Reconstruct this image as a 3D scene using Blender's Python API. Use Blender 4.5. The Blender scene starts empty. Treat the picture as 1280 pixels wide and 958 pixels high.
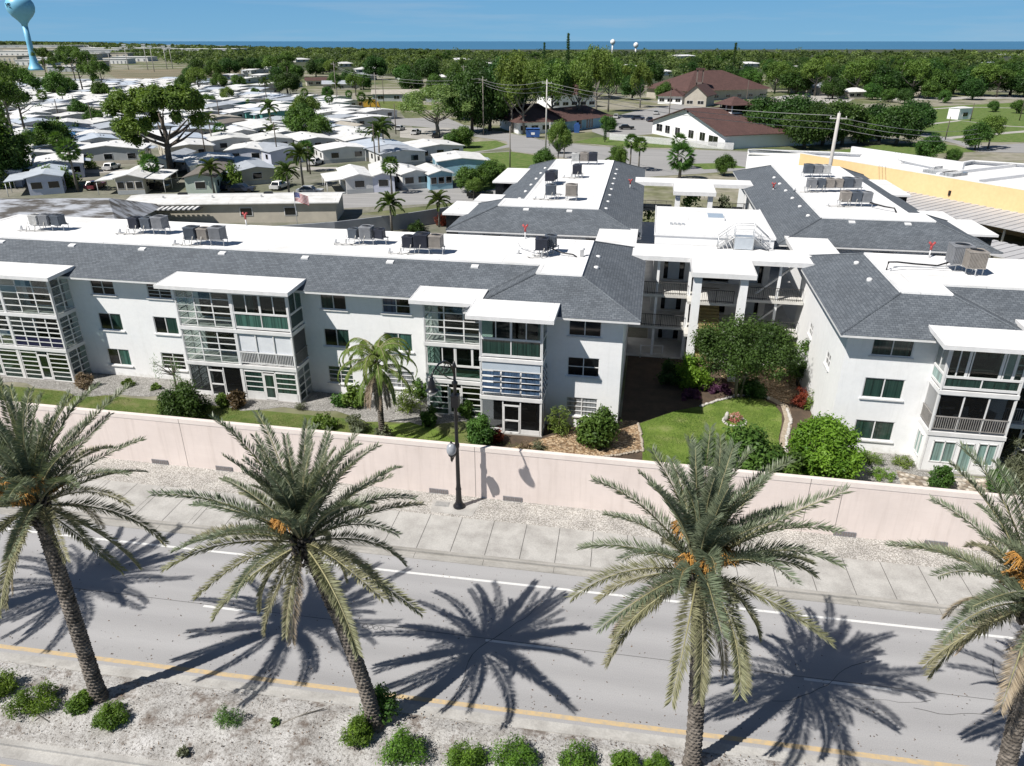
import bpy, math, random
import numpy as np
from mathutils import Vector, Matrix
R=math.radians
rnd=random.Random(7)
scene=bpy.context.scene
col=scene.collection

# ------------------------------------------------------------------ camera
CAM_H=24.0; FPX=922.0; PITCH=math.atan(428/922.0); YAW=R(8.7)
cd=bpy.data.cameras.new('camera'); cam=bpy.data.objects.new('camera',cd); col.objects.link(cam)
cam.location=(0,0,CAM_H); cam.rotation_euler=(math.pi/2-PITCH,0,YAW)
cd.sensor_fit='HORIZONTAL'; cd.sensor_width=36; cd.lens=FPX/1280*36
cd.clip_start=0.5; cd.clip_end=40000
scene.camera=cam
_f=Vector((-math.sin(YAW)*math.cos(PITCH),math.cos(YAW)*math.cos(PITCH),-math.sin(PITCH)))
_r=Vector((math.cos(YAW),math.sin(YAW),0)); _u=_r.cross(_f)
def G(x,y,z=0.0):
    "survey helper: the spot at height z seen at photo pixel x,y"
    d=_f+_r*((x-640)/FPX)-_u*((y-479)/FPX); t=(z-CAM_H)/d.z
    return Vector((d.x*t,d.y*t,z))
def pix(p):
    v=Vector(p)-Vector((0,0,CAM_H)); c=v.dot(_f)
    return (640+FPX*v.dot(_r)/c, 479-FPX*v.dot(_u)/c) if c>0.1 else (-9999,-9999)
TH=-0.033; OX,OY=0.36,44.6            # frame of the apartment complex
def W(u,v,z=0.0): return Vector((OX+u*math.cos(TH)-v*math.sin(TH), OY+u*math.sin(TH)+v*math.cos(TH), z))
def BF(x,y,z=0.0):
    g=G(x,y,z); a=g.x-OX; b=g.y-OY
    return Vector((a*math.cos(TH)+b*math.sin(TH), -a*math.sin(TH)+b*math.cos(TH), z))

# ------------------------------------------------------------------ light
SUN_AZ=R(221); SUN_EL=R(51)
w=bpy.data.worlds.new('World'); scene.world=w; w.use_nodes=True
nt=w.node_tree; nt.nodes.clear()
out=nt.nodes.new('ShaderNodeOutputWorld'); bg=nt.nodes.new('ShaderNodeBackground'); sky=nt.nodes.new('ShaderNodeTexSky')
sky.sky_type='NISHITA'; sky.sun_disc=False; sky.sun_elevation=SUN_EL
sky.sun_rotation=math.atan2(math.cos(SUN_AZ),math.sin(SUN_AZ))
sky.altitude=0; sky.air_density=0.6; sky.dust_density=0.1; sky.ozone_density=1.5
# clear blue down to the horizon with a few faint streaks of cloud
tcw=nt.nodes.new('ShaderNodeTexCoord'); sep=nt.nodes.new('ShaderNodeSeparateXYZ'); nt.links.new(tcw.outputs['Generated'],sep.inputs[0])
mrw=nt.nodes.new('ShaderNodeMapRange'); mrw.interpolation_type='SMOOTHSTEP'; nt.links.new(sep.outputs[2],mrw.inputs[0])
mrw.inputs[1].default_value=0.0; mrw.inputs[2].default_value=0.45; mrw.inputs[3].default_value=0.9; mrw.inputs[4].default_value=0.0
grw=nt.nodes.new('ShaderNodeValToRGB'); el=grw.color_ramp.elements; el[0].position=0.0; el[0].color=(2.75,6.6,10.4,1); el[1].position=0.12; el[1].color=(1.4,4.9,9.8,1); nt.links.new(sep.outputs[2],grw.inputs[0])
mxw=nt.nodes.new('ShaderNodeMix'); mxw.data_type='RGBA'; nt.links.new(mrw.outputs[0],mxw.inputs[0]); nt.links.new(sky.outputs[0],mxw.inputs[6]); nt.links.new(grw.outputs[0],mxw.inputs[7])
mpw=nt.nodes.new('ShaderNodeMapping'); mpw.inputs['Scale'].default_value=(2.2,2.2,34); nt.links.new(tcw.outputs['Generated'],mpw.inputs[0])
nzw=nt.nodes.new('ShaderNodeTexNoise'); nzw.inputs['Scale'].default_value=1.7; nzw.inputs['Detail'].default_value=6; nzw.inputs['Roughness'].default_value=0.6; nt.links.new(mpw.outputs[0],nzw.inputs['Vector'])
crw=nt.nodes.new('ShaderNodeValToRGB'); e2=crw.color_ramp.elements; e2[0].position=0.5; e2[0].color=(0,0,0,1); e2[1].position=0.8; e2[1].color=(0.3,0.3,0.3,1); nt.links.new(nzw.outputs['Fac'],crw.inputs[0])
mx2=nt.nodes.new('ShaderNodeMix'); mx2.data_type='RGBA'; nt.links.new(crw.outputs[0],mx2.inputs[0]); nt.links.new(mxw.outputs[2],mx2.inputs[6]); mx2.inputs[7].default_value=(7.5,8.6,9.8,1)
nt.links.new(mx2.outputs[2],bg.inputs[0]); bg.inputs[1].default_value=0.05
nt.links.new(bg.outputs[0],out.inputs[0])
sd=bpy.data.lights.new('sun','SUN'); sd.energy=4.9; sd.angle=R(0.5); sd.color=(1.0,0.955,0.89)
so=bpy.data.objects.new('sun',sd); col.objects.link(so)
so.rotation_euler=Vector((-math.cos(SUN_AZ)*math.cos(SUN_EL),-math.sin(SUN_AZ)*math.cos(SUN_EL),-math.sin(SUN_EL))).to_track_quat('-Z','Y').to_euler()
so.location=(-60,-60,120)
scene.view_settings.view_transform='Standard'; scene.view_settings.look='None'
scene.view_settings.gamma=1.0; scene.view_settings.exposure=0.42
scene.render.engine='CYCLES'
scene.cycles.max_bounces=6; scene.cycles.diffuse_bounces=3; scene.cycles.transparent_max_bounces=12
scene.cycles.use_denoising=True

# ------------------------------------------------------------------ materials
_M={}
def nodes(name):
    m=bpy.data.materials.new(name); m.use_nodes=True; t=m.node_tree
    return m,t,t.nodes['Principled BSDF']
def ramp(t,fac,stops):
    r=t.nodes.new('ShaderNodeValToRGB'); e=r.color_ramp.elements
    while len(e)<len(stops): e.new(0.5)
    for k,(p,c) in enumerate(stops): e[k].position=p; e[k].color=(c[0],c[1],c[2],1)
    t.links.new(fac,r.inputs[0]); return r.outputs[0]
def coords(t,kind='Object',scale=(1,1,1)):
    if kind=='World':
        g=t.nodes.new('ShaderNodeNewGeometry'); o=g.outputs['Position']
    else:
        g=t.nodes.new('ShaderNodeTexCoord'); o=g.outputs[kind]
    m=t.nodes.new('ShaderNodeMapping'); m.inputs['Scale'].default_value=scale
    t.links.new(o,m.inputs[0]); return m.outputs[0]
def noise(t,vec,scale,detail=4,rough=0.6):
    n=t.nodes.new('ShaderNodeTexNoise'); n.inputs['Scale'].default_value=scale
    n.inputs['Detail'].default_value=detail; n.inputs['Roughness'].default_value=rough
    t.links.new(vec,n.inputs['Vector']); return n.outputs['Fac']
def mixc(t,fac,a,b,mode='MIX'):
    m=t.nodes.new('ShaderNodeMix'); m.data_type='RGBA'; m.blend_type=mode
    for sock,v in ((m.inputs[0],fac),(m.inputs[6],a),(m.inputs[7],b)):
        if isinstance(v,(int,float)): sock.default_value=v
        elif isinstance(v,tuple): sock.default_value=(v[0],v[1],v[2],1)
        else: t.links.new(v,sock)
    return m.outputs[2]
def bump(t,b,h,strength=0.3,dist=0.05):
    n=t.nodes.new('ShaderNodeBump'); n.inputs['Strength'].default_value=strength; n.inputs['Distance'].default_value=dist
    t.links.new(h,n.inputs['Height']); t.links.new(n.outputs[0],b.inputs['Normal'])
def mat(name,c,c2=None,scale=1.5,rough=0.7,bmp=0.0,bscale=None,metal=0.0,kind='Object',stretch=(1,1,1),lo=0.3,hi=0.7,fine=0.0,fscale=40,spec=0.5):
    if name in _M: return _M[name]
    m,t,b=nodes(name); b.inputs['Roughness'].default_value=rough; b.inputs['Metallic'].default_value=metal
    b.inputs['Specular IOR Level'].default_value=spec
    c2=c2 or tuple(x*0.82 for x in c)
    v=coords(t,kind,stretch); n=noise(t,v,scale,5)
    o=ramp(t,n,[(lo,c2),(hi,c)])
    if fine:
        n2=noise(t,v,fscale,2); g=ramp(t,n2,[(0.35,(1-fine,)*3),(0.65,(1+fine*0.3,)*3)])
        o=mixc(t,1.0,o,g,'MULTIPLY')
    t.links.new(o,b.inputs['Base Color'])
    if bmp: bump(t,b,noise(t,v,bscale or scale*8,3),bmp)
    _M[name]=m; return m
def leafmat(name,dark,light,rough=0.55,trans=0.33):
    if name in _M: return _M[name]
    m,t,b=nodes(name); a=t.nodes.new('ShaderNodeAttribute'); a.attribute_name='var'
    o=ramp(t,a.outputs['Fac'],[(0.0,dark),(1.0,light)])
    oi=t.nodes.new('ShaderNodeObjectInfo'); h=t.nodes.new('ShaderNodeHueSaturation')
    mr=t.nodes.new('ShaderNodeMapRange'); mr.inputs[3].default_value=0.488; mr.inputs[4].default_value=0.522
    t.links.new(oi.outputs['Random'],mr.inputs[0]); t.links.new(mr.outputs[0],h.inputs['Hue'])
    t.links.new(o,h.inputs['Color']); o=h.outputs[0]
    t.links.new(o,b.inputs['Base Color']); b.inputs['Roughness'].default_value=rough; b.inputs['Specular IOR Level'].default_value=0.3
    tr=t.nodes.new('ShaderNodeBsdfTranslucent'); br=mixc(t,1.0,o,(1.3,1.35,0.7),'MULTIPLY'); t.links.new(br,tr.inputs[0])
    mx=t.nodes.new('ShaderNodeMixShader'); mx.inputs[0].default_value=trans
    t.links.new(b.outputs[0],mx.inputs[1]); t.links.new(tr.outputs[0],mx.inputs[2])
    t.links.new(mx.outputs[0],t.nodes['Material Output'].inputs[0])
    _M[name]=m; return m
def glassmat(name,tint,gloss=0.16,rough=0.03):
    if name in _M: return _M[name]
    m,t,b=nodes(name); t.nodes.remove(b)
    tr=t.nodes.new('ShaderNodeBsdfTransparent'); tr.inputs[0].default_value=(*tint,1)
    gl=t.nodes.new('ShaderNodeBsdfGlossy'); gl.inputs['Roughness'].default_value=rough
    lw=t.nodes.new('ShaderNodeLayerWeight'); lw.inputs[0].default_value=0.25
    mr=t.nodes.new('ShaderNodeMapRange'); mr.inputs[3].default_value=gloss*0.5; mr.inputs[4].default_value=0.55
    t.links.new(lw.outputs['Fresnel'],mr.inputs[0])
    mx=t.nodes.new('ShaderNodeMixShader'); t.links.new(mr.outputs[0],mx.inputs[0])
    t.links.new(tr.outputs[0],mx.inputs[1]); t.links.new(gl.outputs[0],mx.inputs[2])
    t.links.new(mx.outputs[0],t.nodes['Material Output'].inputs[0]); _M[name]=m; return m
def shingle(name,axis,a=(0.088,0.102,0.118),b_=(0.138,0.156,0.176)):
    if name in _M: return _M[name]
    m,t,b=nodes(name); tc=t.nodes.new('ShaderNodeTexCoord'); sx=t.nodes.new('ShaderNodeSeparateXYZ'); t.links.new(tc.outputs['Object'],sx.inputs[0])
    cx=t.nodes.new('ShaderNodeCombineXYZ'); t.links.new(sx.outputs['XYZ'.index(axis)],cx.inputs[0])
    mu=t.nodes.new('ShaderNodeMath'); mu.operation='MULTIPLY'; mu.inputs[1].default_value=3.0; t.links.new(sx.outputs[2],mu.inputs[0]); t.links.new(mu.outputs[0],cx.inputs[1])
    br=t.nodes.new('ShaderNodeTexBrick'); t.links.new(cx.outputs[0],br.inputs[0])
    br.inputs['Scale'].default_value=1.0; br.inputs['Brick Width'].default_value=0.31; br.inputs['Row Height'].default_value=0.2
    br.inputs['Mortar Size'].default_value=0.018; br.inputs['Mortar Smooth'].default_value=0.3; br.inputs['Bias'].default_value=-0.1
    br.inputs['Color1'].default_value=(*a,1); br.inputs['Color2'].default_value=(*b_,1); br.inputs['Mortar'].default_value=(a[0]*0.55,a[1]*0.55,a[2]*0.6,1)
    n=noise(t,coords(t,'Object'),0.45,4); g=ramp(t,n,[(0.3,(0.86,)*3),(0.7,(1.1,)*3)])
    n2=noise(t,coords(t,'Object'),14,2); g2=ramp(t,n2,[(0.3,(0.8,)*3),(0.7,(1.15,)*3)])
    o=mixc(t,1.0,mixc(t,1.0,br.outputs[0],g,'MULTIPLY'),g2,'MULTIPLY')
    t.links.new(o,b.inputs['Base Color']); b.inputs['Roughness'].default_value=0.85
    bump(t,b,br.outputs['Fac'],-0.25,0.02); _M[name]=m; return m

def stuccomat():
    m,t,b=nodes('white_stucco'); v=coords(t,'Object'); o=ramp(t,noise(t,v,.35,5),[(.25,(.77,.78,.795)),(.6,(.83,.835,.84))])
    s=noise(t,coords(t,'Object',(2.2,2.2,.1)),1.5,5,.7); o=mixc(t,1.0,o,ramp(t,s,[(.55,(1,1,1)),(.85,(.9,.9,.89))]),'MULTIPLY')
    s2=noise(t,v,3,4,.7); o=mixc(t,1.0,o,ramp(t,s2,[(.3,(.96,)*3),(.6,(1.01,)*3)]),'MULTIPLY')
    sx=t.nodes.new('ShaderNodeSeparateXYZ'); t.links.new(v,sx.inputs[0]); n3=noise(t,v,2.5,4); ad=t.nodes.new('ShaderNodeMath'); ad.operation='MULTIPLY_ADD'; ad.inputs[1].default_value=1.4; t.links.new(n3,ad.inputs[0]); t.links.new(sx.outputs[2],ad.inputs[2])
    o=mixc(t,1.0,o,ramp(t,ad.outputs[0],[(.55,(.8,.79,.76)),(1.0,(1,1,1))]),'MULTIPLY')   # splash dirt along the foot
    t.links.new(o,b.inputs['Base Color']); b.inputs['Roughness'].default_value=.85; bump(t,b,noise(t,v,30,3),.15); return m
white_stucco=stuccomat()
_old=lambda *a,**k:None
_old('white_stucco',(0.80,0.81,0.82),(0.72,0.735,0.755),0.35,0.85,0.15,30,lo=0.25,hi=0.6,fine=0.05,fscale=3)
white_trim=mat('white_trim',(0.74,0.74,0.74),(0.62,0.62,0.62),2.0,0.6)
def roofmat():
    m,t,b=nodes('white_roof'); v=coords(t,'Object'); o=ramp(t,noise(t,v,0.22,6,.65),[(0.3,(.6,.6,.59)),(0.48,(.72,.72,.72)),(0.7,(.77,.77,.77))])
    br=t.nodes.new('ShaderNodeTexBrick'); t.links.new(v,br.inputs[0]); br.inputs['Scale'].default_value=1; br.inputs['Brick Width'].default_value=9; br.inputs['Row Height'].default_value=1.9; br.inputs['Mortar Size'].default_value=.03
    br.inputs['Color1'].default_value=(1,1,1,1); br.inputs['Color2'].default_value=(.965,.965,.965,1); br.inputs['Mortar'].default_value=(.74,.74,.74,1)
    o=mixc(t,1.0,o,br.outputs[0],'MULTIPLY'); s=noise(t,v,.9,5,.7); o=mixc(t,ramp(t,s,[(.62,(0,0,0)),(.74,(.45,)*3)]),o,(.55,.54,.52))
    t.links.new(o,b.inputs['Base Color']); b.inputs['Roughness'].default_value=.8; return m
white_roof=roofmat()
alu=mat('aluminium',(0.55,0.56,0.57),(0.45,0.46,0.47),3,0.45,metal=0.4)
dark_metal=mat('dark_metal',(0.02,0.021,0.024),None,4,0.5,metal=0.3)
black_paint=mat('black_paint',(0.012,0.012,0.014),(0.006,0.006,0.007),3,0.35)
shingX=shingle('shingle_front','X'); shingY=shingle('shingle_side','Y')
interior=mat('interior_wall',(0.62,0.62,0.61),(0.52,0.52,0.52),1,0.9)
floor_conc=mat('floor_concrete',(0.36,0.35,0.33),(0.27,0.26,0.25),1,0.85)
glass_clear=glassmat('louvre_glass',(0.86,0.9,0.88),0.05)
glass=glassmat('porch_glass',(0.5,0.62,0.58),0.05)
screen=glassmat('insect_screen',(0.42,0.44,0.46),0.02,0.6)
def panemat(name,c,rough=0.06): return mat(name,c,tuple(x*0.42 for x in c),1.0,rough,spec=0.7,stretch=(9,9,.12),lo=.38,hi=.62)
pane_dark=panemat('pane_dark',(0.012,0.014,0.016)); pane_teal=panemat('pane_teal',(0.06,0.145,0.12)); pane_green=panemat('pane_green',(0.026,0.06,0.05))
pane_grey=panemat('pane_grey',(0.30,0.32,0.34),0.15); pane_mint=panemat('pane_mint',(0.26,0.40,0.37),0.12); pane_blue=panemat('pane_blue',(0.05,0.085,0.145))

# ------------------------------------------------------------------ mesh builder
class MB:
    def __init__(s): s.v=[]; s.f=[]; s.m=[]; s.s=[]
    def face(s,pts,mi=0,sm=False):
        n=len(s.v); s.v+= [tuple(p) for p in pts]; s.f.append(tuple(range(n,n+len(pts)))); s.m.append(mi); s.s.append(sm)
    def hexa(s,p,mi=0):
        n=len(s.v); s.v+=[tuple(q) for q in p]
        for f in ((0,3,2,1),(4,5,6,7),(0,1,5,4),(1,2,6,5),(2,3,7,6),(3,0,4,7)):
            s.f.append(tuple(n+i for i in f)); s.m.append(mi); s.s.append(False)
    def box(s,x0,x1,y0,y1,z0,z1,mi=0):
        s.hexa([(x0,y0,z0),(x1,y0,z0),(x1,y1,z0),(x0,y1,z0),(x0,y0,z1),(x1,y0,z1),(x1,y1,z1),(x0,y1,z1)],mi)
    def prism(s,poly,z0,z1,mi=0,side=None):
        "poly ccw"
        n=len(s.v); k=len(poly); s.v+=[(p[0],p[1],z0) for p in poly]+[(p[0],p[1],z1) for p in poly]
        s.f.append(tuple(n+i for i in range(k-1,-1,-1))); s.f.append(tuple(n+k+i for i in range(k)))
        s.m+=[mi,mi]; s.s+=[False]*2
        for i in range(k):
            j=(i+1)%k; s.f.append((n+i,n+j,n+k+j,n+k+i)); s.m.append(mi if side is None else side); s.s.append(False)
    def tube(s,path,r,n=6,mi=0,cap=True,sm=True):
        path=[Vector(p) for p in path]; rr=r if isinstance(r,(list,tuple)) else [r]*len(path)
        b=len(s.v)
        for i,p in enumerate(path):
            t=(path[min(i+1,len(path)-1)]-path[max(i-1,0)]).normalized()
            a=Vector((0,0,1)) if abs(t.z)<0.9 else Vector((1,0,0))
            x=t.cross(a).normalized(); y=t.cross(x)
            for k in range(n):
                q=2*math.pi*k/n; s.v.append(tuple(p+(x*math.cos(q)+y*math.sin(q))*rr[i]))
        for i in range(len(path)-1):
            for k in range(n):
                k2=(k+1)%n; s.f.append((b+i*n+k,b+i*n+k2,b+(i+1)*n+k2,b+(i+1)*n+k)); s.m.append(mi); s.s.append(sm)
        if cap:
            s.f.append(tuple(b+k for k in range(n-1,-1,-1))); s.f.append(tuple(b+(len(path)-1)*n+k for k in range(n))); s.m+=[mi,mi]; s.s+=[False]*2
    def lathe(s,prof,n=16,c=(0,0,0),mi=0,sm=True):
        b=len(s.v)
        for r,z in prof:
            for k in range(n):
                q=2*math.pi*k/n; s.v.append((c[0]+r*math.cos(q),c[1]+r*math.sin(q),c[2]+z))
        for i in range(len(prof)-1):
            for k in range(n):
                k2=(k+1)%n; s.f.append((b+i*n+k,b+i*n+k2,b+(i+1)*n+k2,b+(i+1)*n+k)); s.m.append(mi); s.s.append(sm)
        s.f.append(tuple(b+k for k in range(n-1,-1,-1))); s.f.append(tuple(b+(len(prof)-1)*n+k for k in range(n))); s.m+=[mi,mi]; s.s+=[False]*2
    def mesh(s,name,mats):
        me=bpy.data.meshes.new(name); me.from_pydata(s.v,[],s.f)
        for m in (mats if isinstance(mats,(list,tuple)) else [mats]): me.materials.append(m)
        me.polygons.foreach_set('material_index',s.m); me.polygons.foreach_set('use_smooth',s.s); me.update(); return me
    def build(s,name,mats,parent=None,loc=None,rz=0.0):
        o=bpy.data.objects.new(name,s.mesh(name,mats)); col.objects.link(o)
        if parent: o.parent=parent
        if loc is not None: o.location=loc
        o.rotation_euler=(0,0,rz); return o
class FR:
    "a vertical wall plane: a along the wall, d outward, z up"
    def __init__(s,p,du,n): s.p=Vector((p[0],p[1],0)); s.du=Vector((du[0],du[1],0)).normalized(); s.n=Vector((n[0],n[1],0)).normalized()
    def pt(s,a,d,z): q=s.p+s.du*a+s.n*d; return (q.x,q.y,z)
    def box(s,mb,a0,a1,d0,d1,z0,z1,mi=0):
        P=[s.pt(a0,d1,z0),s.pt(a1,d1,z0),s.pt(a1,d0,z0),s.pt(a0,d0,z0),s.pt(a0,d1,z1),s.pt(a1,d1,z1),s.pt(a1,d0,z1),s.pt(a0,d0,z1)]
        mb.hexa(P,mi)
    def quad(s,mb,a0,a1,z0,z1,d=0,mi=0): mb.face([s.pt(a0,d,z0),s.pt(a1,d,z0),s.pt(a1,d,z1),s.pt(a0,d,z1)],mi)
    def wall(s,mb,a0,a1,z0,z1,holes=(),depth=0.16,mi=0):
        A=sorted({a0,a1,*[h[0] for h in holes],*[h[1] for h in holes]}); Z=sorted({z0,z1,*[h[2] for h in holes],*[h[3] for h in holes]})
        for i in range(len(A)-1):
            for j in range(len(Z)-1):
                ca=(A[i]+A[i+1])/2; cz=(Z[j]+Z[j+1])/2
                if any(h[0]<ca<h[1] and h[2]<cz<h[3] for h in holes): continue
                s.quad(mb,A[i],A[i+1],Z[j],Z[j+1],0,mi)
        for h in holes:
            P=[(h[0],h[2]),(h[1],h[2]),(h[1],h[3]),(h[0],h[3])]
            for k in range(4):
                (x,z),(x2,z2)=P[k],P[(k+1)%4]
                mb.face([s.pt(x,0,z),s.pt(x,-depth,z),s.pt(x2,-depth,z2),s.pt(x2,0,z2)],mi)
def empty(name,loc=(0,0,0),rz=0.0,parent=None):
    o=bpy.data.objects.new(name,None); col.objects.link(o); o.location=loc; o.rotation_euler=(0,0,rz); o.empty_display_size=0.3
    if parent: o.parent=parent
    return o
def tag(o,label,cat,group=None,kind=None):
    if label: o['label']=label
    if cat: o['category']=cat
    if group: o['group']=group
    if kind: o['kind']=kind
    return o
def struct(o,kind='structure',label=None):
    o['kind']=kind
    if label: o['label']=label
    return o
def clone(o,parent=None,loc=None,rz=None):
    c=o.copy(); col.objects.link(c); c.parent=parent
    if loc is not None: c.location=loc
    if rz is not None: c.rotation_euler=(0,0,rz)
    for ch in o.children: clone(ch,c)
    return c
def link(name,me,parent=None,loc=(0,0,0),rot=(0,0,0),sc=(1,1,1)):
    o=bpy.data.objects.new(name,me); col.objects.link(o); o.location=loc; o.rotation_euler=rot; o.scale=sc
    if parent: o.parent=parent
    return o
AUTO=[]      # things far back whose label is finished from what stands near them
def auto(o,desc,cat,group): AUTO.append((o,desc,cat,group)); o['category']=cat; o['group']=group

# ------------------------------------------------------------------ foliage
def quads(name,P,T,B,var,m):
    "one mesh of flat leaves: centre P, half axes T and B"
    n=len(P); V=np.empty((n,4,3),np.float32); V[:,0]=P-T; V[:,1]=P-B; V[:,2]=P+T; V[:,3]=P+B
    me=bpy.data.meshes.new(name); me.vertices.add(n*4); me.vertices.foreach_set('co',V.ravel())
    me.loops.add(n*4); me.loops.foreach_set('vertex_index',np.arange(n*4,dtype=np.int32))
    me.polygons.add(n); me.polygons.foreach_set('loop_start',np.arange(0,n*4,4,dtype=np.int32)); me.polygons.foreach_set('loop_total',np.full(n,4,np.int32))
    at=me.attributes.new('var','FLOAT','FACE'); at.data.foreach_set('value',np.clip(var,0,1).astype(np.float32))
    me.materials.append(m); me.update(calc_edges=True); me.validate(); return me
def unit(a): return a/np.maximum(np.linalg.norm(a,axis=1,keepdims=True),1e-6)
def leaves(name,clumps,n,size,m,seed,up=0.35,asp=0.5,fill=0.45,flat=1.0):
    "clumps: list of (x,y,z,r); leaves sit mostly on the shells of the clumps"
    g=np.random.default_rng(seed); C=np.array(clumps,float); wt=C[:,3]**2; wt/=wt.sum()
    k=g.choice(len(C),n,p=wt); d=unit(g.normal(size=(n,3))); d[:,2]*=flat
    r=C[k,3]*(1-fill*g.random(n)**1.5)*(1+0.26*np.clip(g.normal(size=n),-1.2,2.2))
    P=C[k,:3]+d*r[:,None]
    N=unit(d+g.normal(size=(n,3))*0.75+np.array([0,0,up])); a=unit(np.cross(N,g.normal(size=(n,3)))); b=np.cross(N,a)
    s=size*(0.6+0.8*g.random(n))
    cv=g.random(len(C))*0.55; var=cv[k]+g.random(n)*0.45
    return quads(name,P,a*s[:,None],b*(s*asp)[:,None],var,m)
def ell(g,n,rx,ry,rz,cz,r0,r1,lo=-0.5,shell=0.75):
    out=[]
    while len(out)<n:
        d=unit(g.normal(size=(1,3)))[0]
        if d[2]<lo: continue
        q=shell+(1-shell)*g.random()-0.1; out.append((d[0]*rx*q,d[1]*ry*q,cz+d[2]*rz*q,r0+(r1-r0)*g.random()))
    return out
L_dark=leafmat('leaf_dark',(0.018,0.045,0.01),(0.075,0.145,0.03))
L_mid=leafmat('leaf_mid',(0.032,0.075,0.014),(0.12,0.215,0.04))
L_light=leafmat('leaf_light',(0.06,0.11,0.018),(0.19,0.27,0.055))
L_lime=leafmat('leaf_lime',(0.07,0.14,0.014),(0.23,0.35,0.035))
L_grey=leafmat('leaf_grey',(0.07,0.08,0.05),(0.18,0.2,0.12))
L_red=leafmat('leaf_red',(0.13,0.02,0.015),(0.3,0.09,0.04))
L_purple=leafmat('leaf_purple',(0.05,0.015,0.045),(0.17,0.07,0.15))
L_dry=leafmat('leaf_dry',(0.14,0.1,0.06),(0.3,0.24,0.17))
L_pine=leafmat('leaf_pine',(0.032,0.07,0.014),(0.135,0.215,0.04))
bark=mat('bark',(0.13,0.11,0.09),(0.055,0.045,0.038),5,0.9,0.6,20,stretch=(1,1,0.3))
bark_grey=mat('bark_grey',(0.24,0.22,0.19),(0.12,0.11,0.095),4,0.9,0.5,20)
# ------------------------------------------------------------------ ground, roads
def sheet(name,pts,z,m,sub=0):
    mb=MB(); mb.face([(p[0],p[1],z) for p in pts]); return mb.build(name,m)
def psheet(name,pxs,z,m):
    P=[G(*p) for p in pxs]
    a=sum(P[i].x*P[(i+1)%len(P)].y-P[(i+1)%len(P)].x*P[i].y for i in range(len(P)))
    if a<0: P.reverse()
    return sheet(name,P,z,m)
def groundmat():
    m,t,b=nodes('ground_mix'); v=coords(t,'World'); n=noise(t,v,0.02,6,0.65); n2=noise(t,v,0.5,4)
    o=ramp(t,n,[(0.36,(0.055,0.085,0.025)),(0.47,(0.13,0.14,0.06)),(0.56,(0.28,0.26,0.21)),(0.68,(0.1,0.115,0.045))])
    g=ramp(t,n2,[(0.3,(0.7,)*3),(0.7,(1.15,)*3)]); t.links.new(mixc(t,1.0,o,g,'MULTIPLY'),b.inputs['Base Color']); b.inputs['Roughness'].default_value=0.95; return m
NP=[(-9000,-500),(9000,-500),(9000,2900)]
def coast():
    pts=[]
    for k in range(60):
        px=1500-k*(1900/59); t=k/59
        yb=float(np.interp(px,[-400,0,150,320,640,900],[55.2,55.6,57.5,62.0,67.0,68.5]))+.5*math.sin(k*1.7)+.4*math.sin(k*.61)
        q=G(px,max(yb,54.8)); pts.append((q.x,q.y))
    return pts
cp=coast()
gp=[(-12000,-400),(6000,-400)]+cp+[(-12000,cp[-1][1])]
struct(sheet('ground',gp,-0.012,groundmat()))
def watermat():
    m,t,b=nodes('sea_water'); v=coords(t,'World',(0.02,0.2,1)); n=noise(t,v,0.05,3)
    t.links.new(ramp(t,n,[(0.35,(0.03,0.12,0.22)),(0.65,(0.05,0.17,0.29))]),b.inputs['Base Color'])
    b.inputs['Roughness'].default_value=0.35; bump(t,b,noise(t,coords(t,'World'),0.08,4),0.6,1.0); return m
struct(sheet('sea',[(-30000,400),(30000,400),(30000,30000),(-30000,30000)],-1.2,watermat()))

def asphaltmat(name,a,b2,fine=0.16):
    m,t,b=nodes(name); v=coords(t,'World'); v2=coords(t,'World',(0.12,1.0,1))
    o=ramp(t,noise(t,v2,0.55,5),[(0.3,b2),(0.7,a)])
    g=ramp(t,noise(t,v,22,3,0.8),[(0.3,(1-fine,)*3),(0.7,(1+fine*0.6,)*3)]); o=mixc(t,1.0,o,g,'MULTIPLY')
    sx=t.nodes.new('ShaderNodeSeparateXYZ'); t.links.new(v,sx.inputs[0]); wv=t.nodes.new('ShaderNodeMath'); wv.operation='SINE'; ml=t.nodes.new('ShaderNodeMath'); ml.operation='MULTIPLY'; ml.inputs[1].default_value=3.5; t.links.new(sx.outputs[1],ml.inputs[0]); t.links.new(ml.outputs[0],wv.inputs[0])
    mr_=t.nodes.new('ShaderNodeMapRange'); mr_.inputs[1].default_value=-1; t.links.new(wv.outputs[0],mr_.inputs[0]); o=mixc(t,1.0,o,ramp(t,mr_.outputs[0],[(0.0,(.93,)*3),(1.0,(1.03,)*3)]),'MULTIPLY')
    s=noise(t,v,1.1,4,0.7); o=mixc(t,ramp(t,s,[(0.64,(0,0,0)),(0.76,(0.35,)*3)]),o,tuple(x*0.55 for x in a))
    vo=t.nodes.new('ShaderNodeTexVoronoi'); vo.inputs['Scale'].default_value=1.3; t.links.new(v,vo.inputs['Vector'])
    o=mixc(t,ramp(t,vo.outputs['Distance'],[(0.03,(0.55,)*3),(0.07,(0,0,0))]),o,(0.03,0.028,0.025))
    t.links.new(o,b.inputs['Base Color']); b.inputs['Roughness'].default_value=0.9
    bump(t,b,noise(t,v,60,2),0.25,0.01); return m
asph=asphaltmat('asphalt_worn',(0.355,0.352,0.356),(0.29,0.288,0.294))
asph2=asphaltmat('asphalt_street',(0.32,0.315,0.312),(0.25,0.248,0.246))
conc=mat('concrete_walk',(0.43,0.42,0.4),(0.28,0.27,0.255),0.9,0.9,0.2,30,kind='World',lo=0.25,hi=0.6,fine=0.12,fscale=14)
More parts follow.
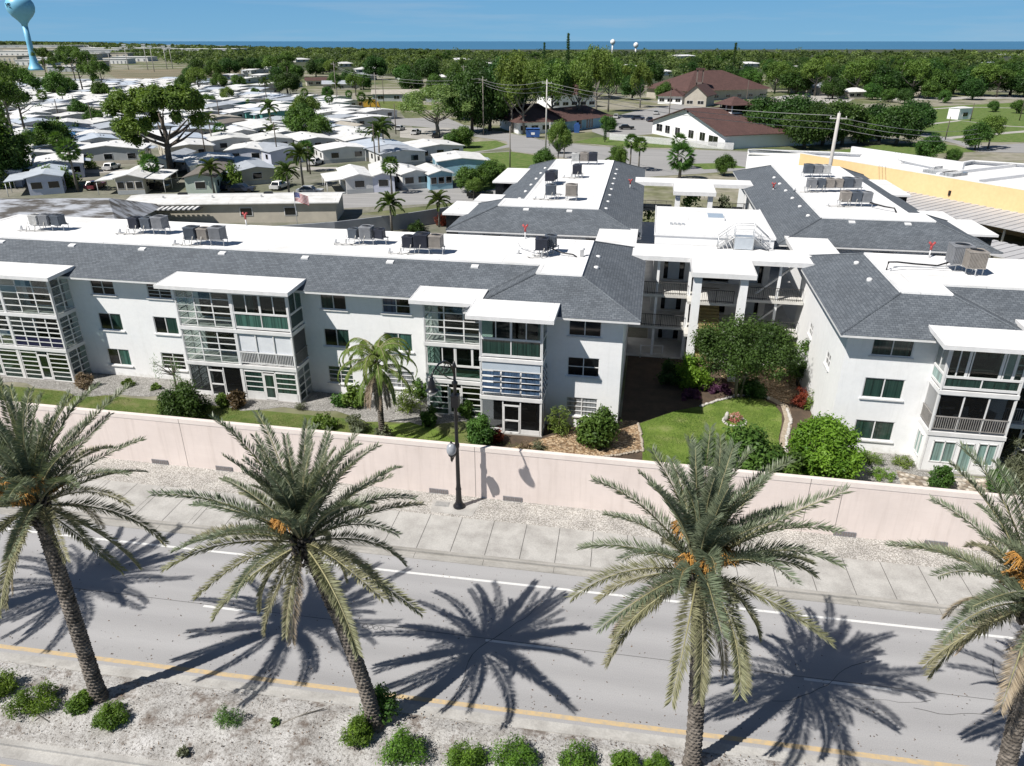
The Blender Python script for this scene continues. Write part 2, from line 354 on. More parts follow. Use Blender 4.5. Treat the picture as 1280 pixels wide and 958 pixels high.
conc_d=mat('concrete_gutter',(0.40,0.385,0.36),(0.25,0.24,0.22),1.6,0.9,0.2,30,kind='World',stretch=(0.35,1.6,1),fine=0.15,fscale=20)
paint_w=mat('paint_white',(0.62,0.62,0.61),(0.44,0.44,0.44),5,0.8,kind='World',lo=0.3,hi=0.45)
paint_y=mat('paint_yellow',(0.50,0.37,0.2),(0.38,0.32,0.24),4,0.8,kind='World',lo=0.35,hi=0.6)
X0,X1=-75.0,60.0
def strip(name,lo,hi,z,m,x0=X0,x1=X1,parent=None,n=2):
    mb=MB()
    for i in range(n):
        a=x0+(x1-x0)*i/n; b=x0+(x1-x0)*(i+1)/n
        mb.face([(a,lo(a),z),(b,lo(b),z),(b,hi(b),z),(a,hi(a),z)])
    return mb.build(name,m,parent)
def solid(mb,lo,hi,z0,z1,x0=X0,x1=X1):
    mb.prism([(x0,lo(x0)),(x1,lo(x1)),(x1,hi(x1)),(x0,hi(x0))],z0,z1)
L_=lambda c,k:(lambda x:c+k*x)
yel=L_(20.62,0.0); yel2=L_(20.84,0.0); lane=L_(24.23,-0.011); wh=L_(28.1,-0.0092); gut=L_(29.18,-0.012); ker=L_(29.62,-0.0145); swf=L_(29.82,-0.0145); swb=L_(32.75,-0.0245); wallf=L_(34.83,-0.033)
road=struct(strip('road',L_(20.4,0),gut,0.0,asph))
strip('edge_line',lambda x:wh(x)-0.07,lambda x:wh(x)+0.08,0.004,paint_w,parent=road)
for k in range(-5,5):
    a=-4.9+13.45*k; strip('lane_dash',lambda x:lane(x)-0.07,lambda x:lane(x)+0.07,0.004,paint_w,a,a+3.4,parent=road,n=1)
strip('centre_line',yel,yel2,0.004,paint_y,parent=road)
seam=mat('tar_seam',(0.1,0.1,0.1),(0.06,0.06,0.06),3,0.9)
strip('tar_seam',lambda x:lane(x)+0.1,lambda x:lane(x)+0.125,0.005,seam,parent=road)
cg=random.Random(8)
for k in range(9):
    x=cg.uniform(-34,22); y=cg.uniform(21.2,27); mb=MB(); L=cg.randrange(6,15); a=cg.choice([0.05,1.5,1.7,-.1])
    pts=[(x,y)]
    for i in range(L): a+=cg.uniform(-.3,.3); x+=math.cos(a)*.45; y+=math.sin(a)*.45; pts.append((x,min(28.9,max(20.95,y))))
    for p,q in zip(pts,pts[1:]):
        d=Vector((q[0]-p[0],q[1]-p[1])); n=Vector((-d.y,d.x)).normalized()*cg.uniform(.008,.018) if d.length>1e-4 else Vector((.01,0)); mb.face([(p[0]-n.x,p[1]-n.y,.0045),(q[0]-n.x,q[1]-n.y,.0045),(q[0]+n.x,q[1]+n.y,.0045),(p[0]+n.x,p[1]+n.y,.0045)])
    mb.build('crack',seam,road)
ring=MB()
for q in [(456,783),(463,784),(470,785),(478,786),(845,829)]:
    p=G(*q)
    for k in range(12):
        a,b=k*math.pi/6,(k+1)*math.pi/6
        ring.face([(p.x+.10*math.cos(a),p.y+.10*math.sin(a),.005),(p.x+.13*math.cos(a),p.y+.13*math.sin(a),.005),(p.x+.13*math.cos(b),p.y+.13*math.sin(b),.005),(p.x+.10*math.cos(b),p.y+.10*math.sin(b),.005)])
ring.build('survey_ring',seam,road)
mb=MB(); solid(mb,gut,ker,-0.3,0.03); gutter=struct(mb.build('gutter',conc_d))
mb=MB(); solid(mb,ker,swf,-0.3,0.15); kerb=struct(mb.build('kerb',conc_d))
mb=MB(); solid(mb,swf,swb,-0.3,0.155); swk=struct(mb.build('sidewalk',conc))
jm=mat('joint_dark',(0.12,0.115,0.11),None,3,0.9)
mb=MB(); x=-60.0
while x<40:
    mb.face([(x-.018,swf(x),.159),(x+.018,swf(x),.159),(x+.018,swb(x),.159),(x-.018,swb(x),.159)]); x+=1.8
    if int(x*7)%5==0: mb.face([(x-.3,swf(x)+.02,.158),(x-.28,swf(x)+.02,.158),(x-.28,swb(x),.158),(x-.3,swb(x),.158)])
mb.build('joint',jm,swk)
mb=MB(); x=-60.0
while x<40:
    mb.face([(x-.012,gut(x)+.02,.034),(x+.012,gut(x)+.02,.034),(x+.012,ker(x)-.005,.034),(x-.012,ker(x)-.005,.034)]); x+=3.6
mb.build('joint',jm,gutter)
def gravelmat(name,cols,scale):
    m,t,b=nodes(name); v=coords(t,'World'); vo=t.nodes.new('ShaderNodeTexVoronoi'); vo.inputs['Scale'].default_value=scale; t.links.new(v,vo.inputs['Vector'])
    sx=t.nodes.new('ShaderNodeSeparateColor'); t.links.new(vo.outputs['Color'],sx.inputs[0])
    o=ramp(t,sx.outputs[0],[(0.1,cols[0]),(0.5,cols[1]),(0.9,cols[2])])
    g=ramp(t,noise(t,v,0.8,4),[(0.3,(0.75,)*3),(0.65,(1.1,)*3)]); o=mixc(t,1.0,o,g,'MULTIPLY')
    e=ramp(t,vo.outputs['Distance'],[(0.3,(1,)*3),(0.75,(0.35,)*3)]); o=mixc(t,0.8,o,e,'MULTIPLY')
    t.links.new(o,b.inputs['Base Color']); b.inputs['Roughness'].default_value=0.9; bump(t,b,vo.outputs['Distance'],-0.5,0.04); return m
gravel=gravelmat('gravel_pale',((0.33,0.31,0.28),(0.47,0.45,0.42),(0.6,0.58,0.55)),18)
gravel_g=gravelmat('gravel_grey',((0.2,0.19,0.175),(0.32,0.31,0.29),(0.46,0.45,0.43)),20)
mulch=gravelmat('mulch_tan',((0.2,0.12,0.06),(0.38,0.26,0.15),(0.55,0.42,0.28)),8)
stone=gravelmat('garden_stones',((0.25,0.2,0.15),(0.42,0.36,0.29),(0.6,0.55,0.48)),4)
mb=MB(); solid(mb,swb,L_(35.2,-0.033),-0.3,0.13); struct(mb.build('gravel_verge',gravel))
def grassmat(name,a,b2,c):
    m,t,b=nodes(name); v=coords(t,'World'); o=ramp(t,noise(t,v,0.7,5),[(0.3,a),(0.52,b2),(0.72,c)])
    g=ramp(t,noise(t,v,18,3,0.8),[(0.3,(0.62,)*3),(0.7,(1.25,)*3)]); t.links.new(mixc(t,1.0,o,g,'MULTIPLY'),b.inputs['Base Color'])
    b.inputs['Roughness'].default_value=0.95; b.inputs['Specular IOR Level'].default_value=0.1; bump(t,b,noise(t,v,35,3),0.7,0.05); return m
lawn=grassmat('lawn_green',(0.10,0.165,0.03),(0.15,0.215,0.045),(0.23,0.26,0.095))
turf=grassmat('turf_patchy',(0.075,0.13,0.03),(0.13,0.16,0.05),(0.21,0.19,0.1))
field_g=grassmat('field_green',(0.08,0.135,0.035),(0.12,0.175,0.05),(0.19,0.19,0.09))

# median: a real bumpy sand surface between its two kerbs
def sandmat():
    m,t,b=nodes('sand_shelly'); v=coords(t,'World'); o=ramp(t,noise(t,v,1.1,5,0.65),[(0.28,(0.24,0.225,0.21)),(0.5,(0.42,0.41,0.395)),(0.75,(0.54,0.53,0.52))])
    g=ramp(t,noise(t,v,9,4,0.85),[(0.36,(0.35,0.33,0.31)),(0.5,(1,1,1)),(0.7,(1.12,)*3)]); o=mixc(t,1.0,o,g,'MULTIPLY')
    d=ramp(t,noise(t,v,0.62,5,0.75),[(0.53,(0,0,0)),(0.63,(0.8,)*3)]); o=mixc(t,d,o,(0.12,0.09,0.07))
    t.links.new(o,b.inputs['Base Color']); b.inputs['Roughness'].default_value=0.95; bump(t,b,noise(t,v,14,4,0.7),0.8,0.06); return m
def median():
    me=bpy.data.meshes.new('median_sand'); nx,ny=300,26; V=[];F=[]
    g=np.random.default_rng(5)
    for i in range(nx+1):
        for j in range(ny+1):
            x=-36+72*i/nx; y=16.35+3.65*j/ny; e=min(j,ny-j)/5.0
            V.append((x,y,0.10+min(1,e)*(0.10+0.035*math.sin(x*2.1+y)+0.03*math.sin(y*4.3-x*1.3)+0.03*g.random())))
    for i in range(nx):
        for j in range(ny):
            a=i*(ny+1)+j; F.append((a,a+ny+1,a+ny+2,a+1))
    me.from_pydata(V,[],F); me.materials.append(sandmat()); me.polygons.foreach_set('use_smooth',[True]*len(F))
    o=bpy.data.objects.new('median_sand',me); col.objects.link(o); return o
struct(median())
mb=MB(); solid(mb,L_(20.0,0),L_(20.42,0),-0.3,0.035); solid(mb,L_(19.86,0),L_(20.0,0),-0.3,0.15)
solid(mb,L_(16.25,0),L_(16.45,0),-0.3,0.15); solid(mb,L_(15.8,0),L_(16.25,0),-0.3,0.035); struct(mb.build('median_kerb',conc))
near=struct(strip('near_road',L_(-10,0),L_(15.8,0),0.0,asph)); strip('centre_line',L_(15.35,0),L_(15.57,0),0.004,paint_y,parent=near)
def debris():
    g=np.random.default_rng(3); n=2600; P=np.c_[g.uniform(-34,30,n),g.uniform(16.6,19.9,n),np.full(n,0.24)]
    n2=1500; P2=np.c_[g.uniform(-40,36,n2),20.9+8.2*g.random(n2)**1.5,np.full(n2,0.012)]; P=np.r_[P,P2]; n+=n2
    a=g.uniform(0,6.28,n); T=np.c_[np.cos(a),np.sin(a),0.2*g.normal(size=n)]; B=np.c_[-np.sin(a),np.cos(a),0.4*g.normal(size=n)]
    s=g.uniform(0.015,0.05,n)**1.0
    return link('leaf_litter',quads('leaf_litter',P,T*s[:,None],B*(s*0.5)[:,None],g.random(n),leafmat('litter',(0.03,0.022,0.015),(0.16,0.1,0.06),0.9,0.0)))
struct(debris(),'stuff')

# ------------------------------------------------------------------ date palms
frond_live=leafmat('frond_grey_green',(0.05,0.078,0.045),(0.225,0.255,0.17),0.4,0.2)
frond_old=leafmat('frond_olive',(0.085,0.088,0.05),(0.29,0.28,0.175),0.5,0.2)
frond_dead=leafmat('frond_dead',(0.2,0.15,0.1),(0.4,0.33,0.25),0.8,0.1)
rachis=mat('rachis',(0.3,0.28,0.15),(0.2,0.19,0.1),3,0.6)
date_m=mat('date_orange',(0.52,0.27,0.06),(0.33,0.17,0.04),6,0.6)
palm_trunk=mat('palm_trunk',(0.2,0.175,0.15),(0.05,0.043,0.036),3.2,0.95,0.9,16,lo=0.36,hi=0.66)
def frond(name,elev,droop,Ln,m,seed,thin=1.0,curl=0.0,wid=1.0,grav=0.22):
    g=np.random.default_rng(seed); pts=[];T=[]; p=np.zeros(3); N=34; az=0.0
    for i in range(N+1):
        s=i/N; e=elev-droop*(s**1.35); az=curl*s*s
        d=np.array([math.cos(e)*math.cos(az),math.cos(e)*math.sin(az),math.sin(e)]); pts.append(p.copy()); T.append(d); p=p+d*(Ln/N)
    pts=np.array(pts);T=np.array(T); k=230; P=[];A=[];B=[];var=[]
    for i in range(k):
        s=0.11+0.89*(i/k); f=s*N; j=min(int(f),N-1); q=pts[j]+(pts[j+1]-pts[j])*(f-j); t=T[j]
        side=np.cross(t,[0,0,1.0]); side/=max(np.linalg.norm(side),1e-4); upv=np.cross(side,t)
        ln=(0.56*min(1,(s-0.07)/0.2)*(1-0.6*s**1.6)+0.08)*wid*g.uniform(0.75,1.15)
        for sg in (-1,1):
            lift=g.uniform(0.15,1.15)*(0.4 if thin<1 else 1); fw=0.55+0.75*s+g.uniform(-.15,.15)
            d=t*fw+side*sg+upv*lift+np.array([0,0,-grav]); d/=np.linalg.norm(d); w=np.cross(d,upv+0.8*g.normal(size=3)); w/=max(np.linalg.norm(w),1e-4)
            P.append(q+d*ln*0.5); A.append(d*ln*0.5); B.append(w*0.0155*(0.75+0.5*g.random())*thin); var.append(0.25+0.55*g.random()+0.2*s)
    me=quads(name,np.array(P),np.array(A),np.array(B),np.array(var),m)
    rb=MB(); rb.tube([tuple(x) for x in pts[::3]],[0.034*(1-0.85*i/(len(pts[::3])-1))+0.004 for i in range(len(pts[::3]))],5)
    rm=rb.mesh('rachis',rachis); return me,rm
def fronds(style):
    out=[]
    for k in range(11):
        e=[84,74,64,54,44,34,23,12,0,-16,-42][k]+(4 if style else 0); dr=[30,34,38,42,44,46,48,50,50,46,34][k]
        m=frond_live if k<(7 if style else 6) else frond_old; out.append([frond('frond',R(e),R(dr+(-6,8)[j]),(4.5 if k<9 else 3.9)*(1,.92)[j],m,40+k+50*j+300*style,curl=R((-1)**j*16),wid=(.78,.95)[style]) for j in range(2)])
    return out
FKS=[fronds(0),fronds(1)]
FD=[frond('dead_frond',R(-25),R(55),3.6,frond_dead,91,0.6),frond('dead_frond',R(-55),R(28),3.2,frond_dead,92,0.6)]
def trunkmesh(H_,r0,r1,lean,seed):
    g=np.random.default_rng(seed); nz,na=int(H_*26),40; V=[];F=[]
    for i in range(nz+1):
        s=i/nz; z=H_*s; base=r0+(r1-r0)*s+0.1*math.exp(-z/0.35)
        cx,cy=lean[0]*s**1.4,lean[1]*s**1.4
        for k in range(na):
            a=2*math.pi*k/na; row=z/0.155; ph=(a/(2*math.pi)*11+0.5*(int(row)%2)+0.03*row)%1.0; fr=row%1.0
            tri=1-abs(ph-0.5)*2; d=0.066*max(0,(fr-0.75*(1-tri)))*1.25-0.02+0.014*g.random()
            V.append((cx+(base+d)*math.cos(a),cy+(base+d)*math.sin(a),z))
    for i in range(nz):
        for k in range(na):
            k2=(k+1)%na; F.append((i*na+k,i*na+k2,(i+1)*na+k2,(i+1)*na+k))
    me=bpy.data.meshes.new('trunk'); me.from_pydata(V,[],F); me.materials.append(palm_trunk); me.update(); return me
def bunch(seed):
    g=np.random.default_rng(seed); mb=MB(); mb.tube([(0,0,0),(0.35,0,0.22),(0.62,0,0.12)],0.022,5)
    for k in range(70):
        d=g.normal(size=3); d/=np.linalg.norm(d); a=np.array([0.55,0,0.14]); L=g.uniform(0.3,0.55)
        p1=a+d*0.2*np.array([1,1,.8]); p2=p1+np.array([d[0]*0.14,d[1]*0.14,-L*0.55])
        mb.tube([tuple(a),tuple(p1),tuple(p2)],0.013,3,cap=False)
        for q in range(4):
            c=p1+(p2-p1)*(q+0.5)/4+g.normal(size=3)*0.015; mb.lathe([(0.003,-0.02),(0.013,0),(0.003,0.02)],4,tuple(c))
    return mb.mesh('date_bunch',date_m)
BN=[bunch(s) for s in (1,2,3)]
def date_palm(base,top,label,seed,rot,nfr=64,nb=5,dead=2,baz=None,style=0,bs=1.0):
    FK=FKS[style]
    g=random.Random(seed); b=Vector(base); t=Vector(top)-b; H_=t.z
    root=empty('date_palm',b); tag(root,label,'palm tree','date palms along the road median')
    link('trunk',trunkmesh(H_,0.255,0.225,(t.x,t.y),seed),root)
    mb=MB()   # cut leaf bases below the crown
    for k in range(70):
        a=k*2.399; z=-1.15+1.1*k/70; r=0.26
        mb.tube([(r*math.cos(a)*0.8,r*math.sin(a)*0.8,z),((r+.13)*math.cos(a),(r+.13)*math.sin(a),z+0.17),((r+.16)*math.cos(a),(r+.16)*math.sin(a),z+0.33)],[0.075,0.055,0.03],4)
    mb.build('leaf_base',palm_trunk,root,loc=t)
    nfr=int(nfr*1.12)
    for i in range(nfr):
        s=i/(nfr-1); k=min(10,int(s**1.5*11)); me,rm=FK[k][g.randrange(2)]; az=rot+i*2.39996+g.uniform(-.12,.12); sc=g.uniform(0.82,1.12)*(0.86 if k<2 else 1)
        if g.random()<.1: continue
        off=Vector((math.cos(az)*0.14,math.sin(az)*0.14,0.1-0.5*s)); 
        f=link('frond',me,root,t+off,(g.uniform(-.22,.22),g.uniform(-.12,.12),az),(sc,sc,sc)); link('rachis',rm,f)
    for i in range(dead):
        me,rm=FD[i%2]; az=rot+1.3+i*2.2; f=link('dead_frond',me,root,t+Vector((math.cos(az)*.2,math.sin(az)*.2,-.5)),(0,0,az)); f['label']='brown dead palm frond'; link('rachis',rm,f)
    for i in range(nb):
        az=(baz[i] if baz else rot+0.6+i*2*math.pi/nb); link('date_bunch',BN[i%3],root,t+Vector((math.cos(az)*.2,math.sin(az)*.2,0.3+0.22*(i%3))),(0,-.25,az),(bs,bs,bs))
    return root
def sp(px,py,h=0.12): return G(px,py,h)
date_palm(sp(125,874),Vector((-19.75,18.9,9.5)),'tall date palm at the left edge, two low juniper clumps at its foot',1,0.3,60,5,2,[-1.2,-2.2,-0.5,0.4,3.6],0,1.05)
date_palm(sp(470,910),Vector((-10.2,19.3,8.7)),'date palm leaning left, wide crown left of the black street lamp',2,1.1,66,5,3,[3.0,-2.6,-1.9,2.5,3.6],0,.95)
date_palm(Vector((3.65,19.15,0.12)),Vector((3.0,19.25,9.15)),'upright date palm with orange date bunches right of the black street lamp',3,2.0,60,6,2,[-1.4,-0.6,0.3,-2.2,1.0,2.4],1,1.15)
date_palm(Vector((-31.2,20.0,0.12)),Vector((-31.0,20.0,9.2)),'date palm just beyond the left edge whose star shadow lies on the road',5,2.6,60,5,2,None,0,1.0)
date_palm(Vector((13.9,19.3,0.12)),Vector((12.95,19.5,8.95)),'date palm cut by the right edge with orange fruit at its crown',4,0.7,64,6,4,[3.0,-2.7,2.6,-2.0,3.4,-1.2],1,1.1)

# ------------------------------------------------------------------ shrubs
def shrub_mesh(name,rx,ry,rz,n,size,m,seed,stems=True,nc=14,shell=0.72,up=0.4,asp=0.5,cr=0.34):
    g=np.random.default_rng(seed); cl=ell(g,nc,rx,ry,rz,rz*0.55,cr*min(rx,rz)*0.8,cr*min(rx,rz)*1.5,-0.45,shell)
    cl+=[(0,0,rz*0.5,0.72*min(rx,rz)),(rx*.3,0,rz*.45,.6*min(rx,rz)),(-rx*.3,0,rz*.45,.6*min(rx,rz))]
    return leaves(name,cl,n,size,m,seed,up,asp)
def shrub(px,py,rx,rz,m,label,seed,n=1500,size=0.06,name='shrub',ry=None,z=0.0,cat='shrub',group=None,asp=0.5,nc=14,up=0.4,shell=.72,cr=.34):
    p=G(px,py,z); root=empty(name,p); tag(root,label,cat,group)
    link('foliage',shrub_mesh('foliage',rx,ry or rx,rz,int(n*(2.4 if asp>=.28 else 1.3)),size*1.12,m,seed,nc=nc,asp=asp,up=up,shell=shell,cr=cr),root)
    mb=MB(); g=random.Random(seed)
    for k in range(5):
        a=k*1.257; mb.tube([(0.04*math.cos(a),0.04*math.sin(a),0),(rx*.3*math.cos(a),rx*.3*math.sin(a),rz*.5),(rx*.5*math.cos(a),rx*.5*math.sin(a),rz*.95)],[0.03,0.02,0.008],5)
    mb.build('stem',bark,root); return root
L_juni=leafmat('leaf_juniper',(0.04,0.085,0.012),(0.17,0.28,0.03))
JG='low juniper shrubs planted in the median sand'
for px,py,r,h,lab,s in [(42,888,0.95,.6,'wide juniper clump in the sand left of the leftmost palm',1),(101,884,.5,.4,'small juniper tuft on the left side of the leftmost palm trunk',2),(140,900,.62,.5,'dark juniper clump at the right foot of the leftmost palm',3),(2,868,.6,.6,'juniper clump cut off by the left edge of the picture',4),
    (447,928,.52,.75,'upright leafy shrub pressed against the left of the leaning palm trunk',5),(508,948,.75,.75,'rounded juniper mound just right of the leaning palm trunk',6),(582,955,.72,.6,'left of two joined juniper mounds under the middle of the road',7),(641,955,.85,.6,'right and wider of two joined juniper mounds under the palm shadow',8),(722,962,.75,.6,'juniper mound between the joined pair and the upright palm',9),(783,962,.55,.45,'small juniper mound left of the upright palm trunk',10),(822,964,.5,.4,'low juniper tuft right beside the upright palm trunk',11)]:
    shrub(px,py,r,h,L_juni,lab,s+100,1500,0.05,'juniper_shrub',z=0.18,group=JG,asp=0.3,up=0.8,nc=20)
shrub(480,895,.75,1.15,L_mid,'taller dark shrub behind the foot of the leaning palm',121,900,0.06,z=.15,shell=.5)
shrub(288,902,.55,.45,L_mid,'spiky dark green plant alone in the median sand',122,420,0.09,'spiky_plant',z=.18,cat='plant',asp=0.13,up=1.5)
shrub(230,943,.22,.18,L_grey,'tiny grey weed in the sand below the spiky plant',123,120,0.05,'weed',z=.18,cat='weed')
shrub(345,905,.2,.15,L_light,'small pale weed in the sand right of the spiky plant',124,110,0.05,'weed',z=.18,cat='weed')
mb=MB(); mb.tube([G(352,905,.24),G(380,893,.3),G(405,886,.26)],[.035,.03,.02],5); mb.tube([G(380,893,.3),G(392,884,.42)],[.02,.01],4); tag(mb.build('fallen_branch',bark_grey),'bare fallen branch lying in the median sand','branch')
mb=MB(); mb.tube([G(0,885,.24),G(40,890,.28),G(62,903,.24)],[.03,.03,.015],5); tag(mb.build('fallen_frond_stalk',bark_grey),'pale dry palm stalk lying in the sand at the left edge','stalk')

# ------------------------------------------------------------------ boundary wall
def pinkmat():
    m,t,b=nodes('pink_block_wall'); v=coords(t,'Object'); br=t.nodes.new('ShaderNodeTexBrick'); 
    mp=t.nodes.new('ShaderNodeMapping'); mp.inputs['Rotation'].default_value=(math.pi/2,0,0); t.links.new(v,mp.inputs[0]); t.links.new(mp.outputs[0],br.inputs[0])
    br.inputs['Scale'].default_value=1.0; br.inputs['Brick Width'].default_value=0.6; br.inputs['Row Height'].default_value=0.3; br.inputs['Mortar Size'].default_value=0.006
    br.inputs['Color1'].default_value=(0.72,0.63,0.585,1); br.inputs['Color2'].default_value=(0.71,0.62,0.575,1); br.inputs['Mortar'].default_value=(0.69,0.6,0.555,1)
    g=ramp(t,noise(t,v,0.4,5),[(0.3,(0.9,)*3),(0.7,(1.03,)*3)]); o=mixc(t,1.0,br.outputs[0],g,'MULTIPLY')
    g2=ramp(t,noise(t,coords(t,'Object',(2.5,2.5,0.16)),1.2,5,.7),[(0.5,(1,)*3),(0.75,(0.87,.86,.85))]); o=mixc(t,1.0,o,g2,'MULTIPLY')
    t.links.new(o,b.inputs['Base Color']); b.inputs['Roughness'].default_value=0.88; return m
pink=pinkmat(); pink_cap=mat('pink_cap',(0.74,0.67,0.62),(0.66,0.58,0.54),1.2,0.85)
WV=-9.78; WH=3.46
wr=empty('boundary_wall',W(-30,WV),TH); tag(wr,'long pale pink block wall between the sidewalk and the gardens','wall')
mb=MB(); mb.box(-40,72,0,0.22,-0.3,WH-0.28); mb.build('wall_panel',pink,wr)
mb=MB(); mb.box(-40,72,-0.025,0.26,WH-0.28,WH); mb.build('cap',pink_cap,wr)
gap=mat('groove_dark',(0.2,0.17,0.16),None,2,0.9)  # dark tone of the wall joints and vent slots
mb=MB()
for px,py in ((238,584),(594,626),(1001,668)):
    u=BF(px,py).x+30; mb.box(u-.014,u+.014,-.004,.0,0.05,WH-0.28); mb.box(u-.014,u+.014,-.029,-.025,WH-.28,WH)
for k in (-8,-16,-24,42,50,58): mb.box(k-.014,k+.014,-.004,0,0.05,WH-.28)
mb.build('joint',gap,wr)
vent_m=mat('vent_block',(0.25,0.25,0.26),(0.13,0.13,0.14),9,0.8)
for px,py in ((199,584),(281,591),(380,603),(548,620),(640,631),(903,661),(1055,674),(1168,685),(1240,693)):
    u=BF(px,py).x+30; mb=MB(); mb.box(u-.55,u+.55,-.045,-.005,0.13,0.43,0)
    for q in range(8): mb.box(u-.5+q*.13,u-.42+q*.13,-.05,-.046,.17,.39,1)
    mb.build('drain_vent',[vent_m,gap],wr)

# ------------------------------------------------------------------ street lamp
def street_lamp():
    b=G(574,636); b.z=0.13; root=empty('street_lamp',b,R(-2)); tag(root,'tall black street lamp with curled arm in front of the pink wall','street lamp')
    mb=MB(); mb.lathe([(.33,0),(.34,.10),(.26,.2),(.2,.32),(.17,.5),(.15,1.1),(.17,1.18),(.14,1.28),(.12,1.5),(.105,3.8),(.14,3.9),(.14,4.05),(.1,4.15),(.09,6.6),(.12,6.7),(.09,6.8),(.085,7.55),(.16,7.65),(.16,7.75),(.07,7.85),(.07,8.55),(.13,8.62),(.03,8.95)],16); mb.build('pole',black_paint,root)
    D=lambda k,z: (-.15*k,-k,z)      # the arm reaches out over the road side
    mb=MB(); mb.tube([D(0,8.2),D(.45,8.95),D(1.1,9.4),D(1.8,9.52),D(2.4,9.42),D(2.68,9.2)],.05,6); mb.tube([D(.05,7.9),D(.8,8.35),D(1.6,8.95),D(2.1,9.4)],.03,5)
    mb.tube([D(1.0+.42*(1-k/16)*math.cos(k*.75),8.95+.3*(1-k/16)*math.sin(k*.75)) for k in range(14)],.025,5); mb.build('arm',black_paint,root)
    mb=MB(); c=D(2.68,8.5); mb.lathe([(.05,.74),(.09,.68),(.1,.52),(.15,.44),(.19,.2),(.2,.12),(.30,.02),(.33,0)],18,c); hd=mb.build('lamp_head',black_paint,root)
    mb=MB(); mb.lathe([(.28,0),(.25,-.1),(.15,-.2),(.03,-.25)],16,(c[0],c[1],8.495)); mb.build('glass',mat('lamp_glass',(.55,.55,.52),None,3,.2),hd)
    mb=MB(); mb.box(-.2,.2,-.2,.2,6.35,6.98); mb.box(-.22,.22,-.22,.22,6.98,7.02); mb.build('control_box',black_paint,root)
    lb=empty('lower_lamp',(0,0,0),0,root)
    mb=MB(); mb.tube([(-.02,-.08,3.6),(-.14,-.63,3.3),(-.14,-.63,3.5)],.035,6); mb.lathe([(.03,-.38),(.07,-.3),(.08,-.1),(.17,0),(.18,.06)],14,(-.14,-.63,3.7)); mb.build('bracket',black_paint,lb)
    mb=MB(); mb.lathe([(.16,.06),(.25,.2),(.27,.38),(.24,.55),(.15,.68),(.04,.74)],18,(-.14,-.63,3.7)); mb.build('globe',mat('globe_grey',(.34,.36,.39),(.24,.26,.29),6,.25),lb)
    mb=MB(); mb.lathe([(.05,.74),(.06,.8),(.015,.9)],10,(-.14,-.63,3.7)); mb.build('finial',black_paint,lb)
street_lamp()
P=[G(542,627),G(538,642),G(590,648),G(600,632)]
mb=MB(); mb.prism([(p.x,p.y) for p in (P[1],P[2],P[3],P[0])],-.1,.142); pad=struct(mb.build('lamp_pad',conc))
c=G(553,633); mb=MB(); mb.box(c.x-.4,c.x+.4,c.y-.22,c.y+.22,.1,.155); mb.box(c.x-.34,c.x+.34,c.y-.17,c.y+.17,.155,.16); tag(mb.build('utility_cover',mat('cover_concrete',(.3,.3,.29),(.2,.2,.2),5,.8)),'rectangular utility box cover in the pad beside the street lamp','utility cover')
# ------------------------------------------------------------------ apartment blocks
class Block:
    "a building whose parts are written in the (u,v,z) frame of the complex"
    def __init__(s,name,u0,v0,label,cat='apartment block',group=None,rot=0.0):
        s.u0,s.v0=u0,v0; s.root=empty(name,W(u0,v0),TH+rot); tag(s.root,label,cat,group)
    def part(s,mb,name,mats): return mb.build(name,mats,s.root,loc=(-s.u0,-s.v0,0))
    def sub(s,mb,name,mats,par): return mb.build(name,mats,par)
    def node(s,name): return empty(name,(-s.u0,-s.v0,0),0,s.root)
def inset(poly,d):
    n=len(poly); out=[]
    for i in range(n):
        p,a,b=Vector(poly[i]),Vector(poly[i-1]),Vector(poly[(i+1)%n])
        e1=(p-a).normalized(); e2=(b-p).normalized(); n1=Vector((-e1.y,e1.x)); n2=Vector((-e2.y,e2.x))
        out.append(tuple(p+n1*d+n2*d) if abs(n1.dot(n2))<.5 else tuple(p+n1*d))
    return out
ZE,ZD,RUN=8.22,9.7,4.1
soffit_m=mat('soffit',(.5,.51,.53),(.42,.43,.45),1,.9)
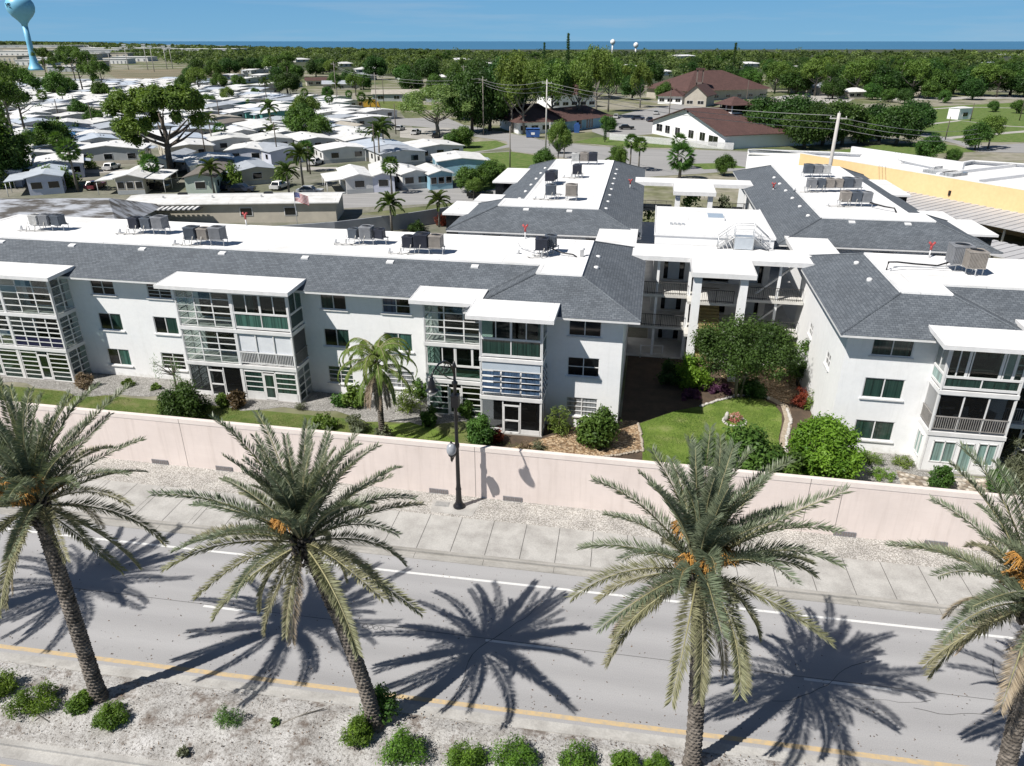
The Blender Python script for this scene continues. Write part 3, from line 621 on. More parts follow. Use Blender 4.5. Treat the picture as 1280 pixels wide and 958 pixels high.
def block_roof(B,eave,vents=()):
    deck=inset(eave,RUN); mb=MB(); n=len(eave)
    for i in range(n):
        j=(i+1)%n; e=Vector(eave[j])-Vector(eave[i]); ax=0 if abs(e.x)>abs(e.y) else 1
        mb.face([(*eave[i],ZE),(*eave[j],ZE),(*deck[j],ZD),(*deck[i],ZD)],ax)
    rf=B.part(mb,'shingle_roof',[shingX,shingY])
    for i in range(n):                                     # hip ridges
        a=Vector((*eave[i],ZE+.02)); b=Vector((*deck[i],ZD+.02)); mb=MB(); mb.tube([a,b],[.06,.06],4,sm=False); B.sub(mb,'hip_cap',shingX,rf)
    mb=MB(); lo=inset(eave,0.03)
    mb.prism(lo,ZE-.19,ZE-.012,1,0); B.part(mb,'fascia',[white_trim,soffit_m])
    mb=MB(); mb.prism(inset(deck,-.02),ZD-.06,ZD+.03); ri=inset(deck,.0); r2=inset(deck,.28)
    for i in range(n):
        j=(i+1)%n; mb.hexa([(*ri[i],ZD+.032),(*ri[j],ZD+.032),(*r2[j],ZD+.032),(*r2[i],ZD+.032),(*ri[i],ZD+.1),(*ri[j],ZD+.1),(*r2[j],ZD+.05),(*r2[i],ZD+.05)])
    fd=B.part(mb,'flat_roof',white_roof)
    for (u,v,ax) in vents:
        mb=MB(); z=ZD-.25
        if ax=='x': mb.hexa([(u-.28,v-.2,z-.1),(u+.28,v-.2,z-.1),(u+.28,v+.2,z),(u-.28,v+.2,z),(u-.26,v-.2,z+.12),(u+.26,v-.2,z+.12),(u+.26,v+.15,z+.2),(u-.26,v+.15,z+.2)])
        else: mb.lathe([(.19,-.15),(.19,.05),(.15,.11),(.06,.14)],10,(u,v,z))
        B.sub(mb,'roof_vent',white_trim,rf)
    return deck
def window(B,fr,a0,a1,z0,z1,kind,name='window'):
    "frame (the part) with panes and a sill under it"
    mb=MB(); t=.055; d0,d1=-.12,-.03; am=(a0+a1)/2
    for q in ((a0,a1,z1-t,z1),(a0,a1,z0,z0+t),(a0,a0+t,z0+t,z1-t),(a1-t,a1,z0+t,z1-t),(am-.03,am+.03,z0+t,z1-t)): fr.box(mb,q[0],q[1],d0,d1,q[2],q[3])
    if kind[0]=='h': fr.box(mb,a0+t,a1-t,d0+.01,d1-.01,(z0+z1)/2-.025,(z0+z1)/2+.025)
    if kind[0]=='j':
        for k in range(1,4): fr.box(mb,a0+t,a1-t,d0+.01,d1-.01,z0+(z1-z0)*k/4-.02,z0+(z1-z0)*k/4+.02)
    f=B.part(mb,name,white_trim)
    for (x0,x1,m) in ((a0+t,am-.03,kind[1]),(am+.03,a1-t,kind[2])):
        mb=MB(); fr.box(mb,x0,x1,-.10,-.085,z0+t,z1-t); B.sub(mb,'pane',m,f)
    mb=MB(); fr.box(mb,a0-.12,a1+.12,-.15,.10,z0-.1,z0-.003); B.sub(mb,'sill',white_trim,f)
dk,tl,gn,gy,mt,bl=pane_dark,pane_teal,pane_green,pane_grey,pane_mint,pane_blue
ZW=[(.88,2.25),(3.82,5.18),(6.66,7.8)]
# ---- porches
FL=[(0.0,2.62),(2.72,5.34),(5.44,8.25)]
blind=mat('blind_fabric',(.72,.74,.77),(.6,.62,.66),1.2,.8)
wood=mat('rail_wood',(.30,.285,.27),(.2,.19,.18),3,.8)
def panel(B,P,fr,a0,a1,z0,z1,st):
    "fills one bay of a porch; P is the porch node"
    mb=MB(); pa=[]; D0,D1=-.07,-.01
    def bar(x0,x1,y0,y1,d0=D0,d1=D1): fr.box(mb,x0,x1,d0,d1,y0,y1)
    k=st[0]; h=z1-z0
    if k=='louv':
        nc,nr,low=st[1],st[2],st[3] if len(st)>3 else 0
        for i in range(nc+1):
            x=a0+(a1-a0)*i/nc; bar(max(a0,x-.045),min(a1,x+.045),z0,z1)
        for j in range(nr+1):
            y=z0+h*j/nr; bar(a0,a1,max(z0,y-.028),min(z1,y+.028),D0-.02,D1+.012)
        mb2=MB()
        for i in range(nc):
            for j in range(nr):
                x0,x1=a0+(a1-a0)*i/nc+.045,a0+(a1-a0)*(i+1)/nc-.045; y0,y1=z0+h*j/nr+.03,z0+h*(j+1)/nr-.03; 
                if (i*5+j*3)%4==1 and not low: mb2.hexa([fr.pt(x0,.02,y0),fr.pt(x1,.02,y0),fr.pt(x1,.03,y0),fr.pt(x0,.03,y0),fr.pt(x0,-.06,y1),fr.pt(x1,-.06,y1),fr.pt(x1,-.05,y1),fr.pt(x0,-.05,y1)])
                else: fr.box(mb2,x0,x1,-.05,-.04,y0,y1)
        B.sub(mb2,'pane',glass_clear,P)
        if low:
            mb2=MB(); y=z0+h*low/nr; fr.box(mb2,a0+.05,a1-.05,-.035,-.03,z0+.03,y-.03); B.sub(mb2,'panel',st[4],P)
    elif k=='slide':
        up,dn,zs,mu,ml=st[1],st[2],z0+h*st[3],st[4],st[5]
        bar(a0,a1,z0,z0+.16); bar(a0,a1,zs-.07,zs+.07,D0-.02,D1+.02); bar(a0,a1,z1-.07,z1)
        for (n,y0,y1,m,nm) in ((up,zs+.07,z1-.07,mu,'pane'),(dn,z0+.16,zs-.07,ml,'lower_pane')):
            X=n if isinstance(n,(list,tuple)) else [i/n for i in range(n+1)]
            for i,x in enumerate(X):
                xx=a0+(a1-a0)*x; w_=.075 if i in(0,len(X)-1) or (i%2==0 and len(X)>3) else .035
                bar(max(a0,xx-w_),min(a1,xx+w_),y0,y1)
            mb2=MB(); fr.box(mb2,a0+.04,a1-.04,-.05,-.04,y0,y1); B.sub(mb2,nm,m,P)
    elif k in('rail','shade'):
        n=st[1]
        for i in range(n+1):
            x=a0+(a1-a0)*i/n; bar(max(a0,x-.04),min(a1,x+.04),z0,z1)
        bar(a0,a1,z1-.06,z1)
        mb2=MB(); fr.box(mb2,a0,a1,-.03,.02,z0+.88,z0+.95); fr.box(mb2,a0,a1,-.03,.02,z0+.08,z0+.13); x=a0+.08
        while x<a1-.05: fr.box(mb2,x-.018,x+.018,-.015,.012,z0+.13,z0+.88); x+=.125
        B.sub(mb2,'railing',wood if k=='rail' else white_trim,P)
        mb2=MB()
        for i in range(n):
            x0,x1=a0+(a1-a0)*i/n+.05,a0+(a1-a0)*(i+1)/n-.05
            if k=='shade': fr.box(mb2,x0,x1,-.09,-.08,z0+.97-.06*i,z1-.06)
            else: fr.box(mb2,x0,x1,-.05,-.045,z0+.05,z1-.06)
        B.sub(mb2,'blind' if k=='shade' else 'screen',blind if k=='shade' else screen,P)
    elif k=='door':          # louvres either side of a glazed door, optional knee wall
        nr,knee,fillm=st[1],st[2],st[3]; w_=a1-a0; c0,c1=a0+w_*.36,a0+w_*.60
        for x in (a0+.04,c0,c1,a1-.04): bar(x-.05,x+.05,z0,z1)
        bar(a0,a1,z1-.22 if knee else z1-.08,z1)
        if knee:
            bar(a0,c0,z0,z0+.6); bar(c1,a1,z0,z0+.6)
        for (x0,x1) in ((a0+.09,c0-.05),(c1+.05,a1-.09)):
            b0=z0+(.6 if knee else 0)
            for j in range(nr+1):
                y=b0+(z1-.22-b0)*j/nr; fr.box(mb,x0,x1,D0-.02,D1+.012,y-.025,y+.025)
            mb2=MB(); fr.box(mb2,x0,x1,-.05,-.04,b0,z1-.1); B.sub(mb2,'pane',fillm,P)
        mb2=MB(); x0,x1=c0+.06,c1-.06
        for q in ((x0,x0+.1,z0+.04,z0+2.1),(x1-.1,x1,z0+.04,z0+2.1),(x0+.1,x1-.1,z0+2.0,z0+2.1),(x0+.1,x1-.1,z0+1.0,z0+1.08),(x0+.1,x1-.1,z0+.04,z0+.22)): fr.box(mb2,q[0],q[1],-.055,.0,q[2],q[3])
        d=B.sub(mb2,'door',white_trim,P); mb2=MB(); fr.box(mb2,x0+.1,x1-.1,-.04,-.03,z0+.22,z0+2.0); B.sub(mb2,'door_glass',fillm,P)
    elif k=='screen':        # dark insect screen and a plain framed door
        xs=[a0,a0+(a1-a0)*.36,a0+(a1-a0)*.66,a1]
        for x in xs: bar(max(a0,x-.04),min(a1,x+.04),z0,z1)
        bar(a0,a1,z1-.06,z1); bar(xs[0],xs[1],z0,z0+.32); bar(xs[2],xs[3],z0,z0+.32)
        for y in (z0+.05,z0+.95,z0+2.05): bar(xs[1]+.04,xs[2]-.04,y-.05,y+.05,D0,D1+.02)
        for x in (xs[1]+.08,xs[2]-.08): bar(x-.04,x+.04,z0,z0+2.05,D0,D1+.02)
        mb2=MB(); fr.box(mb2,a0+.04,a1-.04,-.05,-.045,z0+.3,z1-.06); B.sub(mb2,'screen',screen,P)
    elif k=='hopper':        # tilted-out awning windows under a pale header
        hd=st[1]; nc,nr=3,4; zt=z1-hd
        bar(a0,a1,z0,z0+.08)
        mb2=MB(); fr.box(mb2,a0+.05,a1-.05,-.06,-.02,zt,z1-.02); B.sub(mb2,'panel',mat('pale_blue_panel',(.5,.56,.63),(.43,.5,.57),1,.5),P)
        for i in range(nc+1):
            x=a0+(a1-a0)*i/nc; bar(max(a0,x-.04),min(a1,x+.04),z0,zt)
        bar(a0,a1,zt-.04,zt+.04)
        gl=MB()
        for i in range(nc):
            for j in range(nr):
                x0,x1=a0+(a1-a0)*i/nc+.03,a0+(a1-a0)*(i+1)/nc-.03; y0,y1=z0+.1+(zt-z0-.14)*j/nr,z0+.1+(zt-z0-.14)*(j+1)/nr-.04; o=.11 if j<2 else .07
                gl.hexa([fr.pt(x0,o,y0+.1),fr.pt(x1,o,y0+.1),fr.pt(x1,o-.015,y0+.1),fr.pt(x0,o-.015,y0+.1),fr.pt(x0,0,y1),fr.pt(x1,0,y1),fr.pt(x1,-.015,y1),fr.pt(x0,-.015,y1)])
                for q in (x0,x1): mb.tube([fr.pt(q,o,y0+.1),fr.pt(q,0,y1)],.022,4)
                mb.tube([fr.pt(x0,o,y0+.1),fr.pt(x1,o,y0+.1)],.025,4)
        B.sub(gl,'pane',pane_blue,P)
    elif k=='solid':         # plastered ground floor with two windows and a door
        w_=a1-a0; H1=[(a0+w_*.08,a0+w_*.40,z0+.62,z1-.35),(a0+w_*.455,a0+w_*.655,z0+.08,z1-.38),(a0+w_*.70,a0+w_*.96,z0+.62,z1-.3)]
        if len(st)>1: H1=[(a0+w_*.25,a0+w_*.85,z0+.55,z1-.35)]
        fr.wall(mb,a0,a1,z0,z1,H1,.1)
        for i,hh in enumerate(H1):
            mb2=MB(); t=.05; c=(hh[0]+hh[1])/2
            for q in ((hh[0],hh[1],hh[3]-t,hh[3]),(hh[0],hh[1],hh[2],hh[2]+t),(hh[0],hh[0]+t,hh[2],hh[3]),(hh[1]-t,hh[1],hh[2],hh[3]))+(((c-.03,c+.03,hh[2],hh[3]),) if i!=1 else ()): fr.box(mb2,q[0],q[1],-.09,.03,q[2],q[3])
            f=B.sub(mb2,'door' if i==1 else 'window',white_trim,P); mb2=MB(); fr.box(mb2,hh[0]+t,hh[1]-t,-.07,-.05,hh[2]+t,hh[3]-t); B.sub(mb2,'pane',pane_mint,P)
    elif k=='open':
        bar(a0,a1,z1-.1,z1); 
    if mb.v: B.sub(mb,'frame',white_stucco if k=='solid' else white_trim,P)
def porch(B,u0,u1,vf,vb,bays,left=None,right=None,dark_wall=False):
    P=B.node('porch'); fr=FR((0,vf),(1,0),(0,-1)); n=len(bays); w_=(u1-u0)/n
    mb=MB()
    for i in range(n+1):
        x=u0+(u1-u0)*i/n; r=.1 if 0<i<n else .085
        mb.box(max(u0,x-r) if i else u0,min(u1,x+r) if i<n else u1,vf-.02,vf+.14,0,8.4)
    B.sub(mb,'column',white_trim,P)
    for z in (2.62,5.34):
        mb=MB(); mb.box(u0-.02,u1+.02,vf-.05,vb-.005,z,z+.10); mb.box(u0-.03,u1+.03,vf-.06,vf+.1,z-.12,z+.135); B.sub(mb,'floor_slab',white_trim,P)
    mb=MB(); mb.box(u0,u1,vf-.03,vf+.12,8.25,8.42); B.sub(mb,'head_beam',white_trim,P)
    mb=MB(); mb.box(u0-.05,u1+.05,vf-.1,vb-.01,-.1,.06); B.sub(mb,'base',floor_conc,P)
    mb=MB()
    for i in range(1,n): x=u0+(u1-u0)*i/n; mb.box(x-.05,x+.05,vf+.15,vb-.01,.07,8.25)
    for i in range(n):                                   # sliding doors on the back wall
        for (z0,z1) in FL: pass
    if n>1: B.sub(mb,'partition',interior,P)
    mb=MB()
    for i in range(n):
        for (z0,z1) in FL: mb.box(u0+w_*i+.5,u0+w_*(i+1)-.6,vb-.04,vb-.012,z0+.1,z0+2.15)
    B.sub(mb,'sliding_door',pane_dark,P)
    for i,b in enumerate(bays):
        for f,st in enumerate(b):
            z0,z1=FL[f]; panel(B,P,fr,u0+w_*i+.1,u0+w_*(i+1)-.1,z0+(.13 if f else .07),z1-.12,st)
    for sd,x,nn in ((left,u0,-1),(right,u1,1)):
        if not sd: continue
        f2=FR((x,vf),(0,1),(nn,0)); L=vb-vf-.01
        for f,st in enumerate(sd):
            z0,z1=FL[f]; panel(B,P,f2,.14,L,z0+(.13 if f else .07),z1-.12 if f<2 else z1-.06,st)
        mb=MB()
        for z in (2.62,5.34): f2.box(mb,-.04,L,.0,.035,z-.12,z+.135)
        B.sub(mb,'band',white_trim,P)
    return P
def awning(B,u0,u1,vf,vb):
    mb=MB(); z=8.43; mb.hexa([(u0,vf,z-.03),(u1,vf,z-.03),(u1,vb,z+.12),(u0,vb,z+.12),(u0,vf,z+.15),(u1,vf,z+.15),(u1,vb,z+.30),(u0,vb,z+.30)]); a=B.part(mb,'awning',white_roof)
    mb=MB(); mb.box(u0-.03,u1+.03,vf-.035,vf-.004,z-.09,z+.17)
    for q in (u0,u1): mb.hexa([(q-.03,vf-.004,z-.09),(q+.03,vf-.004,z-.09),(q+.03,vb,z+.06),(q-.03,vb,z+.06),(q-.03,vf-.004,z+.17),(q+.03,vf-.004,z+.17),(q+.03,vb,z+.32),(q-.03,vb,z+.32)])
    B.sub(mb,'awning_trim',white_trim,a)
louv3=('louv',3,5); AB='apartment blocks of the white complex'
# ---- front left block
A=Block('apartment_block',-29,9,'long white three storey block on the left, nearest the pink wall')
mb=MB(); f1=FR((0,2),(1,0),(0,-1)); f2=FR((0,0),(1,0),(0,-1))
wu=[(-39.8,-37.85),(-35.12,-33.15),(-21.45,-19.52),(-16.85,-14.8)]
kinds=[[('s',dk,tl),('s',dk,gn),('h',dk,dk)],[('j',dk,dk),('s',dk,gn),('j',dk,dk)],[('j',gn,gn),('s',dk,gn),('s',gn,dk)],[('j',gy,gy),('s',gn,tl),('h',bl,dk)]]
H1=[(a,b,z0,z1) for a,b in wu for z0,z1 in ZW]; f1.wall(mb,-58,-9.35,0,8.1,H1)
H2=[(-3.5,-1.4,z0,z1) for z0,z1 in ZW]; f2.wall(mb,-9.35,0,0,8.1,H2)
mb.face([(-9.35,2,0),(-9.35,0,0),(-9.35,0,8.1),(-9.35,2,8.1)][::1]); mb.face([(0,0,0),(0,15.9,0),(0,15.9,8.1),(0,0,8.1)]); mb.face([(0,15.9,0),(-58,15.9,0),(-58,15.9,8.1),(0,15.9,8.1)]); mb.face([(-58,15.9,0),(-58,2,0),(-58,2,8.1),(-58,15.9,8.1)])
A.part(mb,'wall',white_stucco)
for (a,b),kk in zip(wu,kinds):
    for (z0,z1),k in zip(ZW,kk): window(A,f1,a,b,z0,z1,k)
for (z0,z1),k in zip(ZW,[('j',gy,gy),('h',dk,dk),('s',dk,dk)]): window(A,f2,-3.5,-1.4,z0,z1,k)
eA=[(-59,1.1),(-10.3,1.1),(-10.3,-.95),(1.05,-.95),(1.05,16.85),(-59,16.85)]
va=[(BF(x,y,9.45).x,4.75,'x') for x,y in ((15,300),(95,307),(186,310),(285,315),(388,320),(492,326),(597,331))]+[(-2.45,9.2,'d'),(-2.35,6.3,'d')]
block_roof(A,eA,va)
darkblue=mat('panel_navy',(.012,.013,.05),None,2,.3)
porch(A,-50.3,-41.6,.05,2,[[('door',6,0,glass),('louv',4,6),louv3],[('door',6,0,glass),('louv',4,6,2,darkblue),('louv',3,5)]],right=[('louv',2,5),('louv',2,6),('louv',2,4)])
porch(A,-31.45,-22.86,-.1,2,[[('screen',),louv3,louv3],[('door',4,1,pane_green),('shade',3),('slide',4,2,.45,glass,pane_teal)]],left=[('louv',2,5)]*3,right=[('louv',2,4),('rail',1),('slide',2,1,.45,glass,pane_green)])
porch(A,-13.3,-9.08,.1,2,[[('door',5,0,glass),('slide',[0,.28,.5,.52,.8,1],[0,.5,1],.42,glass,glass),('louv',3,5)]],left=[('louv',2,5)]*3)
porch(A,-9.02,-4.9,-1.8,0,[[('screen',),('hopper',.62),('slide',4,2,.48,glass,pane_green)]],right=[('screen',),('hopper',.5),('slide',2,1,.48,glass,glass)])
awning(A,-51,-40.95,-.55,2.2); awning(A,-32.45,-22.5,-.62,2.25); awning(A,-14.0,-9.3,-.5,2.2); awning(A,-9.65,-4.15,-2.7,.2)
# ---- front right block
C_=Block('apartment_block',40,9,'white three storey block at the right edge beside the round hedge')
mb=MB(); g0=FR((0,.1),(1,0),(0,-1)); g1=FR((0,2.1),(1,0),(0,-1)); gs=FR((13.45,0),(0,1),(-1,0))
g0.wall(mb,13.45,23.15,0,8.1,[(14.92,17.25,z0,z1) for z0,z1 in ZW]); g1.wall(mb,23.15,70,0,8.1)
HS=[(3.0,4.25,4.3,5.25),(9.2,10.4,4.1,5.05)]; gs.wall(mb,.1,16,0,8.1,HS,.1); mb.face([(23.15,.1,0),(23.15,2.1,0),(23.15,2.1,8.1),(23.15,.1,8.1)]); mb.face([(70,16,0),(13.45,16,0),(13.45,16,8.1),(70,16,8.1)])
C_.part(mb,'wall',white_stucco)
for z in ZW: window(C_,g0,14.92,17.25,z[0],z[1],('s',gn,gn) if z[0]<6 else ('s',gn,pane_green))
for a,b,z0,z1 in HS: window(C_,gs,a,b,z0,z1,('h',dk,dk))
eC=[(12.75,-.85),(24.0,-.85),(24.0,1.2),(71,1.2),(71,16.9),(12.75,16.9)]
block_roof(C_,eC,[(BF(1174,362,9.45).x+6,4.8,'x'),(27.2,4.8,'x'),(33,4.8,'x'),(15.9,6.8,'d'),(16.0,11.0,'d')])
porch(C_,18.55,22.78,-1.7,.1,[[('solid',),('rail',3),('slide',[0,.13,.26,.3,.7,.74,.87,1],[0,.5,1],.30,glass,pane_green)]],left=[('solid',1),('rail',1),('slide',2,1,.33,glass,pane_mint)])
porch(C_,22.86,27.3,.2,2.1,[[('screen',),('rail',3),('louv',3,5)]])
awning(C_,17.85,23.4,-2.6,.3); awning(C_,23.3,28,-.4,2.3)
# ---- rear blocks
def rear(u,lab,eave,flip,vents,awn):
    B=Block('apartment_block',u,20.8,lab,rot=.014); w_=inset(eave,.95); mb=MB(); n=len(w_)
    for i in range(n): j=(i+1)%n; mb.face([(*w_[i],0),(*w_[j],0),(*w_[j],8.1),(*w_[i],8.1)])
    B.part(mb,'wall',white_stucco); block_roof(B,eave,vents)
    fr=FR((0,w_[0][1]),(1,0),(0,-1)); x0,x1=min(p[0] for p in w_),max(p[0] for p in w_)
    for k in range(3):
        c=x0+(x1-x0)*(.2+.3*k); mb=MB(); fr.box(mb,c-.9,c+.9,.01,.04,6.7,7.75); f=B.part(mb,'window',white_trim); mb=MB(); fr.box(mb,c-.82,c+.82,.042,.05,6.78,7.68); B.sub(mb,'pane',pane_dark,f)
    for (a,b,c,d) in awn:
        mb=MB(); mb.box(a,b,c,d,8.32,8.52); B.part(mb,'awning',white_roof); s=1 if flip else -1
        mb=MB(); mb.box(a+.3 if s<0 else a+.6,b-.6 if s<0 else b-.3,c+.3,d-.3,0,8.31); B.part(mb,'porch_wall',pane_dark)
    return B
rear(-8,'rear left white block with three awnings, behind the long front block',[(-17.3,20.8),(.5,20.8),(.5,60),(-15.3,60),(-15.3,32.4),(-17.3,32.4)],0,
    [(-10.4,24.5,'x'),(-6.3,24.5,'x')]+[(-3.0,26.5+3.4*k,'d') for k in range(8)]+[(-11.9,30+4*k,'d') for k in range(6)],[(-19.1,-16.4,26.4,32.6),(-17.4,-14.6,33,36.9),(-17.7,-14.6,45,55.6)])
rear(21,'rear right white block between the stair tower and the yellow wall',[(12,20.8),(29.7,20.8),(29.7,32.3),(28.4,32.3),(28.4,60),(12,60)],1,
    [(18.6,24.5,'x'),(23.2,24.5,'x')]+[(15.4,27+4.2*k,'d') for k in range(6)],[(28.6,31.4,26.2,32.4),(27.2,30.0,32.45,36),(27.3,29.6,44.5,54.6)])
# ---- stair tower and walkways
T=Block('stair_tower',6.8,15,'open white stair tower with railed walkways between the two front blocks','stair tower')
def slabpart(name,boxes,m,trim=0):
    mb=MB()
    for b in boxes: mb.box(*b)
    return T.part(mb,name,m)
slabpart('canopy_roof',[(-.4,13.6,13.3,17.2,8.38,8.62),(4.5,9.0,9.3,13.295,8.38,8.618),(-3.3,.1,17.205,22.4,8.39,8.616),(12.75,16.2,17.205,22.2,8.39,8.616),(-3.3,-.405,14.0,17.2,8.4,8.612),(13.605,16.2,15.5,17.2,8.4,8.612)],white_roof)
mb=MB()
for b in ((-.44,4.46,13.26,13.296,8.28,8.64),(9.04,13.64,13.26,13.296,8.28,8.64),(4.46,9.04,9.25,9.29,8.28,8.64),(4.44,4.48,9.29,13.26,8.28,8.64),(9.02,9.06,9.29,13.26,8.28,8.64),(12.7,12.74,17.2,22.2,8.3,8.64),(.11,.15,17.2,22.4,8.3,8.64)): mb.box(*b)
T.part(mb,'roof_edge',white_trim)
slabpart('walkway_floor',[(0,4.5,13.55,17.5,2.5,2.72),(9,13.4,13.55,17.5,2.5,2.72),(4.5,9,12.2,17.5,2.5,2.72),(0,4.5,13.55,17.5,5.22,5.44),(9,13.4,13.55,17.5,5.22,5.44),(4.5,9,12.2,17.5,5.22,5.44),(0,2.0,17.5,40,5.22,5.44),(11.4,13.2,17.5,40,5.22,5.44),(0,2,17.5,40,2.5,2.72),(11.4,13.2,17.5,40,2.5,2.72),(-.5,13.5,13.4,17.5,-.1,.08)],mat('slab_edge',(.62,.61,.58),(.5,.49,.46),1.5,.8))
for (a,b) in ((4.66,5.25),(8.0,8.55)):
    mb=MB(); mb.box(a,b,9.55,10.3,0,8.38); T.part(mb,'column',white_stucco)
for a,b in ((4.5,4.75),(8.75,9.0),(2.0,2.2),(11.3,11.5)):
    mb=MB(); mb.box(a,b,13.75,14.0,.08,8.38); T.part(mb,'column',white_stucco)
mb=MB(); bw=FR((0,17.55),(1,0),(0,-1)); bw.wall(mb,1.7,11.2,0,8.4,[(2.6,4.3,z+.08,z+2.3) for z in (0,2.72,5.44)]+[(5.0,8.0,z+.08,z+2.3) for z in (0,2.72,5.44)]+[(8.9,10.7,z+.08,z+2.3) for z in (0,2.72,5.44)],.4)
mb.face([(1.7,28.5,0),(1.7,17.55,0),(1.7,17.55,8.4),(1.7,28.5,8.4)]); mb.face([(11.2,17.55,0),(11.2,28.5,0),(11.2,28.5,8.4),(11.2,17.55,8.4)])
T.part(mb,'core_wall',interior)
mb=MB(); mb.box(1.9,11,18.2,28.3,0,8.3); T.part(mb,'shade_core',pane_dark)  # dark body behind the openings, its colour standing in for their deep shade
mb=MB(); mb.box(1.65,11.15,17.3,28.6,8.4,9.5); T.part(mb,'roof_box',white_roof)
mb=MB(); mb.box(1.55,11.25,17.2,17.28,9.36,9.56); mb.box(1.55,1.63,17.28,28.7,9.36,9.56); mb.box(11.17,11.25,17.28,28.7,9.36,9.56); T.part(mb,'box_trim',white_trim)
p=BF(894,273,9.5); mb=MB(); mb.box(p.x-.75,p.x+.75,p.y-1,p.y+1,9.5,9.72,0); sk=T.part(mb,'skylight',[white_trim]); mb=MB(); mb.box(p.x-.68,p.x+.68,p.y-.9,p.y+.9,9.722,9.76); T.sub(mb,'pane',mat('skylight_grey',(.4,.45,.5),(.33,.38,.43),2,.1),sk)
p=BF(846,281,9.5); mb=MB()
for k in range(4): mb.box(p.x-.6+k*.34,p.x-.36+k*.34,p.y-.3+.1*(k%2),p.y+.3,9.51,9.62)
T.part(mb,'roof_drain',alu)
rail_m=mat('rail_dark',(.02,.02,.02),None,4,.5)
def rail(a,b,z,par=None,fr=None,nm='railing'):
    a=Vector(a);b=Vector(b);mb=MB();L=(b-a).length;n=max(2,int(L/.14))
    for zz in (z+.12,z+1.0): mb.tube([(a.x,a.y,zz),(b.x,b.y,zz)],.028,4,sm=False)
    for i in range(n+1):
        q=a.lerp(b,i/n); mb.tube([(q.x,q.y,z),(q.x,q.y,z+1.0)],.014 if i%9 else .03,3,cap=False,sm=False)
    return mb
for z in (2.72,5.44):
    for a,b in (((.1,13.62),(4.45,13.62)),((9.05,13.62),(13.3,13.62)),((5.3,12.25),(7.95,12.25))): T.part(rail(a,b,z),'railing',rail_m)
for z in (2.72,5.44):
    T.part(rail((1.95,17.6),(1.95,30),z),'railing',rail_m)
mb=MB(); st_m=mat('stair_yellow',(.30,.24,.1),(.2,.17,.09),2,.8)
for f,(z0,z1,s) in enumerate(((.1,2.72,1),(2.72,5.44,1))):
    for k in range(14): mb.box(5.6,7.2,12.4+k*.27,12.67+k*.27,z0+(z1-z0)*k/14,z0+(z1-z0)*(k+1)/14)
T.part(mb,'stair',st_m)
for z0,z1 in ((2.72,5.44),(5.44,8.1)):
    mb=MB(); mb.hexa([(9.9,15.2,z0),(10.1,15.2,z0),(10.1,15.5,z0),(9.9,15.5,z0),(12.6,15.2,z1-.2),(12.8,15.2,z1-.2),(12.8,15.5,z1-.2),(12.6,15.5,z1-.2)]); T.part(mb,'stair_stringer',white_trim)
door_m=mat('door_bluegrey',(.4,.45,.5),(.33,.38,.43),1,.6)
for x in (2.95,9.45):
    for z in (.08,2.8,5.52):
        mb=MB(); mb.box(x,x+.95,17.9,17.95,z,z+2.05); T.part(mb,'door',door_m)
# crossover stair on the roof
p=empty('crossover_stair',W(8.7,16.4,8.62),TH); tag(p,'metal crossover stair with handrails on the flat white stair tower roof','roof stair')
mb=MB(); mb.box(-.75,.75,.1,.95,1.0,1.06); mb.box(-.72,.72,.1,.14,.06,1.0); pl=mb.build('platform',mat('galvanised',(.5,.54,.58),(.42,.46,.5),3,.35,metal=.3),p)
mb=MB()
for k in range(5): mb.box(-1.9+k*.23,-1.66+k*.23,.15,.9,.16+.18*k,.19+.18*k); mb.box(.78+k*.23,1.02+k*.23,.15,.9,.92-.18*k,.95-.18*k)
mb.build('step',alu,p)
mb=MB()
for y in (.12,.93):
    mb.tube([(-2.0,y,0),(-.75,y,1.03),(.75,y,1.03),(2.0,y,0)],.045,4); mb.tube([(-2.0,y,.95),(-.75,y,2.0),(.75,y,2.0),(2.0,y,.95)],.035,5); mb.tube([(-2.0,y,.5),(-.75,y,1.5),(.75,y,1.5),(2.0,y,.5)],.025,5)
    for x,z in ((-2.0,0),(-1.35,.5),(-.75,0),(.75,0),(1.35,.5),(2.0,0)): mb.tube([(x,y,z),(x,y,z+.95 if abs(x)>.8 else 2.1)],.04,5)
mb.build('handrail',alu,p)
# far walkway between the rear blocks
K=Block('walkway_canopy',6,46,'white roofed rear walkway between the two rear blocks, square bay in front','walkway')
def kp(name,boxes,m):
    mb=MB()
    for b in boxes: mb.box(*b)
    return K.part(mb,name,m)
kp('canopy_roof',[(-1.2,12.7,47.1,50.6,8.36,8.62),(3.55,8.1,41.6,47.095,8.36,8.618)],white_roof)
kp('roof_edge',[(-1.2,3.5,47.04,47.08,8.22,8.64),(8.15,12.7,47.04,47.08,8.22,8.64),(3.5,8.15,41.52,41.58,8.22,8.64),(3.48,3.52,41.58,47.08,8.22,8.64),(8.12,8.16,41.58,47.08,8.22,8.64)],white_trim)
for x in (3.75,7.35):
    kp('column',[(x,x+.55,41.9,42.6,0,8.36)],white_stucco)
kp('walkway_floor',[(-1,3.6,47.3,50.4,5.22,5.44),(8,12.6,47.3,50.4,5.22,5.44),(-1,12.6,47.3,50.4,2.5,2.72)],floor_conc)
for a,b in (((-.9,47.35),(3.6,47.35)),((8.1,47.35),(12.5,47.35))):
    for z in (2.72,5.44): K.part(rail(a,b,z),'railing',rail_m)
kp('column',[(-.6,-.35,47.4,47.7,0,8.36)],white_stucco); kp('column',[(11.9,12.15,47.4,47.7,0,8.36)],white_stucco)

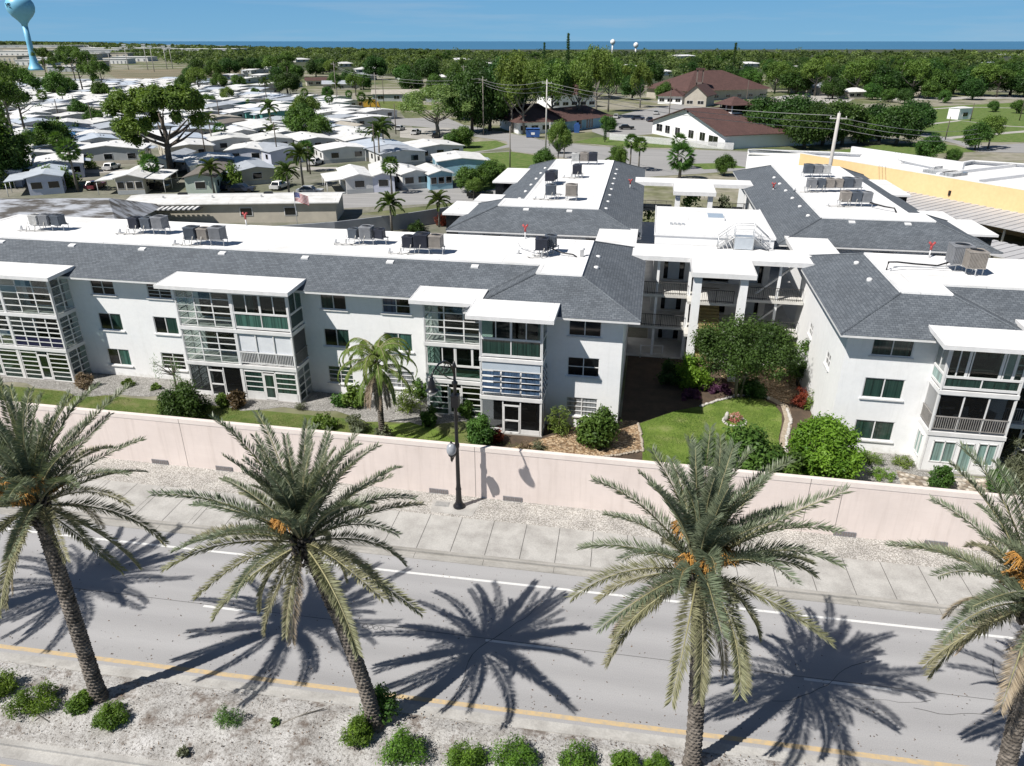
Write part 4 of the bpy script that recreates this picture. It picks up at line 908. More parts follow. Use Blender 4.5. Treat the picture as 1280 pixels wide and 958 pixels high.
# ------------------------------------------------------------------ rooftop air conditioners
def acmat(n,c): return mat(n,c,tuple(x*.7 for x in c),2,.55,metal=.1)
AC_M={'navy':acmat('ac_navy',(.035,.04,.06)),'grey':acmat('ac_grey',(.27,.28,.3)),'tan':acmat('ac_tan',(.34,.31,.28)),'white':acmat('ac_white',(.58,.58,.57)),'slate':acmat('ac_slate',(.11,.13,.16))}
def ac_mesh(w_,h,m):
    mb=MB(); r=w_/2; ns=13
    for (dx,dy) in ((1,0),(-1,0),(0,1),(0,-1)):       # louvred sides
        for k in range(ns):
            a=-r+.05+(2*r-.1)*k/(ns-1); x0,x1,y0,y1=(dx*r-.02,dx*r+.02,a-.02,a+.02) if dx else (a-.02,a+.02,dy*r-.02,dy*r+.02)
            mb.box(min(x0,x1),max(x0,x1),min(y0,y1),max(y0,y1),.08,h-.08)
    mb.box(-r+.03,r-.03,-r+.03,r-.03,.04,h-.04); mb.box(-r-.03,r+.03,-r-.03,r+.03,0,.07); mb.box(-r-.03,r+.03,-r-.03,r+.03,h-.07,h)
    cab=mb.mesh('cabinet',m)
    g=MB(); g.lathe([(r*.86,h),(r*.86,h+.05),(r*.8,h+.05),(r*.78,h+.012)],20)
    fan=g.mesh('fan_ring',m); g=MB()
    g.lathe([(r*.77,h+.008),(r*.76,h+.015),(.12,h+.03),(.1,h+.06),(.01,h+.06)],20)
    grille=g.mesh('fan_grille',dark_metal); return cab,fan,grille
_ac={}
def ac(u,v,z,color,size,label,group):
    k=(color,size)
    if k not in _ac: _ac[k]=ac_mesh(size,size*.98,AC_M[color])
    r=empty('ac_unit',W(u,v,z),TH); tag(r,label,'air conditioner',group)
    cab,fan,gr=_ac[k]; c=link('cabinet',cab,r); link('fan_ring',fan,r); link('fan_grille',gr,r); return r
def acgroup(us,zdeck,colors,sizes,labels,standlabel,group,pipe=True):
    us=[Vector(q) for q in us]; c0=sum(us,Vector((0,0)))/len(us); us=[c0+(q-c0)*.8 for q in us]; sizes=[x*.82 for x in sizes]; h=.5; c=us[0].lerp(us[-1],.5); st=empty('ac_stand',W(c.x,c.y,zdeck),TH); tag(st,standlabel,'equipment stand')
    mb=MB(); a,b=us[0]-c,us[-1]-c; d=(b-a).normalized() if len(us)>1 else Vector((1,0)); n=Vector((-d.y,d.x)); L=(b-a).length/2+.6
    for s in (-.34,.34):
        p,q=-d*L+n*s,d*L+n*s; mb.tube([(p.x,p.y,h-.05),(q.x,q.y,h-.05)],.05,4,sm=False)
        for t in (-1,-.35,.35,1): w_=d*L*t*.96+n*s; mb.tube([(w_.x,w_.y,0),(w_.x,w_.y,h-.05)],.035,4,sm=False)
    mb.build('frame',alu,st)
    if pipe:
        mb=MB(); g=random.Random(int(c.x*7+c.y)); 
        for k in range(3):
            p=-d*(L*.9-.7*k)+n*-.5; mb.tube([(p.x,p.y,h+.25),(p.x-.12,p.y-.15,.12),(p.x-.55-g.random()*.5,p.y-.3,.1),(p.x-.9-g.random()*.4,p.y-.1,.08),(p.x-1.0,p.y-.1,.02)],.035,5)
        mb.build('refrigerant_pipe',mat('pipe_wrap',(.45,.44,.42),(.3,.3,.29),4,.7),st)
        mb=MB(); mb.lathe([(.13,0),(.13,.3),(.06,.36)],8,(-L-.9,-.3,0)); mb.build('pipe_boot',white_trim,st)
    for q,co,s,l in zip(us,colors,sizes,labels): ac(q.x,q.y,zdeck+h,co,s,l,group)
GA='rooftop air conditioners in rows'
o3=('left','middle','right')
acgroup([(-49.0,8.1),(-47.85,8.2),(-46.7,8.4)],9.73,('white','grey','slate'),(.95,1.0,.95),['pale condenser, first of the trio at the far left of the long roof','grey condenser in the middle of the far left roof trio','dark condenser, last of the trio at the far left of the long roof'],'low pipe stand under the far left trio of condensers',GA)
acgroup([(-40.2,8.6),(-38.9,8.7),(-37.6,8.8)],9.73,('navy','slate','grey'),(1.0,1.0,1.15),['dark condenser first of the trio in front of the striped awning','slate condenser in the middle of the trio before the striped awning','large grey condenser last of the trio before the striped awning'],'pipe stand under the trio of condensers before the striped awning',GA)
acgroup([(-33.6,6.1),(-32.35,6.2),(-31.05,6.3)],9.73,('slate','tan','grey'),(1.1,1.0,1.15),['slate condenser first of the trio closest to the shingle edge','tan condenser in the middle of the trio closest to the shingle edge','wide grey condenser with open fan, trio closest to the shingle edge'],'white legged stand under the condensers closest to the shingle edge',GA)
acgroup([(-21.5,8.6),(-20.2,8.7),(-19.0,8.9)],9.73,('slate','grey','navy'),(.85,1.1,.85),['small slate condenser first of the trio above the weeping palm','bigger grey condenser in the middle of the trio above the weeping palm','small navy condenser last of the trio above the weeping palm'],'pipe stand of the three condensers above the weeping palm',GA)
acgroup([(-16.5,6.8),(-15.25,6.9),(-13.95,7.0)],9.73,('navy','navy','tan'),(.95,1.2,1.1),['short navy condenser beside the tallest navy one on the long roof','tallest navy condenser in the middle of its trio on the long roof','grey ribbed condenser right of the tallest navy one'],'metal stand holding two navy condensers and a grey one',GA)
acgroup([(-6.5,7.6),(-5.9,8.9)],9.73,('navy','slate'),(1.05,1.0),['dark condenser in front of another near the red standpipe','slate condenser half hidden behind the dark one near the red standpipe'],'stand under the lone pair of condensers near the red standpipe',GA)
GB='condensers on the rear left roof'
acgroup([(-9.0,52.0),(-7.7,52.2),(-6.3,52.4)],9.73,('white','tan','navy'),(1.1,1.2,1.2),['white condenser at the far end of the rear left roof','tan condenser between white and navy ones at the rear left roof end','navy condenser at the far right end of the rear left roof'],'stand along the far end of the rear left roof',GB,False)
acgroup([(-7.5,42.0)],9.73,('navy',),(1.15,),['lone dark condenser in the middle of the rear left roof'],'stand under the lone dark condenser on the rear left roof',GB)
acgroup([(-9.9,36.6),(-9.7,38.2)],9.73,('navy','slate'),(1.2,1.1),['dark condenser in front of a pair on the rear left roof','slate condenser behind its twin on the rear left roof'],'stand under the pair in line on the rear left roof',GB,False)
acgroup([(-9.0,29.0),(-6.4,28.8)],9.73,('slate','tan'),(1.15,1.3),['slate condenser nearest the front shingles of the rear left roof','big tan condenser nearest the front shingles of the rear left roof'],'long stand nearest the front shingles of the rear left roof',GB)
GC='condensers on the rear right roof'
acgroup([(18.3,47.4),(19.6,47.6),(20.8,47.8)],9.73,('slate','grey','white'),(1.15,1.1,1.05),['slate condenser first of the back row of three, rear right roof','grey condenser second of the back row of three, rear right roof','pale condenser last of the back row of three, rear right roof'],'stand under the back row of three condensers, rear right roof',GC,False)
nm=['first','second','third','fourth','fifth','sixth']
acgroup([(16.7+1.15*k,37.6+.28*k) for k in range(6)],9.73,('grey','slate','tan','tan','slate','grey'),(1.05,1.0,1.05,.95,1.15,1.1),[f'{n} condenser from the left in the row of six, rear right roof' for n in nm],'long stand under the row of six condensers, rear right roof',GC)
acgroup([(18.9,30.8),(20.1,30.9),(21.3,31.0)],9.73,('tan','slate','grey'),(1.05,1.05,1.05),['tan condenser first of the front row of three, rear right roof','slate condenser second of the front row of three, rear right roof','grey condenser last of the front row of three, rear right roof'],'stand under the front row of three condensers, rear right roof',GC)
acgroup([(22.0,9.6),(22.75,8.4)],9.73,('grey','tan'),(1.55,1.4),['taller grey condenser at the back of the right block roof','tan condenser in front at the end of the long black pipes'],'stand under the two condensers of the right front roof',GA,False)
def hose(pts,r,label,m=black_paint,name='refrigerant_pipe'):
    mb=MB(); mb.tube([W(u,v,z) for u,v,z in pts],r,6); return tag(mb.build(name,m),label,'pipe')
hose([(17.3,8.4,9.76),(17.4,8.6,10.25),(18.2,9.3,10.1),(19.4,9.6,9.95),(20.8,9.4,9.95),(21.8,9.3,10.4)],.06,'black pipe looping over the right front roof to the condensers')
hose([(17.5,8.2,9.76),(17.7,8.3,10.05),(18.6,8.8,9.95),(20.2,9.0,9.9),(21.9,8.6,10.3)],.045,'thinner grey pipe lying below the black one on the right roof',alu)
hose([(-6.0,8.4,10.2),(-5.0,8.0,9.95),(-4.2,7.9,9.9),(-3.9,7.8,9.76)],.05,'black pipe from the lone condenser pair toward the white roof edge')
hose([(-8.6,9.4,10.5),(-8.4,9.3,9.95),(-7.6,8.7,9.85),(-6.9,7.9,10.1)],.04,'grey cable curving left of the lone condenser pair',alu)
hose([(21.3,30.3,10.2),(22.3,29.2,10.1),(23.0,28.6,10.1),(23.2,28.4,9.75)],.07,'black pipe bundle leading from the front row of the rear right roof')
mb=MB(); p=W(-3.55,8.0,9.73); mb.lathe([(.13,0),(.13,.5),(.2,.52),(.2,.62),(.05,.66)],10,tuple(p)); tag(mb.build('vent_stack',white_trim),'white capped vent stack at the right edge of the long roof','vent')
red=mat('standpipe_red',(.42,.06,.06),(.3,.05,.05),3,.5)
def standpipe(u,v,z,lab):
    p=W(u,v,z); mb=MB(); mb.tube([p,p+Vector((0,0,.6))],.05,6); root=mb.build('standpipe',white_trim); tag(root,lab,'standpipe','red headed standpipes on the roofs')
    mb=MB(); q=p+Vector((0,0,.6)); mb.tube([q,q+Vector((0,0,.4))],.09,6); mb.tube([q+Vector((0,0,.3)),q+Vector((.2,0,.55))],.085,6); mb.tube([q+Vector((0,0,.3)),q+Vector((-.2,0,.55))],.085,6); mb.build('valve_head',red,root)
standpipe(-8.5,12.5,9.72,'red Y shaped standpipe on the back edge of the long roof'); standpipe(21.2,12.4,9.72,'red Y shaped standpipe behind the right front roof condensers')
standpipe(-32.5,12.6,9.72,'red standpipe behind the trio closest to the shingle edge'); standpipe(-1.4,42,8.6,'small red standpipe on the right slope of the rear left block'); standpipe(14.2,42,8.7,'small red standpipe on the left slope of the rear right block')
# ------------------------------------------------------------------ garden between the wall and the blocks
def usheet(name,uv,z,m):
    P=[W(u,v) for u,v in uv]; a=sum(P[i].x*P[(i+1)%len(P)].y-P[(i+1)%len(P)].x*P[i].y for i in range(len(P)))
    if a<0: P.reverse()
    return struct(sheet(name,P,z,m))
soil=mat('soil_brown',(.11,.075,.05),(.055,.04,.028),1.2,.95,.5,14,kind='World',fine=.25,fscale=12)
usheet('garden_turf',[(-60,-9.52),(-4,-9.52),(-4,-1.9),(-60,-1.2)],0.0,turf)
def wavy(name,u0,u1,v0,v1,z,m,amp,ph):
    n=40; top=[(u0+(u1-u0)*i/n,v1) for i in range(n+1)]; bot=[(u0+(u1-u0)*i/n,v0+amp*math.sin(i*.7+ph)+amp*.6*math.sin(i*1.9+ph*2)) for i in range(n+1)]
    return usheet(name,bot+top[::-1],z,m)
wavy('gravel_bed',-60,-6.5,-1.3,2.0,0.006,gravel_g,.5,.3)
usheet('garden_soil',[(.2,-9.52),(13.5,-9.52),(13.5,14),(.2,14)],0.0,soil)
usheet('soil_bed',[(-9,-9.52),(.2,-9.52),(.2,2),(-9,2)],0.010,soil)
usheet('shade_ground',[(-60,16),(60,16),(60,62),(-60,62)],0.0,mat('yard_ground',(.2,.19,.16),(.11,.12,.08),.4,.95,kind='World',fine=.2,fscale=6))
def pstruct(name,pxs,z,m): return struct(psheet(name,pxs,z,m))
pstruct('lawn',[(486,532),(512,528),(545,538),(575,556),(600,575),(480,568)],0.012,lawn)
pstruct('mulch_bed',[(630,562),(655,556),(690,545),(776,526),(797,526),(801,545),(804,562),(770,568),(720,574),(650,572)],0.016,mulch)
LW=[(799,530),(803,563),(803,600),(880,612),(960,612),(1012,606),(992,590),(979,568),(973,550),(977,530),(977,518),(968,506),(950,499),(925,497),(903,501),(877,508),(845,514)]
pstruct('garden_lawn',LW,0.02,lawn)
def pathstrip(name,px,w_,z,m):
    P=[G(*p) for p in px]; Lh=[];Rh=[]
    for i,p in enumerate(P):
        t=(P[min(i+1,len(P)-1)]-P[max(i-1,0)]).normalized(); n=Vector((-t.y,t.x,0)); Lh.append(p+n*w_/2); Rh.append(p-n*w_/2)
    return struct(sheet(name,Rh+Lh[::-1],z,m))
pathstrip('garden_path',[(935,493),(960,497),(981,508),(986,525),(981,545),(979,562),(986,580),(1006,600),(1030,612)],.55,0.024,mat('path_tan',(.42,.36,.28),(.28,.23,.17),3,.95,.4,20,kind='World',fine=.2,fscale=9))
pstruct('mulch_bed',[(900,470),(975,455),(1003,475),(1000,500),(985,506),(960,495),(930,490)],0.014,mulch)
pstruct('gravel_bed',[(1030,604),(1052,560),(1130,566),(1160,592),(1290,604),(1290,632),(1040,612)],0.012,gravel_g)
pstruct('stone_bed',[(1120,588),(1150,596),(1250,600),(1290,604),(1290,632),(1130,618)],0.02,stone)
usheet('garden_turf',[(13.4,-9.52),(30,-9.52),(30,-7.2),(13.4,-7.0)],0.016,turf)
def inpoly(P,x,y):
    c=np.zeros(len(x),bool); n=len(P)
    for i in range(n):
        (x1,y1),(x2,y2)=P[i],P[i-1]; k=((y1>y)!=(y2>y))&(x<(x2-x1)*(y-y1)/((y2-y1) or 1e-9)+x1); c^=k
    return c
def grass(name,poly,n,h,m,seed,z=.02):
    g=np.random.default_rng(seed); P=np.array([(p[0],p[1]) for p in poly]); x=g.uniform(P[:,0].min(),P[:,0].max(),n*2); y=g.uniform(P[:,1].min(),P[:,1].max(),n*2)
    k=inpoly(P,x,y); k&=(np.sin(x*1.3+y*.7)+np.sin(y*2.1-x*.6)+g.normal(size=len(x))*.8>-.9); x,y=x[k][:n],y[k][:n]; n=len(x)
    a=g.uniform(0,6.28,n); hh=h*(.5+g.random(n)); T=np.c_[g.normal(size=n)*.35*hh,g.normal(size=n)*.35*hh,hh]*.5; B=np.c_[np.cos(a),np.sin(a),0*a]*.012
    return struct(link(name,quads(name,np.c_[x,y,z+hh*.5],T,B,.5+.25*np.sin(x*.9)+.3*g.normal(size=n),m),),'stuff')
gm=leafmat('grass_blade',(.06,.12,.02),(.24,.3,.09),.6,.3)
grass('grass',[tuple(G(*q)[:2]) for q in LW],26000,.07,gm,1)
grass('grass',[tuple(W(u,v)[:2]) for u,v in [(-45,-9.5),(-4,-9.5),(-4,-3.2),(-20,-2.0),(-45,-1.6)]],34000,.09,gm,2)
# loose stones edging the lawn
def edging(name,px,lab,m,n,r):
    P=[G(*p) for p in px]; mb=MB(); g=random.Random(len(px)*31)
    tot=[0]
    for a,b in zip(P,P[1:]): tot.append(tot[-1]+(b-a).length)
    for k in range(n):
        d=tot[-1]*k/n; i=max(j for j in range(len(P)-1) if tot[j]<=d+1e-6); q=P[i].lerp(P[i+1],(d-tot[i])/max(1e-6,tot[i+1]-tot[i])); s=r*g.uniform(.7,1.3)
        mb.lathe([(s*.5,0),(s,s*.35),(s*.75,s*.8),(s*.2,s*.95)],6,(q.x+g.uniform(-.05,.05),q.y+g.uniform(-.05,.05),.01))
    o=mb.build(name,m); o['label']=lab; return struct(o,'stuff')
edging('edging_stones',[(876,509),(895,502),(920,496),(948,494),(962,500)],'pale stones edging the back of the lawn',mat('pale_stone',(.5,.48,.45),(.36,.34,.32),5,.9),60,.13)
edging('edging_stones',[(798,530),(802,550),(804,564),(770,570),(725,574),(690,576)],'stones edging the tan mulch bed',mat('tan_stone',(.4,.35,.28),(.28,.24,.2),5,.9),90,.1)
edging('edging_stones',[(984,512),(988,526),(984,546),(982,562),(989,580),(1008,598)],'stones along the curved garden path',mat('pale_stone',(.5,.48,.45)),60,.12)
# shrubs
GS='garden shrubs behind the pink wall'
S=shrub
S(600,557,.98,1.45,L_mid,'round glossy shrub in front of the screened porch beside the lamp',201,2600,.075,z=0,nc=20)
S(746,556,1.3,1.75,L_mid,'big loose leafy shrub on the tan mulch below the block corner',202,3000,.1,nc=18,shell=.6)
S(697,543,.75,1.7,L_light,'upright strappy plant between the porch and the tan mulch',203,800,.13,asp=.16,up=1.2,name='garden_plant',cat='plant')
S(730,553,.45,.6,L_dark,'small dark shrub on the mulch left of the big loose shrub',204,500,.07)
S(622,552,.42,.6,L_red,'small red flowering plant right of the round glossy shrub',205,420,.06,name='garden_plant',cat='plant')
S(672,562,.4,.5,L_grey,'spiky grey succulent at the wall end of the mulch bed',206,160,.16,asp=.12,up=1.4,name='succulent',cat='plant')
S(655,560,.35,.35,L_dry,'brownish low succulent beside the spiky grey one',207,200,.08,asp=.2,up=1.2,name='succulent',cat='plant')
S(583,521,.5,.85,L_mid,'shrub right of the lamp pole under the louvred porch',208,700,.08)
S(590,500,.4,1.1,L_light,'thin pale shrub against the column between two porches',209,300,.09,name='garden_plant',cat='plant')
S(536,529,.6,.85,L_mid,'bright green low shrub left of the lamp pole',210,900,.08)
S(513,512,1.0,1.5,L_light,'feathery yellow green shrub right of the weeping palm',211,900,.12,asp=.2,shell=.5)
S(528,500,.7,1.3,L_mid,'leafy shrub against the white wall right of the weeping palm',212,700,.1)
S(446,508,.8,1.1,L_light,'pale shrub left of the weeping palm by the wall',213,700,.1,shell=.55)
S(424,508,.55,.75,L_mid,'small green shrub on gravel left of the weeping palm',214,700,.07)
S(447,538,.7,.7,L_grey,'grey green shrub hugging the wall below the weeping palm',215,600,.07)
S(405,535,.9,.6,L_light,'low yellowish shrub behind the wall above the middle palm',216,700,.08)
S(375,512,.45,.4,L_grey,'low grey tuft on the gravel beside the white blinds porch',217,250,.08,asp=.2,up=1.2,name='tuft',cat='plant')
S(234,521,1.55,1.65,L_dark,'large dark rounded shrub on the grass by the wall, left side',218,4200,.085,nc=26)
S(298,508,.6,.85,leafmat('leaf_bronze',(.04,.03,.015),(.15,.1,.05)),'dark reddish croton at the foot of the two bay porch',219,900,.08,name='croton')
S(279,508,.45,.65,L_light,'small lime shrub just left of the dark reddish croton',220,600,.07)
S(107,486,.6,.85,L_dry,'brownish round shrub at the corner of the far left porch',221,1000,.07)
S(160,483,.45,.35,L_light,'low pale plant on the gravel under the left window',222,220,.09,name='garden_plant',cat='plant')
S(195,486,.4,.3,L_light,'small pale plant on gravel right of the left ground window',223,180,.08,name='garden_plant',cat='plant')
S(865,483,1.25,1.6,L_lime,'yellow green bush in the sun beside the stair tower column',224,2200,.09,nc=18)
S(893,489,1.35,.4,L_purple,'purple ground cover along the back edge of the lawn',225,1500,.07,name='ground_cover',cat='plant',ry=.8)
S(862,497,.9,.35,L_purple,'darker purple ground cover patch in the tower shade',226,900,.07,name='ground_cover',cat='plant')
S(938,495,1.0,1.0,L_dark,'dark low bush under the spreading garden tree',227,1500,.08)
S(996,482,.9,2.6,L_mid,'tall leafy plant climbing beside the right block wall',228,1400,.13,asp=.25,up=.8)
S(985,470,.8,2.0,L_light,'strappy plant between the garden tree and the right block',229,700,.16,asp=.14,up=1.3,name='garden_plant',cat='plant')
S(999,509,.6,1.15,L_red,'red orange croton above the round hedge',230,900,.1,asp=.25,name='croton')
S(1019,514,.65,1.5,L_light,'spiky green plant between the red croton and the wall',231,500,.17,asp=.13,up=1.3,name='garden_plant',cat='plant')
S(1026,592,2.05,2.35,L_lime,'huge round clipped hedge bush between path and right block',232,11000,.085,nc=60,shell=.86,cr=.22,up=.8,name='round_hedge')
S(884,600,1.4,1.9,L_mid,'bright leafy shrub at the lawn edge, left of its cluster',233,2200,.12,nc=16,shell=.6)
S(928,598,1.8,2.2,L_mid,'widest leafy shrub of the cluster behind the upright palm',234,3200,.12,nc=18,shell=.6)
S(972,604,1.3,1.6,L_mid,'leafy shrub at the path end of the lawn cluster',235,2000,.11,nc=16,shell=.6)
S(1173,609,.62,1.05,L_mid,'small clipped ball shrub left of the mint door',236,1700,.055,nc=30,shell=.85,cr=.25,name='clipped_ball')
S(1245,615,.66,1.05,L_mid,'small clipped ball shrub near the yucca at the right edge',237,1700,.055,nc=30,shell=.85,cr=.25,name='clipped_ball')
S(1262,590,.8,1.5,L_grey,'tall grey yucca against the recessed porch at the right edge',238,420,.24,asp=.1,up=1.0,name='yucca',cat='plant')
S(1272,612,.9,1.0,L_grey,'spreading silver agave at the right edge by the wall',239,380,.24,asp=.12,up=1.0,name='agave',cat='plant')
S(1088,577,.75,.45,L_light,'grassy tuft under the right block ground window',240,420,.13,asp=.12,up=1.6,name='grass_tuft',cat='plant')
S(1127,582,.6,.45,L_light,'grassy tuft near the corner of the mint windowed porch',241,380,.13,asp=.12,up=1.6,name='grass_tuft',cat='plant')
S(1100,596,.8,.4,L_lime,'low lime tuft on gravel between the hedge and clipped ball',242,420,.12,asp=.12,up=1.6,name='grass_tuft',cat='plant')
S(840,480,1.0,1.2,L_dark,'dark bush in the deep shade left of the yellow green bush',243,900,.09)
# flower ring
p=G(918,528); r=empty('flower_bed',p); r.scale=(.72,.72,.9); tag(r,'round bed of red and white flowers ringed with stones on the lawn','flower bed')
mb=MB()
for k in range(22): a=k*2*math.pi/22; mb.lathe([(.1,0),(.16,.07),(.1,.16),(.02,.18)],6,(1.05*math.cos(a),1.05*math.sin(a),0))
mb.build('stone_ring',mat('pale_stone',(.5,.48,.45)),r); link('flowers',shrub_mesh('flowers',.85,.85,.5,700,.07,leafmat('flower_red',(.35,.02,.04),(.6,.35,.35)),301),r)
mb=MB(); mb.lathe([(.15,0),(.22,.3),(.2,.55),(.1,.75)],8,(-.75,.2,0)); mb.build('boulder',mat('pale_stone',(.5,.48,.45)),r)
# young pine beside the two bay porch
def smalltree(px,py,h,label,seed,n,m,size,crown,name='young_tree',lean=(0,0),asp=.3,cat='tree',group=None,trunks=1,z0=0):
    p=G(px,py,z0); r=empty(name,p); tag(r,label,cat,group); link('crown',leaves('crown',crown,n,size,m,seed,.5,asp),r); mb=MB(); g=random.Random(seed)
    for k in range(trunks):
        a=k*2.1; o=Vector((.25*math.cos(a),.25*math.sin(a),0))*(trunks>1)
        mb.tube([o,o*1.5+Vector((lean[0]*.5,lean[1]*.5,h*.5)),o*3+Vector((lean[0],lean[1],h))],[.045*h**.6,.035*h**.6,.015],6)
    for c in crown[:14]:
        mb.tube([(lean[0]*.4,lean[1]*.4,h*.45),(c[0]*.6,c[1]*.6,(h*.45+c[2])/2+.1),(c[0],c[1],c[2])],[.05,.035,.012],4,cap=False)
    mb.build('trunk',bark_grey,r); return r
g=np.random.default_rng(77); smalltree(221,487,2.6,'thin young pine with sparse needles beside the two bay porch',302,520,L_mid,.13,[(g.normal()*.45,g.normal()*.45,.8+.16*k,.38) for k in range(12)],asp=.12)
g=np.random.default_rng(78); CL=ell(g,56,3.7,3.0,2.1,3.7,.55,1.0,-.4,.8); CL+=ell(g,14,2.0,1.8,1.0,3.2,.6,.9,-.5,.6)
smalltree(921,497,3.2,'broad spreading garden tree with dark clipped crown before the stair tower',303,26000,L_dark,.09,CL,'garden_tree',asp=.5,trunks=4)
# weeping palm
def weeping():
    p=G(478,546); r=empty('weeping_palm',p); tag(r,'weeping pale green palm with drooping fronds before the long block','palm tree')
    link('trunk',trunkmesh(5.4,.17,.14,(.05,0),9),r); t=Vector((.05,0,5.4))
    fs=[frond('frond',R(e),R(d),L,leafmat('leaf_weep',(.1,.15,.035),(.27,.36,.085),.5,.35),s,.9,0,.9,1.3) for e,d,L,s in ((84,205,3.9,601),(66,195,4.0,602),(44,160,3.7,603),(8,98,3.2,604))]
    for i in range(24):
        me,rm=fs[min(3,i//6)]; f=link('frond',me,r,t+Vector((0,0,.1-.02*i)),(0,0,i*2.4+.5)); link('rachis',rm,f)
    me,rm=frond('dead_frond',R(-55),R(32),2.6,frond_dead,611,.8)
    for i in range(9):
        f=link('dead_frond',me,r,t+Vector((0,0,-.4)),(0,0,i*.7)); link('rachis',rm,f)
weeping()
S(478,548,.6,.5,L_grey,'ground plants at the foot of the weeping palm trunk',244,300,.09,name='garden_plant',cat='plant')
# garden chair beside the louvred porch
ch=empty('garden_chair',G(543,512),R(20)); tag(ch,'white garden chair on the gravel beside the louvred porch','chair')
mb=MB(); mb.box(-.27,.27,-.25,.25,.38,.42); mb.build('seat',white_trim,ch); mb=MB(); mb.hexa([(-.27,.22,.42),(.27,.22,.42),(.27,.26,.42),(-.27,.26,.42),(-.25,.4,.95),(.25,.4,.95),(.25,.44,.95),(-.25,.44,.95)]); mb.build('backrest',white_trim,ch)
for x in (-.24,.24):
    for y in (-.22,.22): mb=MB(); mb.tube([(x,y,0),(x,y,.38)],.022,5); mb.build('leg',white_trim,ch)
# small garden gate posts in the shade
mb=MB()
for q in ((800,447),(827,448)):
    p=G(*q); mb.tube([p,p+Vector((0,0,1.15))],.05,6)
a,b=G(800,447),G(827,448); mb.tube([a+Vector((0,0,1.1)),b+Vector((0,0,1.1))],.03,5); mb.tube([a+Vector((0,0,.4)),b+Vector((0,0,.4))],.025,5)
tag(mb.build('guard_rail',white_trim),'low white guard rail in the shade under the stair tower','railing')

# shrubs and chairs in the courtyards
def SU(u,v,rx,rz,m,label,seed,n,size,name='shrub',cat='shrub',z=0):
    p=W(u,v,z); r=empty(name,p); tag(r,label,cat); link('foliage',shrub_mesh('foliage',rx,rx,rz,n,size,m,seed),r); return r
SU(5.8,44.6,1.8,6.3,L_mid,'tall green bush growing up through the rear walkway bay',501,2600,.2); SU(9.6,46.3,1.0,5.2,L_grey,'pale leafy bush right of the rear walkway bay',502,900,.2); SU(1.2,53,1.6,3.0,L_mid,'bush behind the rear walkway at its left',503,900,.2)
cw=dict(); 
def patio(u,v,z,rz,label,src=[None]):
    if src[0] is None:
        c=empty('patio_chair',W(u,v,z),TH+rz); m=mat('chair_grey',(.45,.47,.5),(.35,.37,.4),3,.7)
        mb=MB(); mb.box(-.26,.26,-.25,.25,.4,.44); mb.build('seat',m,c); mb=MB(); mb.hexa([(-.26,.22,.44),(.26,.22,.44),(.26,.26,.44),(-.26,.26,.44),(-.24,.36,1.0),(.24,.36,1.0),(.24,.4,1.0),(-.24,.4,1.0)]); mb.build('backrest',m,c)
        for x in (-.23,.23):
            for y in (-.22,.22): mb=MB(); mb.tube([(x,y,0),(x,y,.4)],.02,5); mb.build('leg',m,c)
        src[0]=c
    else: c=clone(src[0],None,W(u,v,z),TH+rz)
    tag(c,label,'chair','patio chairs on the screened porch'); return c
patio(19.6,-.75,2.83,1.2,'grey patio chair at the left of the screened middle porch, right block'); patio(20.9,-.55,2.83,.3,'grey patio chair in the centre of the screened middle porch, right block'); patio(21.9,-.8,2.83,-1.0,'grey patio chair at the right of the screened middle porch, right block')
t=empty('patio_table',W(20.3,-1.1,2.83),TH); tag(t,'small round patio table among the chairs on the screened middle porch','table'); mb=MB(); mb.lathe([(.4,.68),(.4,.72),(.02,.725)],16); mb.build('tabletop',mat('chair_grey',(.45,.47,.5)),t); mb=MB(); mb.lathe([(.22,0),(.04,.04),(.03,.68)],10); mb.build('leg',alu,t)
# ------------------------------------------------------------------ behind the complex: streets and open ground
pale=mat('pale_paving',(.44,.42,.39),(.3,.29,.27),.15,.95,kind='World',fine=.15,fscale=3)
pstruct('park_ground',[(-60,300),(-60,118),(60,108),(280,106),(420,118),(500,140),(520,165),(600,182),(640,188),(600,215),(600,250),(380,275)],0.006,mat('park_ground_mix',(.25,.235,.205),(.085,.1,.05),.06,.95,kind='World',fine=.2,fscale=1.2))
pstruct('street',[(560,148),(581,157),(647,169),(672,174),(716,180),(760,184),(806,186.5),(880,188),(935,190),(1010,199),(1010,215),(930,213),(880,217),(800,222),(760,213),(700,196),(640,189),(633,177),(574,168),(540,160),(480,155),(440,160),(440,153),(500,148)],0.012,asph2)
pstruct('lane_path',[(640,184),(600,190),(560,199),(500,206),(480,203),(560,193),(610,186),(635,181)],0.015,asph2)
pstruct('verge',[(600,192),(640,190),(700,199),(690,215),(640,232),(600,240),(585,215)],0.018,field_g)
pstruct('verge',[(585,178),(620,176),(634,181),(615,187),(560,194),(520,190),(540,178)],0.018,field_g)
pstruct('verge',[(716,178),(745,172),(800,171),(860,183),(932,187),(806,184.5),(760,182)],0.02,field_g)
pstruct('verge',[(860,205),(905,204),(935,210),(880,212)],0.02,field_g)
pstruct('verge',[(1000,196),(1090,182),(1150,178),(1195,182),(1220,190),(1160,193),(1060,199)],0.02,field_g)
pstruct('field',[(1118,138),(1180,133),(1300,127),(1300,178),(1230,178),(1180,176),(1150,172),(1138,165),(1150,155)],0.016,field_g)
pstruct('field',[(360,134),(470,124),(540,132),(540,138),(480,138),(440,143)],0.013,turf)
pathstrip('dirt_path',[(1140,158),(1200,151),(1260,158),(1300,160)],2.2,.026,pale); pathstrip('dirt_path',[(1165,175),(1215,170),(1300,163)],3,.027,pale); pathstrip('dirt_path',[(1120,140),(1200,134),(1300,136)],2.5,.026,pale)
